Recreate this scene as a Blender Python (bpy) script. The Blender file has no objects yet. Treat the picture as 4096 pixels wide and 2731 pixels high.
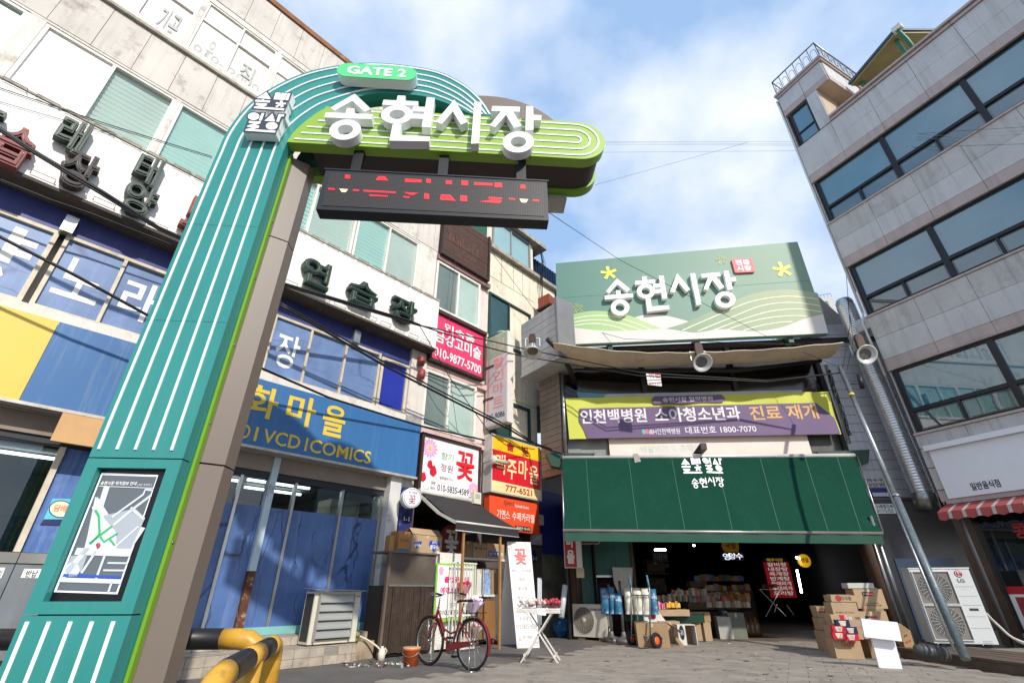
import bpy, math, random
from mathutils import Vector
rad = math.radians
rnd = random.Random(7)
SC = bpy.context.scene
COL = SC.collection

# ------------------------------------------------------------------ camera, sky, sun, exposure
FPX, PITCH, CAMH = 1886.0, rad(27.9), 1.05          # focal length in photo pixels, tilt, eye height
cam = bpy.data.cameras.new('camera')
cam.sensor_width = 36.0
cam.lens = FPX / 4096.0 * 36.0
cam.clip_start, cam.clip_end = 0.05, 4000.0
cam_o = bpy.data.objects.new('camera', cam)
cam_o.location = (0, 0, CAMH)
cam_o.rotation_euler = (rad(90) + PITCH, 0, 0)
COL.objects.link(cam_o)
SC.camera = cam_o

SUN_AZ, SUN_EL = rad(28.3), rad(34.5)               # to the right of straight behind the camera
sdir = Vector((math.sin(SUN_AZ) * math.cos(SUN_EL), -math.cos(SUN_AZ) * math.cos(SUN_EL), math.sin(SUN_EL)))
sun = bpy.data.lights.new('sun', 'SUN')
sun.energy, sun.angle, sun.color = 3.3, rad(1.0), (1.0, 0.94, 0.85)
sun_o = bpy.data.objects.new('sun', sun)
sun_o.rotation_euler = sdir.to_track_quat('Z', 'Y').to_euler()
sun_o.location = (6, -8, 20)
COL.objects.link(sun_o)

world = bpy.data.worlds.new('World')
SC.world = world
world.use_nodes = True
nt = world.node_tree
nt.nodes.clear()
wo = nt.nodes.new('ShaderNodeOutputWorld')
bg = nt.nodes.new('ShaderNodeBackground')
sky = nt.nodes.new('ShaderNodeTexSky')
sky.sky_type = 'NISHITA'
sky.sun_disc = False
sky.sun_elevation = SUN_EL
sky.sun_rotation = math.pi - SUN_AZ
sky.air_density, sky.dust_density, sky.ozone_density = 1.0, 1.6, 1.4
tc = nt.nodes.new('ShaderNodeTexCoord')
mp = nt.nodes.new('ShaderNodeMapping')
mp.inputs['Scale'].default_value = (1.0, 1.0, 1.5)
mp.inputs['Location'].default_value = (9.0, 3.1, 0.6)
n1 = nt.nodes.new('ShaderNodeTexNoise')
n1.inputs['Scale'].default_value = 1.6
n1.inputs['Detail'].default_value = 9
n1.inputs['Roughness'].default_value = 0.5
n1.inputs['Distortion'].default_value = 0.1
cr = nt.nodes.new('ShaderNodeValToRGB')
cr.color_ramp.elements[0].position = 0.47
cr.color_ramp.elements[1].position = 0.63
cr.color_ramp.elements[1].color = (0.93, 0.93, 0.93, 1)
mx = nt.nodes.new('ShaderNodeMix')
mx.data_type = 'RGBA'
gam = nt.nodes.new('ShaderNodeMix')                  # thin high haze over the blue
gam.data_type = 'RGBA'
gam.inputs[0].default_value = 0.65
gam.inputs[7].default_value = (3.9, 6.0, 9.3, 1)
mx.inputs[7].default_value = (8.0, 8.3, 9.0, 1)
L_ = nt.links.new
L_(tc.outputs['Generated'], mp.inputs[0]); L_(mp.outputs[0], n1.inputs['Vector'])
L_(n1.outputs['Fac'], cr.inputs[0]); L_(cr.outputs[0], mx.inputs[0])
L_(sky.outputs[0], gam.inputs[6]); L_(gam.outputs[2], mx.inputs[6]); L_(mx.outputs[2], bg.inputs[0])
bg.inputs[1].default_value = 0.108
L_(bg.outputs[0], wo.inputs[0])
vs = SC.view_settings
vs.view_transform, vs.look, vs.exposure, vs.gamma = 'Standard', 'None', 0.3, 1.0
vs.use_curve_mapping = False
SC.cycles.max_bounces = 8
SC.cycles.transparent_max_bounces = 12

# ------------------------------------------------------------------ measuring: photo pixel -> point on a wall
CROP = dict(A=(0, 0, 1.7227), B=(1024, 0, 1.7227), C=(2048, 900, 1.5682), D=(3072, 0, 1.7227), E=(0, 910, 1.7227),
            F=(1024, 910, 1.7227), G=(0, 1820, 1.7207), H=(700, 1820, 1.7207), I=(1450, 1900, 1.8871),
            J=(2150, 2050, 2.3024), K=(2900, 2050, 2.3025), L=(3400, 1700, 1.5216), M=(3072, 910, 1.584),
            N=(1680, 880, 3.016), O=(1680, 1250, 2.8516), P=(1640, 1700, 3.0152), Q=(960, 340, 6.031),
            S=(2050, 1150, 2.091), T=(3700, 2050, 2.6136), U=(0, 1550, 1.3286), V=(2800, 930, 3.137),
            W=(2380, 1050, 3.7935), X=(2230, 1780, 3.5104), Y=(2900, 1780, 3.5636), Z=(0, 380, 3.0157),
            g=(1200, 250, 1.8816), b=(950, 1500, 1.568), f=(0, 0, 1.0), k=(3300, 2400, 2.955), r=(3600, 1500, 3.136),
            s=(3250, 700, 3.92))
CP, SP = math.cos(PITCH), math.sin(PITCH)
def ray(c, x, y):
    ox, oy, s = CROP[c]
    u, v = ox + x / s, oy + y / s
    X, Y = (u - 2048) / FPX, -(v - 1365.5) / FPX
    return Vector((X, CP - Y * SP, SP + Y * CP))
EYE = Vector((0, 0, CAMH))
def gz(c, x, y, z=0.0):
    r = ray(c, x, y)
    return EYE + r * ((z - CAMH) / r.z)
def gy(c, x, y, Y):
    r = ray(c, x, y)
    return EYE + r * (Y / r.y)

class Frame:
    """upright wall plane: a runs left to right, z up, d out of the wall"""
    def __init__(s, o, yaw):
        s.o = Vector((o[0], o[1], 0)); y = rad(yaw)
        s.t = Vector((math.sin(y), math.cos(y), 0)); s.n = Vector((math.cos(y), -math.sin(y), 0))
    def w(s, a, z, d=0.0):
        return s.o + s.t * a + s.n * d + Vector((0, 0, z))
    def q(s, c, x, y, d=0.0):
        r = ray(c, x, y); p0 = s.o + s.n * d
        k = (p0 - EYE).dot(s.n) / r.dot(s.n)
        p = EYE + r * k
        return ((p - s.o).dot(s.t), p.z)
    def qs(s, c, pts, d=0.0):
        return [s.q(c, x, y, d) for x, y in pts]
    def shift(s, a=0, d=0):
        f = Frame((0, 0), 0); f.o = s.o + s.t * a + s.n * d; f.t = s.t; f.n = s.n
        return f

class MB:
    def __init__(s):
        s.v = []; s.f = []; s.sm = []
    def add(s, vs, fs, smooth=False):
        b = len(s.v); s.v += [tuple(v) for v in vs]
        for f in fs:
            s.f.append(tuple(i + b for i in f)); s.sm.append(smooth)
        return s
    def box(s, fr, a0, a1, z0, z1, d0, d1):
        P = [fr.w(a, z, d) for d in (d0, d1) for z in (z0, z1) for a in (a0, a1)]
        return s.add(P, [(0, 2, 3, 1), (4, 5, 7, 6), (0, 1, 5, 4), (2, 6, 7, 3), (0, 4, 6, 2), (1, 3, 7, 5)])
    def prism(s, fr, pts, d0, d1):
        n = len(pts)
        P = [fr.w(a, z, d0) for a, z in pts] + [fr.w(a, z, d1) for a, z in pts]
        F = [tuple(range(n - 1, -1, -1)), tuple(range(n, 2 * n))]
        F += [(i, (i + 1) % n, n + (i + 1) % n, n + i) for i in range(n)]
        return s.add(P, F)
    def sheet(s, fr, pts, d):
        return s.add([fr.w(a, z, d) for a, z in pts], [tuple(range(len(pts)))])
    def ring(s, fr, out, inn, d0, d1):
        n = len(out)
        P = [fr.w(a, z, d) for d in (d0, d1) for pp in (out, inn) for a, z in pp]
        F = []
        for i in range(n):
            j = (i + 1) % n
            F += [(2 * n + i, 2 * n + j, 3 * n + j, 3 * n + i), (i, n + i, n + j, j), (i, j, 2 * n + j, 2 * n + i), (n + i, 3 * n + i, 3 * n + j, n + j)]
        return s.add(P, F)
    def strip(s, fr, pts, wd, d0, d1, closed=False):
        n = len(pts); L = []; R_ = []
        for i in range(n):
            p, q = pts[i - 1] if (i or closed) else pts[i], pts[(i + 1) % n] if (i < n - 1 or closed) else pts[i]
            tx, tz = q[0] - p[0], q[1] - p[1]; l = math.hypot(tx, tz) or 1
            nx, nz = -tz / l * wd / 2, tx / l * wd / 2
            L.append((pts[i][0] + nx, pts[i][1] + nz)); R_.append((pts[i][0] - nx, pts[i][1] - nz))
        if closed: return s.ring(fr, L, R_, d0, d1)
        return s.band(fr, L, R_, d0, d1)
    def band(s, fr, L, R_, d0, d1):
        n = len(L)
        P = [fr.w(a, z, d) for d in (d0, d1) for pp in (L, R_) for a, z in pp]
        F = []
        for i in range(n - 1):
            j = i + 1
            F += [(2 * n + i, 3 * n + i, 3 * n + j, 2 * n + j), (i, j, n + j, n + i), (i, 2 * n + i, 2 * n + j, j), (n + i, n + j, 3 * n + j, 3 * n + i)]
        F += [(0, n, 3 * n, 2 * n), (n - 1, 3 * n - 1, 4 * n - 1, 2 * n - 1)]
        return s.add(P, F)
    def tube(s, pts, r, seg=8, caps=True):
        pts = [Vector(p) for p in pts]; n = len(pts)
        rs = r if isinstance(r, (list, tuple)) else [r] * n
        V, F = [], []; up = None
        for i in range(n):
            t = (pts[min(i + 1, n - 1)] - pts[max(i - 1, 0)]).normalized()
            if up is None:
                up = Vector((0, 0, 1)) if abs(t.z) < 0.9 else Vector((1, 0, 0))
            x = t.cross(up).normalized(); up = x.cross(t).normalized()
            for k in range(seg):
                an = 2 * math.pi * k / seg
                V.append(pts[i] + (x * math.cos(an) + up * math.sin(an)) * rs[i])
        for i in range(n - 1):
            for k in range(seg):
                k2 = (k + 1) % seg
                F.append((i * seg + k, i * seg + k2, (i + 1) * seg + k2, (i + 1) * seg + k))
        b = len(s.v); s.add(V, F, seg > 4)
        if caps:
            s.f += [tuple(b + k for k in range(seg - 1, -1, -1)), tuple(b + (n - 1) * seg + k for k in range(seg))]; s.sm += [False, False]
        return s
    def lathe(s, o, ax, prof, seg=20, smooth=True):
        """prof: (radius, along) pairs around axis ax from point o"""
        o = Vector(o); ax = Vector(ax).normalized()
        x = ax.orthogonal().normalized(); y = ax.cross(x); V = []; F = []
        for r, h in prof:
            for k in range(seg):
                an = 2 * math.pi * k / seg
                V.append(o + ax * h + (x * math.cos(an) + y * math.sin(an)) * r)
        for i in range(len(prof) - 1):
            for k in range(seg):
                k2 = (k + 1) % seg
                F.append((i * seg + k, i * seg + k2, (i + 1) * seg + k2, (i + 1) * seg + k))
        return s.add(V, F, smooth)
    def torus(s, o, ax, R, r, seg=32, sg2=8):
        o = Vector(o); ax = Vector(ax).normalized(); x = ax.orthogonal().normalized(); y = ax.cross(x); V = []; F = []
        for i in range(seg):
            an = 2 * math.pi * i / seg; c = x * math.cos(an) + y * math.sin(an)
            for k in range(sg2):
                b = 2 * math.pi * k / sg2
                V.append(o + c * (R + r * math.cos(b)) + ax * r * math.sin(b))
        for i in range(seg):
            for k in range(sg2):
                i2, k2 = (i + 1) % seg, (k + 1) % sg2
                F.append((i * sg2 + k, i2 * sg2 + k, i2 * sg2 + k2, i * sg2 + k2))
        return s.add(V, F, True)
    def quad(s, a, b, c, d):
        return s.add([a, b, c, d], [(0, 1, 2, 3)])
    def bar(s, p, q, w, h, up=(0, 0, 1)):
        p, q = Vector(p), Vector(q); t = (q - p).normalized(); up = Vector(up)
        x = t.cross(up)
        if x.length < 1e-4: x = t.cross(Vector((0, 1, 0)))
        x = x.normalized() * w / 2; y = x.cross(t).normalized() * h / 2
        P = [e + i * x + j * y for e in (p, q) for i, j in ((-1, -1), (1, -1), (1, 1), (-1, 1))]
        return s.add(P, [(0, 1, 2, 3), (7, 6, 5, 4), (0, 4, 5, 1), (1, 5, 6, 2), (2, 6, 7, 3), (3, 7, 4, 0)])

WORIG = {}
def mesh_of(name, mb, o):
    me = bpy.data.meshes.new(name)
    me.from_pydata([(x - o[0], y - o[1], z - o[2]) for x, y, z in mb.v], [], mb.f)
    me.polygons.foreach_set('use_smooth', mb.sm)
    me.update()
    return me
def part(par, name, mb, mat, label=None):
    o = WORIG[par.name]
    ob = bpy.data.objects.new(name, mesh_of(name, mb, o))
    ob.data.materials.append(mat); COL.objects.link(ob)
    ob.parent = par; WORIG[ob.name] = o
    if label: ob['label'] = label
    return ob
def thing(name, label, cat, loc=(0, 0, 0), group=None):
    ob = bpy.data.objects.new(name, None); ob.empty_display_size = 0.1
    ob.location = loc; COL.objects.link(ob); WORIG[ob.name] = tuple(loc)
    ob['label'] = label; ob['category'] = cat
    if group: ob['group'] = group
    return ob
def base_of(mb):
    xs, ys, zs = zip(*mb.v)
    return ((min(xs) + max(xs)) / 2, (min(ys) + max(ys)) / 2, min(zs))
def solo(name, mb, mat, label, cat, group=None):
    o = base_of(mb)
    ob = bpy.data.objects.new(name, mesh_of(name, mb, o))
    ob.data.materials.append(mat); ob.location = o; COL.objects.link(ob); WORIG[ob.name] = o
    ob['label'] = label; ob['category'] = cat
    if group: ob['group'] = group
    return ob
def struct(name, mb, mat, kind='structure', label=None):
    ob = bpy.data.objects.new(name, mesh_of(name, mb, (0, 0, 0)))
    ob.data.materials.append(mat); COL.objects.link(ob); WORIG[ob.name] = (0, 0, 0)
    ob['kind'] = kind
    if label: ob['label'] = label
    return ob
def clone(ob, par, mat=None):
    c = ob.copy(); COL.objects.link(c); c.parent = par
    return c

# ------------------------------------------------------------------ lettering from the built-in font
_gl = {}
def glyphs(s, off, ext):
    k = (s, off, ext)
    if k not in _gl:
        cu = bpy.data.curves.new('lettering', 'FONT'); cu.body = s; cu.offset = off; cu.extrude = ext; cu.resolution_u = 3
        o = bpy.data.objects.new('lettering', cu)
        me = o.to_mesh()
        V = [tuple(v.co) for v in me.vertices]; Fc = [tuple(p.vertices) for p in me.polygons]
        o.to_mesh_clear(); bpy.data.objects.remove(o); bpy.data.curves.remove(cu)
        xs = [v[0] for v in V]; ys = [v[1] for v in V]
        _gl[k] = (V, Fc, min(xs), max(xs), min(ys), max(ys))
    return _gl[k]
def text(par, fr, s, a0, z0, a1, z1, d, mat, off=0.0, depth=0.0, slant=0.0, lift=0.0, name='lettering', shear=0.0, mb=None, keep=False):
    """fits s into the box a0..a1, z0..z1 on the wall; slant tips the line up towards the right"""
    V, Fc, x0, x1, y0, y1 = glyphs(s, off, 0.5 if depth else 0.0)
    own = mb is None
    if own: mb = MB()
    P = []
    for x, y, z in V:
        u, v = (x - x0) / (x1 - x0), (y - y0) / (y1 - y0)
        P.append(fr.w(a0 + (a1 - a0) * u + shear * (v - .5), z0 + (z1 - z0) * v + slant * (u - .5), d + (z + .5) * depth if depth else d))
    mb.add(P, Fc)
    return part(par, name, mb, mat) if own else mb
def textq(par, fr, s, c, p0, p1, d, mat, **kw):
    """p0 lower left and p1 upper right corner of the lettering, as measured in crop c"""
    a0, z0 = fr.q(c, p0[0], p0[1], d); a1, z1 = fr.q(c, p1[0], p1[1], d)
    return text(par, fr, s, a0, z0, a1, z1, d, mat, **kw)
def ell(cx, cy, rx, ry, n=28, a0=0.0):
    return [(cx + rx * math.cos(a0 + 2 * math.pi * i / n), cy + ry * math.sin(a0 + 2 * math.pi * i / n)) for i in range(n)]
def rrect(x0, y0, x1, y1, r, n=5):
    P = []
    for cx, cy, s in ((x1 - r, y1 - r, 0), (x0 + r, y1 - r, 1), (x0 + r, y0 + r, 2), (x1 - r, y0 + r, 3)):
        for i in range(n + 1):
            an = math.pi / 2 * (s + i / n); P.append((cx + r * math.cos(an), cy + r * math.sin(an)))
    return P
def smooth(pts, n=6, closed=False):
    out = []; m = len(pts)
    for i in range(m if closed else m - 1):
        p = [pts[(i + k) % m] if closed else pts[min(max(i + k, 0), m - 1)] for k in (-1, 0, 1, 2)]
        for j in range(n):
            t = j / n
            out.append(tuple(0.5 * (2 * p[1][e] + (p[2][e] - p[0][e]) * t + (2 * p[0][e] - 5 * p[1][e] + 4 * p[2][e] - p[3][e]) * t * t + (3 * p[1][e] - p[0][e] - 3 * p[2][e] + p[3][e]) * t ** 3) for e in range(len(p[0]))))
    if not closed: out.append(tuple(pts[-1]))
    return out

# ------------------------------------------------------------------ materials
_m = {}
def srgb(h):
    c = [int(h[i:i + 2], 16) / 255 for i in (0, 2, 4)]
    return tuple(x / 12.92 if x <= .04045 else ((x + .055) / 1.055) ** 2.4 for x in c)
def mat(name, col, rough=0.6, metal=0.0, spec=0.5, var=0.12, scale=2.0, dirt=None, streak=None, bump=0.0, bscale=30.0, emit=None, es=1.0, coat=0.0, fine=0.0):
    """var: soft tone variation; dirt=(colour, amount, scale): blotches; streak=(colour, amount): rain runs; fine: grain"""
    if name in _m: return _m[name]
    if isinstance(col, str): col = srgb(col)
    m = bpy.data.materials.new(name); m.use_nodes = True; t = m.node_tree; N = t.nodes; b = N['Principled BSDF']; l = t.links.new
    b.inputs['Roughness'].default_value = rough; b.inputs['Metallic'].default_value = metal
    b.inputs['Specular IOR Level'].default_value = spec
    if coat: b.inputs['Coat Weight'].default_value = coat
    g = N.new('ShaderNodeNewGeometry'); pos = g.outputs['Position']
    def noise(sc, det=4, vec=pos, ro=.6):
        n = N.new('ShaderNodeTexNoise'); n.inputs['Scale'].default_value = sc; n.inputs['Detail'].default_value = det; n.inputs['Roughness'].default_value = ro
        l(vec, n.inputs['Vector']); return n.outputs['Fac']
    def ramp(f, lo, hi, a, z):
        r = N.new('ShaderNodeMapRange'); r.inputs['From Min'].default_value = lo; r.inputs['From Max'].default_value = hi
        r.inputs['To Min'].default_value = a; r.inputs['To Max'].default_value = z; l(f, r.inputs['Value']); return r.outputs[0]
    def mix(f, A, Bc, mode='MIX'):
        x = N.new('ShaderNodeMix'); x.data_type = 'RGBA'; x.blend_type = mode
        if hasattr(f, 'links') or not isinstance(f, (int, float)): l(f, x.inputs[0])
        else: x.inputs[0].default_value = f
        for sck, val in ((x.inputs[6], A), (x.inputs[7], Bc)):
            if isinstance(val, tuple): sck.default_value = (*val, 1)
            else: l(val, sck)
        return x.outputs[2]
    c = (*col,)
    if var:
        v = ramp(noise(scale), .3, .7, 1 - var, 1 + var)
        k = N.new('ShaderNodeCombineColor')
        for i in range(3): l(v, k.inputs[i])
        c = mix(1.0, c, k.outputs[0], 'MULTIPLY')
    if fine:
        v = ramp(noise(90, 2), .3, .7, 1 - fine, 1 + fine)
        k = N.new('ShaderNodeCombineColor')
        for i in range(3): l(v, k.inputs[i])
        c = mix(1.0, c, k.outputs[0], 'MULTIPLY')
    if streak:
        mpn = N.new('ShaderNodeMapping'); mpn.inputs['Scale'].default_value = (7, 7, .45); l(pos, mpn.inputs[0])
        f = ramp(noise(1.0, 5, mpn.outputs[0], .65), .5, .78, 0, streak[1])
        c = mix(f, c, srgb(streak[0]))
    if dirt:
        f = ramp(noise(dirt[2], 7, ro=.7), .55, .74, 0, dirt[1])
        c = mix(f, c, srgb(dirt[0]))
    if isinstance(c, tuple): b.inputs['Base Color'].default_value = (*c, 1)
    else: l(c, b.inputs['Base Color'])
    if emit:
        b.inputs['Emission Color'].default_value = (*(srgb(emit) if isinstance(emit, str) else emit), 1); b.inputs['Emission Strength'].default_value = es
    if bump:
        bn = N.new('ShaderNodeBump'); bn.inputs['Strength'].default_value = bump; bn.inputs['Distance'].default_value = .01
        l(noise(bscale, 5), bn.inputs['Height']); l(bn.outputs[0], b.inputs['Normal'])
    _m[name] = m
    return m
def glass(name, tint=(.9, .95, .95), refl=.12, rough=0.0):
    """thin pane: mostly see-through, mirror-like at glancing angles"""
    if name in _m: return _m[name]
    m = bpy.data.materials.new(name); m.use_nodes = True; t = m.node_tree; N = t.nodes; N.clear(); l = t.links.new
    o = N.new('ShaderNodeOutputMaterial'); x = N.new('ShaderNodeMixShader'); tr = N.new('ShaderNodeBsdfTransparent'); gl = N.new('ShaderNodeBsdfGlossy')
    lw = N.new('ShaderNodeLayerWeight'); lw.inputs[0].default_value = .5; fr = N.new('ShaderNodeMath'); fr.operation = 'POWER'; fr.inputs[1].default_value = 5.0; l(lw.outputs['Facing'], fr.inputs[0])
    ad = N.new('ShaderNodeMath'); ad.operation = 'ADD'; ad.inputs[1].default_value = refl; ad.use_clamp = True
    tr.inputs[0].default_value = (*tint, 1); gl.inputs['Roughness'].default_value = rough
    l(fr.outputs[0], ad.inputs[0]); l(ad.outputs[0], x.inputs[0]); l(tr.outputs[0], x.inputs[1]); l(gl.outputs[0], x.inputs[2]); l(x.outputs[0], o.inputs[0])
    _m[name] = m
    return m

LW = Frame((-3.6, 9.68), 42.9)           # street front on the left
MK = Frame((4.0, 12.8), 95.0)            # market front
KR = 1.18
RB = Frame((8.27 * KR, 9.47 * KR), 153.2)  # stone building on the right, a = 0 at its corner
GT = Frame((0.0, 4.15), 86.0)            # gate

white = mat('white_print', 'F2F2EE', .5, var=.03)
black = mat('black_print', '14161A', .5, var=.05)
wire_m = mat('cable_black', '0E0F12', .5, var=0)
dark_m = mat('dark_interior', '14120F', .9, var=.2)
steel = mat('galvanised_steel', '9BA0A2', .38, .85, var=.2, scale=8, dirt=('5F625F', .5, 6))
chrome = mat('aluminium_trim', 'B5B6B4', .3, .8, var=.1, scale=5)
# ------------------------------------------------------------------ ground
def cracked(name, col, line, sc=(9, 9, 1.2), amt=.85, wid=.03, rough=.35):
    """coloured film or paint with dark crack lines of its own"""
    if name in _m: return _m[name]
    m = mat(name, col, rough, var=.22, scale=1.6, streak=('8FA6D8', .35))
    t = m.node_tree; N = t.nodes; l = t.links.new; b = N['Principled BSDF']
    src = b.inputs['Base Color'].links[0].from_socket
    g = N.new('ShaderNodeNewGeometry'); mpn = N.new('ShaderNodeMapping'); mpn.inputs['Scale'].default_value = sc
    nz = N.new('ShaderNodeTexNoise'); nz.inputs['Scale'].default_value = 2.2; nz.inputs['Detail'].default_value = 3
    ad = N.new('ShaderNodeMix'); ad.data_type = 'VECTOR'; ad.inputs[0].default_value = .22
    l(g.outputs['Position'], nz.inputs['Vector']); l(g.outputs['Position'], ad.inputs[4]); l(nz.outputs['Color'], ad.inputs[5])
    l(ad.outputs[1], mpn.inputs[0])
    v = N.new('ShaderNodeTexVoronoi'); v.feature = 'DISTANCE_TO_EDGE'; v.inputs['Scale'].default_value = .55; l(mpn.outputs[0], v.inputs['Vector'])
    r = N.new('ShaderNodeMapRange'); r.inputs['From Min'].default_value = 0; r.inputs['From Max'].default_value = wid; r.inputs['To Min'].default_value = amt; r.inputs['To Max'].default_value = 0; l(v.outputs['Distance'], r.inputs['Value'])
    n2 = N.new('ShaderNodeTexNoise'); n2.inputs['Scale'].default_value = 1.1; l(g.outputs['Position'], n2.inputs['Vector'])
    r2 = N.new('ShaderNodeMapRange'); r2.inputs['From Min'].default_value = .42; r2.inputs['From Max'].default_value = .58; l(n2.outputs['Fac'], r2.inputs['Value'])
    mu = N.new('ShaderNodeMath'); mu.operation = 'MULTIPLY'; l(r.outputs[0], mu.inputs[0]); l(r2.outputs[0], mu.inputs[1])
    x = N.new('ShaderNodeMix'); x.data_type = 'RGBA'; l(mu.outputs[0], x.inputs[0]); l(src, x.inputs[6]); x.inputs[7].default_value = (*srgb(line), 1); l(x.outputs[2], b.inputs['Base Color'])
    return m
asphalt = mat('asphalt', (.125, .116, .106), .9, var=.25, scale=1.3, dirt=('6E665C', .45, 2.2), bump=.6, bscale=120, fine=.35)
concrete = mat('old_concrete', (.27, .25, .22), .9, var=.18, scale=2, dirt=('4B463F', .6, 4), bump=.4, bscale=60, fine=.12)
alley_m = mat('alley_tiles', (.16, .125, .095), .7, var=.25, scale=2, dirt=('3A332B', .6, 3), bump=.25)
mb = MB(); mb.quad((-300, -200, 0), (300, -200, 0), (300, 600, 0), (-300, 600, 0))
ground = struct('ground', mb, asphalt)
# paved square: blocks laid in running courses along the market lane
PV = Frame((2.0, 9.3), 118.0)           # courses run up to the right, away from the lens
paver_ms = [mat('paver_%d' % i, c, .85, var=.16, scale=3, dirt=('4A443C', .75, 1.7), streak=('8A8072', .25), bump=.35, bscale=70, fine=.10) for i, c in
            enumerate([(.30, .265, .225), (.28, .25, .212), (.315, .278, .234), (.285, .248, .206)])]
pavers = []
mbp = MB(); mbp.add([(-60, -60, .004), (-59.99, -60, .004), (-60, -59.99, .004)], [(0, 1, 2)])
edge = [tuple(gz(c, x, y)[:2]) for c, x, y in (('I', 0, 1790), ('I', 780, 1480), ('I', 1050, 1430), ('I', 1604, 1345), ('J', 520, 1240), ('J', 700, 1215))]
edge = [(-3.4, 6.2), (-1.6, 7.6)] + edge[1:] + [(3.4, 12.3)]
def inside_paving(x, y):
    if x > 7.0 + max(0, y - 9.5) * .02 or y > 13.1 or y < 3.2: return False
    for (x0, y0), (x1, y1) in zip(edge, edge[1:]):
        if x0 <= x < x1: return y < y0 + (y1 - y0) * (x - x0) / (x1 - x0) - .04
    return x >= edge[-1][0] and y < 13.1
bw, bh = .50, .25
cand = []
t, n = PV.t, PV.n
for i in range(-50, 60):
    for j in range(-60, 60):
        a = (i + (.5 if j % 2 else 0)) * bw; d = j * bh
        p = PV.o + t * a + n * d
        if inside_paving(p.x, p.y) and p.y > 5.6: cand.append((p.y if p.y > 7.2 else 40 + p.y, a, d))
cand.sort()
paving = bpy.data.objects.new('pavement', None); COL.objects.link(paving); paving['kind'] = 'structure'; WORIG[paving.name] = (0, 0, 0)
pm = []
for k in range(4):
    m0 = MB(); m0.box(Frame((0, 0), 118.0), -bw / 2 + .004, bw / 2 - .004, 0, .016, -bh / 2 + .004, bh / 2 - .004)
    me = mesh_of('paver', m0, (0, 0, 0)); me.materials.append(paver_ms[k]); pm.append(me)
rest = [MB() for _ in range(4)]
for q_, (key, a, d) in enumerate(cand):
    k = rnd.randrange(4); p = PV.o + t * a + n * d; hz = rnd.uniform(-.002, .005)
    if q_ < 300:
        ob = bpy.data.objects.new('paver', pm[k]); COL.objects.link(ob); ob.parent = paving; ob.location = (p.x, p.y, hz)
    else:
        m0 = rest[k]; m0.box(Frame((p.x, p.y), 118.0), -bw / 2 + .004, bw / 2 - .004, hz, .016 + hz, -bh / 2 + .004, bh / 2 - .004)
for k in range(4):
    if rest[k].v:
        ob = part(paving, 'paving_blocks', rest[k], paver_ms[k]); ob['kind'] = 'stuff'
# brownish tiled floor of the covered lane
mb = MB()
AL = Frame((4.0, 12.7), 95.0)
mb.box(AL, -2.4, 5.6, -.05, .008, -26, .1)
lane = struct('market_lane_floor', mb, alley_m)
litter_m = mat('litter_paper', 'E8E4DC', .8)
mb = MB(); p = gz('J', 1760, 1205, .02); mb.quad(p, p + Vector((.09, .01, .004)), p + Vector((.1, .07, 0)), p + Vector((.01, .06, .01)))
solo('paper_scrap', mb, litter_m, 'small white scrap of paper lying on the lane paving', 'litter')
# ------------------------------------------------------------------ the white corner building on the left
plaster = mat('white_plaster', (.70, .65, .585), .8, var=.09, scale=1.2, streak=('8F7E68', .38), dirt=('7A6B58', .6, 2.6), bump=.15)
panel_m = mat('cement_panel', (.62, .575, .515), .8, var=.09, scale=.9, streak=('857665', .4), dirt=('6E6153', .65, 3.0), bump=.12)
ledge_m = mat('weathered_ledge', (.36, .33, .28), .9, var=.3, scale=6, dirt=('2A2622', .8, 5), bump=.8, bscale=25)
rust_m = mat('rusty_cap', '8A5A38', .85, var=.3, scale=5, dirt=('A89880', .8, 2.0), bump=.4)
frame_w = mat('white_window_frame', 'E9E4DA', .45, var=.06, streak=('A79A88', .3))
frame_c = mat('cream_window_frame', 'CFC4AE', .55, var=.12, scale=4, streak=('7D6E58', .45), dirt=('8B7C66', .5, 7))
film_w = mat('white_window_film', 'F4F1E8', .35, var=.02)
film_g = mat('frosted_green_glass', 'A3B4AC', .3, var=.1, scale=.8)
film_4 = mat('aged_white_film', 'D9D5CC', .45, var=.06, scale=1.5, dirt=('B7B2A8', .6, 4))
blind_g = mat('green_blind', 'D3E2D8', .6, var=.04)
blind_c = mat('aqua_blind', 'C2E8E0', .6, var=.04)
thin_glass = glass('window_glass', (.95, .975, .965), .06)
callig = mat('grey_film_lettering', 'B4B5B2', .6, var=.05)
board_m = mat('white_sign_board', 'EFEAE2', .5, var=.04, scale=.8, dirt=('C6BCAE', .4, 1.5))
film_b = cracked('cracked_blue_film', '4E6A9C', '131A36', (7, 7, 1.5), .9, .045)
film_b2 = cracked('worn_blue_film', '6A82AC', '2B3566', (1.2, 1.2, 5), .5, .03)
blue_fascia = mat('blue_fascia', '3A4180', .5, var=.2, scale=1.3, streak=('585FA8', .4))
blue_sign = mat('blue_sign_face', '33699E', .45, var=.06, scale=.7, streak=('6E95BE', .22))
blue_sign_old = mat('weathered_blue_sign_face', '37699E', .5, var=.08, scale=.7, streak=('8C9EAA', .55), dirt=('7E95A8', .45, 1.6))
yel_sign = mat('yellow_sign_face', 'DDBF52', .5, var=.04, scale=.7)
yel_let = mat('yellow_lettering', 'DDBE3E', .5, var=.03)
beige_m = mat('beige_soffit', '8F8377', .7, var=.12, dirt=('5E554C', .5, 3))
shop_wall = mat('shop_interior_wall', '6E716F', .8, var=.1)
tube_on = mat('lit_tube', 'FFFFFF', .4, var=0, emit='F4FAFF', es=3.5)
rust_post = mat('rusted_painted_post', 'B9CBD3', .6, var=.08, dirt=('5A2E1A', 1.0, 3.4), bump=.3)
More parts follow.
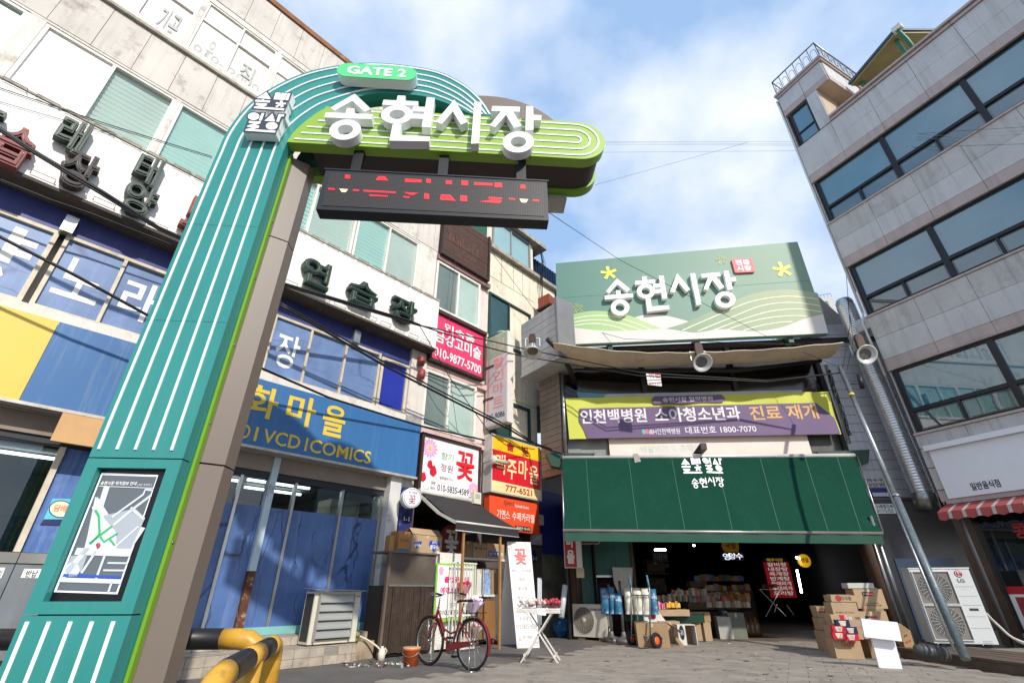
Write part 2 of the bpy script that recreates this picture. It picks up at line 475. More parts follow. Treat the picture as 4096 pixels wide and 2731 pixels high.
teal_trim = mat('teal_painted_sill', '79B3B0', .6, var=.1, dirt=('6C665C', .6, 4))

def window(par, fr, a0, a1, z0, z1, d, fm, fw=.05, fd=.08, divs=(), trans=(), panes=None, pd=None, name='window', blind=None, lower=None):
    """frame with mullions (divs) and transoms; panes: one material or one for each bay from the left"""
    mb = MB()
    mb.box(fr, a0, a1, z0, z0 + fw, d - fd, d); mb.box(fr, a0, a1, z1 - fw, z1, d - fd, d)
    mb.box(fr, a0, a0 + fw, z0 + fw, z1 - fw, d - fd, d); mb.box(fr, a1 - fw, a1, z0 + fw, z1 - fw, d - fd, d)
    xs = [a0 + fw] + [x for x in divs] + [a1 - fw]
    zs = [z0 + fw] + list(trans) + [z1 - fw]
    for x in divs: mb.box(fr, x - fw * .45, x + fw * .45, z0 + fw, z1 - fw, d - fd, d - .004)
    for z in trans: mb.box(fr, a0 + fw, a1 - fw, z - fw * .45, z + fw * .45, d - fd, d - .007)
    w = part(par, name, mb, fm)
    k = 0
    for i in range(len(xs) - 1):
        for j in range(len(zs) - 1):
            m = panes[min(i, len(panes) - 1)] if isinstance(panes, (list, tuple)) else panes
            mb = MB(); g = .02
            dd = d - fd * (.45 + .18 * (i % 2))
            mb.box(fr, xs[i] + (g if i else 0), xs[i + 1] - (g if i < len(xs) - 2 else 0), zs[j], zs[j + 1], dd - .008, dd)
            part(w, 'pane', mb, m)
            if blind and blind[i]:
                mb = MB(); zz = zs[j] + rnd.uniform(0, .05); sp_ = rnd.uniform(.10, .135)
                while zz < zs[j + 1] - .02:
                    mb.add([fr.w(xs[i], zz, dd - .06), fr.w(xs[i + 1], zz, dd - .06), fr.w(xs[i + 1], min(zz + .078, zs[j + 1]), dd - .03), fr.w(xs[i], min(zz + .078, zs[j + 1]), dd - .03)], [(0, 1, 2, 3)])
                    zz += sp_
                part(w, 'blind', mb, blind[i])
    return w

LB = thing('commercial_building', 'cream white four storey commercial building with neon karaoke board and comic shop', 'building', LW.w(-4, 0, -.3))
mb = MB(); mb.box(LW, -13, 2.0, 3.34, 14.6, -7, -.32)
part(LB, 'wall', mb, plaster)
mb = MB()                                              # wall face around the openings
for z0, z1 in ((13.2, 13.36), (9.94, 9.99), (8.06, 8.27)): mb.box(LW, -13, 2.0, z0, z1, -.32, -.012)
mb.box(LW, -13, 2.0, 11.26, 11.45, -.32, -.012)
for a0, a1 in ((-13, -8.3), (-6.99, -6.77), (-4.76, -4.68), (1.39, 2.03)): mb.box(LW, a0, a1, 8.27, 9.94, -.32, -.015)
for a0, a1 in ((-13, -6.72), (-5.13, -5.03), (-3.45, -3.36), (-1.8, -1.72), (-.16, -.08), (1.42, 2.03)): mb.box(LW, a0, a1, 11.45, 13.2, -.32, -.015)
mb.box(LW, 1.55, 2.03, 4.6, 6.6, -.32, .0); mb.box(LW, -13, 2.03, 4.6, 4.8, -.32, .0)
part(LB, 'wall_face', mb, plaster)
k = 0
for z0, z1, in ((13.37, 14.62), (9.995, 11.18)):
    a = -9.28
    while a < 1.9:
        mb = MB(); e = min(a + .612, 2.03); mb.box(LW, a, e, z0, z1, -.3, rnd.uniform(-.004, .004)); part(LB, 'wall_panel', mb, panel_m); a += .62
mb = MB(); mb.box(LW, -13, 2.05, 11.19, 11.255, -.3, .07); part(LB, 'ledge', mb, ledge_m)
mb = MB(); mb.box(LW, -13, 2.05, 14.63, 14.80, -.4, .05); part(LB, 'parapet_cap', mb, rust_m)
# fourth floor: filmed windows with calligraphy
for a0, a1 in ((-6.72, -5.13), (-5.03, -3.45), (-3.36, -1.8), (-1.72, -.16), (-.08, 1.42)):
    window(LB, LW, a0, a1, 11.45, 13.2, -.03, frame_w, .045, .1, ((a0 + a1) / 2,), (12.56,), film_4)
for s, c, p0, p1 in (('기공', 'A', (1040, 190), (1330, 20)), ('운', 'A', (1400, 390), (1530, 250)), ('직', 'A', (1640, 520), (1790, 430)), ('010-', 'A', (1335, 430), (1545, 400))):
    a0, z0 = LW.q(c, *p0); a1, z1 = LW.q(c, *p1)
    if s == '010-': text(LB, LW, '010-', -4.92, 11.54, -4.3, 11.76, -.070, callig, off=.01, name='window_lettering'); text(LB, LW, '2000', -4.2, 11.54, -3.52, 11.76, -.088, callig, off=.01, name='window_lettering'); continue
    h = {'기공': .95, '운': .72, '직': .62}.get(s, .26)
    text(LB, LW, s, a0, z0, a1, z0 + h, -.070, callig, off=.01, name='window_lettering', slant=.0)
# third floor
G_, W_ = film_g, film_w
window(LB, LW, -8.3, -6.99, 8.27, 9.94, -.03, frame_w, .06, .12, (-7.6,), (), film_g)
window(LB, LW, -6.77, -4.76, 8.27, 9.94, -.03, frame_w, .055, .12, (-5.77,), (), [film_w, thin_glass], blind=[None, blind_g])
window(LB, LW, -4.68, -2.70, 8.27, 9.94, -.03, frame_w, .055, .12, (-3.69,), (), [thin_glass, film_g], blind=[blind_c, None])
window(LB, LW, -2.66, -.55, 8.27, 9.94, -.03, frame_w, .055, .12, (-1.67,), (), [thin_glass, thin_glass], blind=[blind_c, blind_g])
window(LB, LW, -.52, 1.39, 8.27, 9.94, -.03, frame_w, .055, .12, (.43,), (), [thin_glass, film_g], blind=[blind_c, None])
mb = MB()                                              # openings behind the glass
mb.box(LW, -8.4, 1.9, 8.2, 9.98, -.318, -.31); part(LB, 'curtain', mb, mat('room_behind_glass', '9DB5AA', .9))
# projecting neon board
mb = MB(); mb.box(LW, -13, 2.0, 6.62, 8.05, -.3, .34); part(LB, 'neon_board', mb, board_m)
mb = MB(); mb.box(LW, -13, 2.01, 6.56, 6.615, -.3, .36); part(LB, 'board_soffit', mb, mat('dark_soffit', '4A4238', .8, var=.3, dirt=('7B6E5C', .7, 5)))
mb = MB(); mb.box(LW, -13, 2.01, 8.06, 8.10, -.02, .36); part(LB, 'board_cap', mb, ledge_m)
for z in (8.02, 6.66):                                 # glass tube holders along the edges
    mb = MB(); a = -8.6
    while a < 1.8:
        mb.tube([LW.w(a, z, .36), LW.w(a, z + .05, .41), LW.w(a + .28, z + .05, .41), LW.w(a + .28, z, .36)], .008, 4); a += rnd.uniform(.36, .42)
    part(LB, 'tube_holders', mb, mat('aged_tube', '8E8070', .5, var=.3, scale=9))['kind'] = 'stuff'
# neon letters: open metal channels with bare tubes
neon_g, neon_r, neon_k = mat('green_channel', '17372A', .5, var=.3, scale=5), mat('red_channel', '7A2626', .55, var=.25, scale=5, dirt=('2E1512', .6, 9)), mat('brown_channel', '2A201D', .6, var=.3, scale=6)
tube_m = mat('bare_neon_tube', 'C9BFAE', .3, var=.1)
def neon(s, c, p0, p1, m, off=.03, h=None):
    a0, z0 = LW.q(c, *p0, .42); a1, z1 = LW.q(c, *p1, .42)
    if h: z1 = z0 + h
    ob = text(LB, LW, s, a0, z0, a1, z1, .39, m, off=off, depth=.15, name='neon_letter')
    V, Fc, x0, x1, y0, y1 = glyphs(s, -.012, 0.0)
    # bare tube: thin outline of the strokes a little proud of the channel
    mb = MB(); text(None, LW, s, a0 + .03, z0 + .03, a1 - .03, z1 - .03, .555, tube_m, off=-.008, mb=mb)
    mi = MB(); text(None, LW, s, a0 + .033, z0 + .033, a1 - .033, z1 - .033, .562, m, off=-.013, mb=mi)
    t_ = part(ob, 'tube_outline', mb, tube_m); part(ob, 'channel_floor', mi, m)
neon('노', 'A', (-215, 840), (75, 810), neon_g, h=.62)
neon('래', 'A', (330, 1000), (590, 985), neon_g, h=.66)
neon('태', 'A', (880, 1245), (1100, 1215), neon_g, h=.66)
neon('습', 'A', (-120, 1090), (200, 1115), neon_r, h=.72)
neon('장', 'A', (345, 1250), (640, 1260), neon_k, h=.72)
neon('양', 'A', (790, 1440), (1060, 1440), neon_g, h=.64)
neon('노', 'A', (1220, 1560), (1480, 1540), neon_r, h=.72)
for s, p0, p1, h in (('연', (285, 370), (485, 420), .66), ('습', (610, 500), (815, 560), .62), ('장', (910, 620), (1085, 660), .66)):
    neon(s, 'F', p0, p1, neon_g, h=h, off=.03)
# second floor: windows covered with blue film
mb = MB(); mb.box(LW, -13, 1.55, 6.14, 6.56, -.3, -.10); part(LB, 'blue_fascia', mb, blue_fascia)
window(LB, LW, -9.5, -5.27, 4.8, 6.14, -.06, frame_c, .06, .12, (-8.1, -6.7), (), film_b2)
window(LB, LW, -5.19, -1.86, 4.8, 6.14, -.06, frame_c, .055, .12, (-4.38, -3.55, -2.7), (), film_b2)
window(LB, LW, -1.84, .72, 4.8, 6.14, -.06, frame_c, .055, .12, (-1.02, -.18), (), [film_b2, film_b2, film_b2])
window(LB, LW, .74, 1.54, 4.8, 6.08, -.05, frame_c, .07, .12, (), (), mat('bright_blue_film', '2A379A', .25, var=.1))
film_let = mat('white_film_lettering', 'F3F0E6', .5, var=.03)
for s, a0, a1, z0, z1 in (('양', -6.55, -5.42, 4.95, 5.98), ('노', -5.06, -4.5, 5.12, 5.82), ('래', -4.24, -3.68, 5.06, 5.86), ('연', -3.45, -2.85, 5.06, 5.86), ('습', -2.6, -2.0, 5.06, 5.86), ('장', -1.66, -1.18, 5.06, 5.82)):
    text(LB, LW, s, a0, z0, a1, z1, -.130 if s in '래습' else -.109, film_let, off=.012, name='film_lettering')
for a in (-5.23, -.05):                                # small junction boxes under the board
    mb = MB(); mb.box(LW, a - .07, a + .09, 6.12, 6.42, -.1, .06); part(LB, 'junction_box', mb, chrome)
# sign band
mb = MB(); mb.box(LW, -13, -4.785, 3.36, 4.6, -.3, .15); part(LB, 'yellow_sign', mb, yel_sign)
sg = MB(); sg.box(LW, -4.78, -1.9, 3.36, 4.6, -.3, .15); part(LB, 'blue_sign', sg, blue_sign_old, 'weathered left half of the blue sign')
sg = MB(); sg.box(LW, -1.898, 1.9, 3.36, 4.6, -.3, .15); bs = part(LB, 'blue_sign', sg, blue_sign)
mb = MB(); mb.box(LW, -13, 1.93, 3.31, 3.355, -.3, .17); part(LB, 'sign_edge', mb, mat('sign_edge', 'B9B4A8', .5, .3, var=.2, scale=6))
for s, p0, p1, h in (('만', (-260, 150), (-40, 110), .6), ('화', (30, 195), (258, 175), .62), ('마', (302, 243), (490, 250), .60), ('을', (510, 400), (655, 420), .70)):
    a0, z0 = LW.q('b', *p0, .16); a1, z1 = LW.q('b', *p1, .16)
    text(bs, LW, s, a0, {'만': 3.86, '화': 3.88, '마': 3.9, '을': 3.83}[s], a1, {'만': 4.46, '화': 4.48, '마': 4.5, '을': 4.48}[s], .156, yel_let, off=.02)
for s, x0, x1 in (('DVD', -110, 72), ('|', 102, 120), ('VCD', 155, 388), ('|', 420, 434), ('COMICS', 450, 833)):
    a0, _ = LW.q('b', x0, 403 + .21 * (x0 - 150), .16); a1, _ = LW.q('b', x1, 403 + .21 * (x1 - 150), .16)
    text(bs, LW, s, a0, 3.44, a1, 3.7, .156, yel_let, off=.014 if s != '|' else .0)
# comic shop front
mb = MB(); mb.box(LW, -13, 1.6, 3.02, 3.34, -.5, -.16); part(LB, 'soffit_fascia', mb, beige_m)
mb = MB(); mb.box(LW, -13, 1.35, 2.9, 3.02, -.4, -.2); part(LB, 'window_header', mb, mat('dark_header', '22272E', .5))
mb = MB(); mb.box(LW, -13, 1.3, .40, .52, -.34, -.17); part(LB, 'shop_sill', mb, teal_trim)
mb = MB(); mb.box(LW, 1.34, 1.62, 0.0, 3.31, -.6, .02); part(LB, 'pilaster', mb, mat('flaking_white_post', 'CFCDC8', .6, var=.1, dirt=('6B6761', .8, 3)))
mb = MB(); mb.box(LW, 1.62, 2.03, 0.0, 3.31, -.6, -.06); part(LB, 'pilaster', mb, plaster)
mb = MB()
mb.box(LW, -13, 2.0, 3.2, 3.33, -5.0, -.5); part(LB, 'shop_ceiling', mb, mat('shop_ceiling', '8E9290', .8))
mb = MB(); mb.box(LW, -13, 2.0, .3, 3.2, -5.1, -5.0); mb.box(LW, 1.4, 1.5, .3, 3.2, -5.0, -.6); part(LB, 'shop_back_wall', mb, shop_wall)
mb = MB(); mb.box(LW, -13, 2.0, .0, .40, -5.0, -.2); part(LB, 'plinth', mb, concrete)
for a in (-2.65, -1.63, -.63, .36, 1.27):
    mb = MB(); mb.box(LW, a - .025, a + .025, .52, 2.9, -.26, -.17); part(LB, 'mullion', mb, chrome)
mb = MB(); mb.box(LW, -1.16, -1.04, 1.36, 3.3, -.3, -.12); part(LB, 'rusted_post', mb, rust_post, 'pale blue upper half of the post')
mb = MB(); mb.box(LW, -1.161, -1.039, .35, 1.359, -.3, -.119); part(LB, 'rusted_post', mb, mat('flaking_rust', '5E3722', .85, var=.25, scale=6, dirt=('D8C3A0', .95, 6), bump=.5), 'rusted lower half of the post with flaking paint')
clear = glass('shop_glass', (.80, .86, .86), .06)
bays = [-3.6, -2.65, -1.63, -.63, .36, 1.27]
for a0, a1 in zip(bays, bays[1:]):
    mb = MB(); mb.box(LW, a0 + .02, a1 - .02, .52, 2.9, -.235, -.225); gp = part(LB, 'shop_pane', mb, clear)
    mb = MB(); mb.box(LW, a0 + .02, a1 - .02, .52, 2.41, -.222, -.218); part(gp, 'blue_film', mb, film_b)
for i, (a, dd, ln) in enumerate(((-1.9, -1.2, 1.3), (-1.75, -2.0, 1.4), (-.3, -1.1, 1.35), (-.35, -1.7, 1.35), (-.1, -2.6, 1.3), (-2.6, -2.8, 1.3), (-5.2, -1.2, 1.3), (-6.2, -2.2, 1.3), (-4.6, -2.4, 1.3))):
    mb = MB(); mb.box(LW, a - ln / 2, a + ln / 2, 3.10, 3.145, dd - .03, dd + .03); part(LB, 'ceiling_tube', mb, tube_on)
mb = MB(); mb.box(LW, .55, 1.25, 2.35, 2.85, -1.6, -1.0); part(LB, 'indoor_unit', mb, mat('beige_plastic', 'B9B097', .6))
for i in range(5):                                     # shelves of comics inside
    mb = MB(); mb.box(LW, -6 + i * 1.3, -4.95 + i * 1.3, .4, 2.3, -4.4, -3.9); part(LB, 'bookcase', mb, mat('bookcase_%d' % (i % 3), ['4A3B2E', '3A4552', '54483A'][i % 3], .8, var=.5, scale=9))
# shop end left of the gate: dark glazing over grey steel panels
steel_p = mat('grey_steel_panel', '7C8287', .55, .2, var=.15, scale=1.5, dirt=('5B534A', .6, 2.5), streak=('5D5148', .4))
rail_m = mat('rust_stained_rail', '8B8A86', .6, .3, var=.2, dirt=('4E3120', .95, 5))
for a0, a1 in ((-6.2, -5.1), (-5.08, -4.08), (-4.07, -2.9)):
    mb = MB(); mb.box(LW, a0, a1, .3, 1.365, -.22, -.10); part(LB, 'steel_panel', mb, steel_p)
    mb = MB(); mb.box(LW, a0, a1, 1.375, 1.5, -.26, -.08); part(LB, 'panel_rail', mb, rail_m)
mb = MB(); mb.box(LW, -13, -6.22, .3, 1.5, -.3, -.1); part(LB, 'steel_panel', mb, steel_p)
mb = MB(); mb.box(LW, -13, -4.16, 1.52, 2.9, -.24, -.232); part(LB, 'shop_pane', mb, clear)
mb = MB(); mb.box(LW, -4.15, -4.08, 1.51, 2.9, -.26, -.14); part(LB, 'white_jamb', mb, frame_c)
mb = MB(); mb.box(LW, -4.07, -3.62, 1.51, 2.9, -.26, -.2); wp = part(LB, 'blue_panel', mb, mat('scuffed_blue_panel', '3E64A8', .5, var=.25, scale=2, dirt=('6F8FBE', .7, 4), streak=('96AACC', .5)))
def sticker(par, fr, c, pts, d, m, name):
    mb = MB(); mb.sheet(fr, fr.qs(c, pts, d), d); return part(par, name, mb, m)
st = sticker(LB, LW, 'G', [(362, 297), (500, 300), (430, 440), (300, 440)], -.19, mat('cyan_poster', '5CC3D8', .5), 'tobacco_poster')
sticker(st, LW, 'G', ell(418, 370, 82, 60), -.186, black, 'poster_ring'); sticker(st, LW, 'G', ell(418, 370, 75, 54), -.182, mat('poster_cream', 'F3E3C8', .5), 'poster_disc')
textq(st, LW, '담배', 'G', (362, 385), (470, 345), -.178, mat('poster_orange', 'E79A6A', .5), off=.03)
sticker(LB, LW, 'G', [(302, 440), (432, 442), (410, 482), (275, 478)], -.188, mat('navy_strip', '20295C', .5), 'poster_strip')
sticker(LB, LW, 'G', [(168, 780), (300, 782), (278, 845), (140, 842)], -.094, white, 'return_plate'); textq(LB, LW, '반납', 'G', (168, 838), (268, 790), -.09, black, off=.01)
sticker(LB, LW, 'G', [(-60, 770), (38, 772), (8, 845), (-90, 842)], -.094, white, 'return_plate'); textq(LB, LW, '기', 'G', (-25, 835), (20, 790), -.09, black, off=.01)
mb = MB(); p = LW.qs('E', [(395, 1358), (690, 1410), (605, 1568), (305, 1535)], .28); mb.prism(LW, [(p[0][0], 3.28), (p[0][0] + 1.5, 3.28), (p[0][0] + 1.5, 2.88), (p[0][0], 2.88)], .2, .27)
sb = solo('wooden_sign', mb, mat('plywood_sign', 'C99E6B', .6, var=.12, scale=3, dirt=('A98459', .5, 3)), 'blank tan plywood sign under the blue sign beside the gate pillar', 'sign')
text(sb, LW, '하나', p[0][0] + .55, 3.0, p[0][0] + 1.0, 3.16, .274, mat('faint_tan_lettering', 'A88358', .7), name='lettering')
# ------------------------------------------------------------------ narrow pink trimmed building and its signs
pink_w = mat('pale_pink_plaster', (.72, .60, .56), .8, var=.08, scale=2, dirt=('8F7A72', .5, 4), streak=('9A857C', .35))
pinkm = mat('pink_trim', (.62, .43, .40), .7, var=.12, scale=3, dirt=('7B6058', .6, 5))
brown_fr = mat('dark_brown_frame', '3A2620', .6, var=.2, scale=6)
wood_old = mat('weathered_dark_wood', '4C3226', .75, var=.3, scale=5, bump=.4, bscale=20, streak=('2A1A14', .5))
frost = mat('frosted_pane', 'A9BDB4', .22, var=.12, scale=.9)
frost2 = mat('frosted_pane_dark', '717F7B', .2, var=.15, scale=.9)
PB = thing('pink_building', 'narrow pink trimmed building between the white block and the cream one', 'building', LW.w(3.1, 0, -.5))
mb = MB(); mb.box(LW, 2.04, 4.22, 3.0, 12.4, -6.5, -.12); part(PB, 'wall', mb, pink_w)
for z0, z1 in ((9.74, 9.9), (11.62, 11.75)): mb = MB(); mb.box(LW, 2.04, 4.22, z0, z1, -.12, .04); part(PB, 'ledge', mb, mat('pink_grey_ledge', '8A6A66', .7, var=.2, scale=4))
for z0, z1 in ((7.96, 8.08), (6.2, 6.37), (4.45, 4.6)): mb = MB(); mb.box(LW, 2.04, 4.22, z0, z1, -.12, -.005); part(PB, 'trim', mb, pinkm)
window(PB, LW, 2.06, 3.82, 8.09, 9.72, .0, frame_w, .07, .12, (2.92,), (), [frost2, frost])
window(PB, LW, 2.02, 3.82, 4.62, 6.18, .0, frame_w, .07, .12, (2.83,), (), [frost2, frost])
mb = MB(); mb.box(LW, 3.2, 4.05, 11.78, 12.4, -.1, -.03); part(PB, 'green_panel', mb, mat('green_sheet', '1E5B43', .5, var=.2))
# wooden sign of horizontal boards
ws = thing('wooden_sign', 'dark brown wooden sign of horizontal boards with faint carved lettering', 'sign', LW.w(3.05, 9.9, .1))
for i in range(12):
    z = 9.98 + i * .142
    mb = MB(); mb.box(LW, 2.15, 4.0, z, z + .134, .05, .1 + rnd.uniform(-.004, .004)); part(ws, 'board', mb, wood_old)
mb = MB(); mb.box(LW, 2.08, 2.15, 9.9, 11.72, .03, .15); mb.box(LW, 4.0, 4.07, 9.9, 11.72, .03, .15); mb.box(LW, 2.15, 4.0, 9.9, 9.975, .03, .15); part(ws, 'frame', mb, brown_fr)
text(ws, LW, 'nail art', 2.35, 10.6, 3.6, 10.95, .108, mat('carved_lettering', '6A4A3C', .8), off=-.01)
text(ws, LW, 'CAFE', 2.9, 10.32, 3.5, 10.45, .108, mat('carved_lettering', '6A4A3C', .8))
# antiques sign
mag = mat('magenta_sign_face', 'DE3A68', .5, var=.04)
ms = thing('antique_shop_sign', 'bright pink sign with white Korean lettering and phone number 010-9877-5700', 'sign', LW.w(3.0, 6.4, .1))
mb = MB(); mb.box(LW, 2.06, 3.9, 6.46, 7.84, .02, .12); part(ms, 'face', mb, mag)
mb = MB()
mb.box(LW, 1.99, 3.97, 6.38, 6.455, .0, .15); mb.box(LW, 1.99, 3.97, 7.845, 7.95, .0, .2); mb.box(LW, 1.99, 2.055, 6.455, 7.845, .0, .15); mb.box(LW, 3.905, 3.97, 6.455, 7.845, .0, .15); part(ms, 'frame', mb, brown_fr)
for s, a0, z0, a1, z1, of in (('민속품', 2.42, 7.42, 3.55, 7.66, .02), ('금강고미술', 2.12, 6.98, 3.82, 7.38, .02), ('010-9877-5700', 2.14, 6.55, 3.84, 6.82, .015)):
    text(ms, LW, s, a0, z0, a1, z1, .126, white, off=of)
# flower shop sign
fs = thing('flower_shop_sign', 'white flower shop sign with red lettering, roses and pink daisies', 'sign', LW.w(2.9, 3.1, .1))
mb = MB(); mb.box(LW, 2.06, 3.86, 3.1, 4.36, .02, .12); part(fs, 'face', mb, mat('flower_sign_face', 'F3EDF0', .5, var=.02))
mb = MB(); mb.box(LW, 1.98, 3.93, 4.365, 4.44, .0, .16); mb.box(LW, 1.98, 2.055, 3.1, 4.365, .0, .16); mb.box(LW, 3.865, 3.93, 3.1, 4.365, .0, .16); part(fs, 'frame', mb, brown_fr)
petal, petal2, rose, yolk, stem_m = mat('pink_petal', 'EE9CCB', .6), mat('pale_pink_petal', 'F3C3DE', .6), mat('rose_red', 'C4122E', .6, var=.25, scale=9), mat('daisy_centre', 'E8B84A', .6), mat('stem_green', '7D9A86', .7)
red_l = mat('red_lettering', 'D81E2C', .5, var=.03)
def daisy(cx, cz, r, d=.125):
    mb = MB()
    for i in range(14):
        an = 2 * math.pi * i / 14; an2 = an + .2; an0 = an - .2
        mb.sheet(LW, [(cx + .2 * r * math.cos(an), cz + .2 * r * math.sin(an)), (cx + .75 * r * math.cos(an0), cz + .75 * r * math.sin(an0)), (cx + r * math.cos(an), cz + r * math.sin(an)), (cx + .75 * r * math.cos(an2), cz + .75 * r * math.sin(an2))], d + .0004 * (i % 3))
    o = part(fs, 'painted_daisy', mb, petal); mb = MB(); mb.sheet(LW, [(cx + x * .22 * r, cz + z * .22 * r) for x, z in ell(0, 0, 1, 1, 12)], d + .003); part(o, 'daisy_centre', mb, yolk)
daisy(2.25, 4.1, .25); daisy(3.72, 3.32, .2)
for cx, cz, r in ((2.29, 3.72, .1), (2.4, 3.58, .13), (2.12, 3.4, .11)):
    mb = MB(); mb.sheet(LW, [(cx + x * r * .8 * (1 + .12 * math.sin(5 * i)), cz + z * r * (1 + .1 * math.cos(4 * i))) for i, (x, z) in enumerate(ell(0, 0, 1, 1, 14))], .127); o = part(fs, 'painted_rose', mb, rose)
    mb = MB(); mb.strip(LW, [(cx, cz - r), (cx + .05, cz - .25), (2.3, 3.14)], .008, .122, .124); part(o, 'stem', mb, stem_m)
text(fs, LW, '꽃', 3.1, 3.5, 3.72, 4.22, .13, red_l, off=.02)
text(fs, LW, '향기', 2.62, 3.9, 3.0, 4.08, .126, mat('leaf_green_print', '4E9A5A', .5)); text(fs, LW, '정원', 2.62, 3.62, 3.0, 3.8, .126, mat('maroon_print', '7A2A3C', .5))
text(fs, LW, '생화꽃바구니', 2.6, 3.42, 3.02, 3.5, .126, black); text(fs, LW, '주문', 2.36, 3.26, 2.5, 3.34, .126, black); text(fs, LW, '예약', 2.36, 3.14, 2.5, 3.22, .126, black)
text(fs, LW, '010-5835-4589', 2.56, 3.15, 3.56, 3.3, .126, black, off=.01)

# ------------------------------------------------------------------ cream building
cream = mat('cream_plaster', (.78, .70, .54), .8, var=.09, scale=1.6, streak=('8F7E60', .45), dirt=('7C6C52', .6, 5), bump=.12)
gfr = mat('dark_green_window_frame', '1E3A38', .45)
gpane = mat('green_reflecting_glass', '2E4A48', .06, var=.3, scale=.7, spec=.8)
bluish = mat('pale_blue_glass', '8FB0B4', .15, var=.1, scale=.7, spec=.6)
CB = thing('cream_building', 'stained cream building with green framed windows beside the market sign', 'building', LW.w(5.5, 0, -1))
mb = MB(); mb.box(LW, 4.24, 6.62, 3.0, 13.02, -6, -.14); mb.box(LW, 6.62, 7.9, 7.0, 11.5, -6, -.14); part(CB, 'wall', mb, cream)
mb = MB(); mb.box(LW, 4.24, 7.95, 11.5, 11.64, -.14, .04); part(CB, 'ledge', mb, ledge_m)
mb = MB(); mb.box(LW, 4.24, 7.2, 13.03, 13.2, -3, .12); part(CB, 'roof_slab', mb, ledge_m)
mb = MB()
for z in (10.4, 8.0, 6.3): mb.box(LW, 4.24, 6.62, z, z + .012, -.139, -.132)
for a in (4.9, 5.5, 6.0): mb.box(LW, a, a + .012, 10.42, 11.5, -.139, -.132)
part(CB, 'wall_joint', mb, mat('joint_line', '8C7C60', .9))
window(CB, LW, 4.38, 6.4, 11.66, 12.98, -.06, mat('grey_window_frame', '8E928E', .5), .06, .12, (5.33,), (), bluish)
window(CB, LW, 4.3, 6.36, 8.02, 9.74, -.08, gfr, .07, .12, (5.25,), (), gpane)
window(CB, LW, 4.5, 6.24, 5.02, 6.18, -.08, gfr, .09, .12, (5.33,), (), [gpane, mat('grey_green_pane', '55706A', .12, var=.2, spec=.7)])
mb = MB(); o_ = LW.w(6.64, 11.7, -.3)
mb.box(LW, 6.66, 8.6, 11.64, 12.9, -3, -.5)
for i in range(12): mb.box(LW, 6.68 + i * .16, 6.75 + i * .16, 11.66, 12.88, -.5, -.46); part(CB, 'blue_lean_to', mb, mat('blue_corrugated_sheet', '1C3A5C', .5, var=.2))
mb = MB()
for i in range(9): mb.tube([LW.w(6.75 + rnd.uniform(-.05, .2), 13.0, .1), LW.w(6.8 + rnd.uniform(-.1, .2), 12.2, .12 + rnd.uniform(0, .1)), LW.w(6.85 + rnd.uniform(-.08, .1), 11.3, .06), LW.w(6.9 + rnd.uniform(-.05, .05), 10.2, .03)], .008, 4)
solo('cable_bundle', mb, wire_m, 'tangled bundle of cables hanging from the cream roof corner', 'cables')
bx = thing('birdhouse_box', 'rust red wooden box fixed at the top of the grey siding', 'box', LW.w(6.9, 9.9, .5))
mb = MB(); fr_ = LW.shift(0, .15); mb.prism(fr_, [(6.5, 9.95), (7.1, 9.95), (7.1, 10.3), (6.5, 10.4)], 0, .5); part(bx, 'case', mb, mat('rust_red_paint', '8C4434', .7, var=.15))
mb = MB(); mb.box(fr_, 6.45, 7.15, 9.88, 9.94, -.05, .58); part(bx, 'base_board', mb, wood_old)
mb = MB(); mb.lathe(LW.w(4.75, 8.0, .08), (0, 0, 1), [(.0, .0), (.13, 0), (.17, .24), (.19, .25), (.19, .28), (.17, .28), (.14, .05), (0, .05)], 16)
solo('flower_pot', mb, mat('pale_green_pot', '9FC0AE', .5), 'pale green plastic flower pot on the cream building window sill', 'pot')
# projecting mart sign
VS = Frame(LW.w(4.2, 0, .1)[:2], 132.9)
vs_ = thing('mart_sign', 'tall faded projecting sign with pale red lettering and number 765-9086', 'sign', VS.w(.4, 5.2, -.1))
vz = [VS.q('O', 770, 290), VS.q('O', 1000, 215), VS.q('O', 985, 1260), VS.q('O', 725, 1300)]
A0, A1 = vz[0][0] - .02, vz[1][0]; Z1 = (vz[0][1] + vz[1][1]) / 2; Z0 = (vz[2][1] + vz[3][1]) / 2
mb = MB(); mb.box(VS, A0, A1, Z0, Z1, -.24, 0); part(vs_, 'case', mb, mat('aged_sign_case', 'D9D3CA', .6, var=.08, dirt=('A99C8C', .5, 4)))
H_ = Z1 - Z0; W_v = A1 - A0
mb = MB(); mb.box(VS, A0 + .02, A1 - .02, Z0 + .03, Z0 + H_ * .74, .001, .006); part(vs_, 'face', mb, mat('pale_mauve_face', 'CFC6C8', .55, var=.05))
mb = MB(); mb.box(VS, A0 + .02, A1 - .02, Z0 + H_ * .745, Z1 - .03, .001, .006); part(vs_, 'face', mb, mat('faded_green_face', 'A9B79A', .6, var=.1, scale=3))
mb = MB(); mb.box(VS, A0 + .1 * W_v, A0 + .18 * W_v, Z0 + H_ * .16, Z0 + H_ * .74, .007, .009); part(vs_, 'red_stripe', mb, mat('faded_red', 'E09A90', .6))
for i, s in enumerate('할인마트'): text(vs_, VS, s, A0 + W_v * .36, Z0 + H_ * (.605 - i * .145), A0 + W_v * .84, Z0 + H_ * (.72 - i * .145), .01, mat('faded_red', 'E09A90', .6), off=.016)
text(vs_, VS, '765-9086', A0 + W_v * .08, Z0 + H_ * .06, A0 + W_v * .9, Z0 + H_ * .12, .01, black, off=.01)
text(vs_, VS, '유성', A0 + W_v * .12, Z0 + H_ * .80, A0 + W_v * .85, Z0 + H_ * .93, .01, mat('pale_cream_print', 'CDC9B4', .6), off=.03)
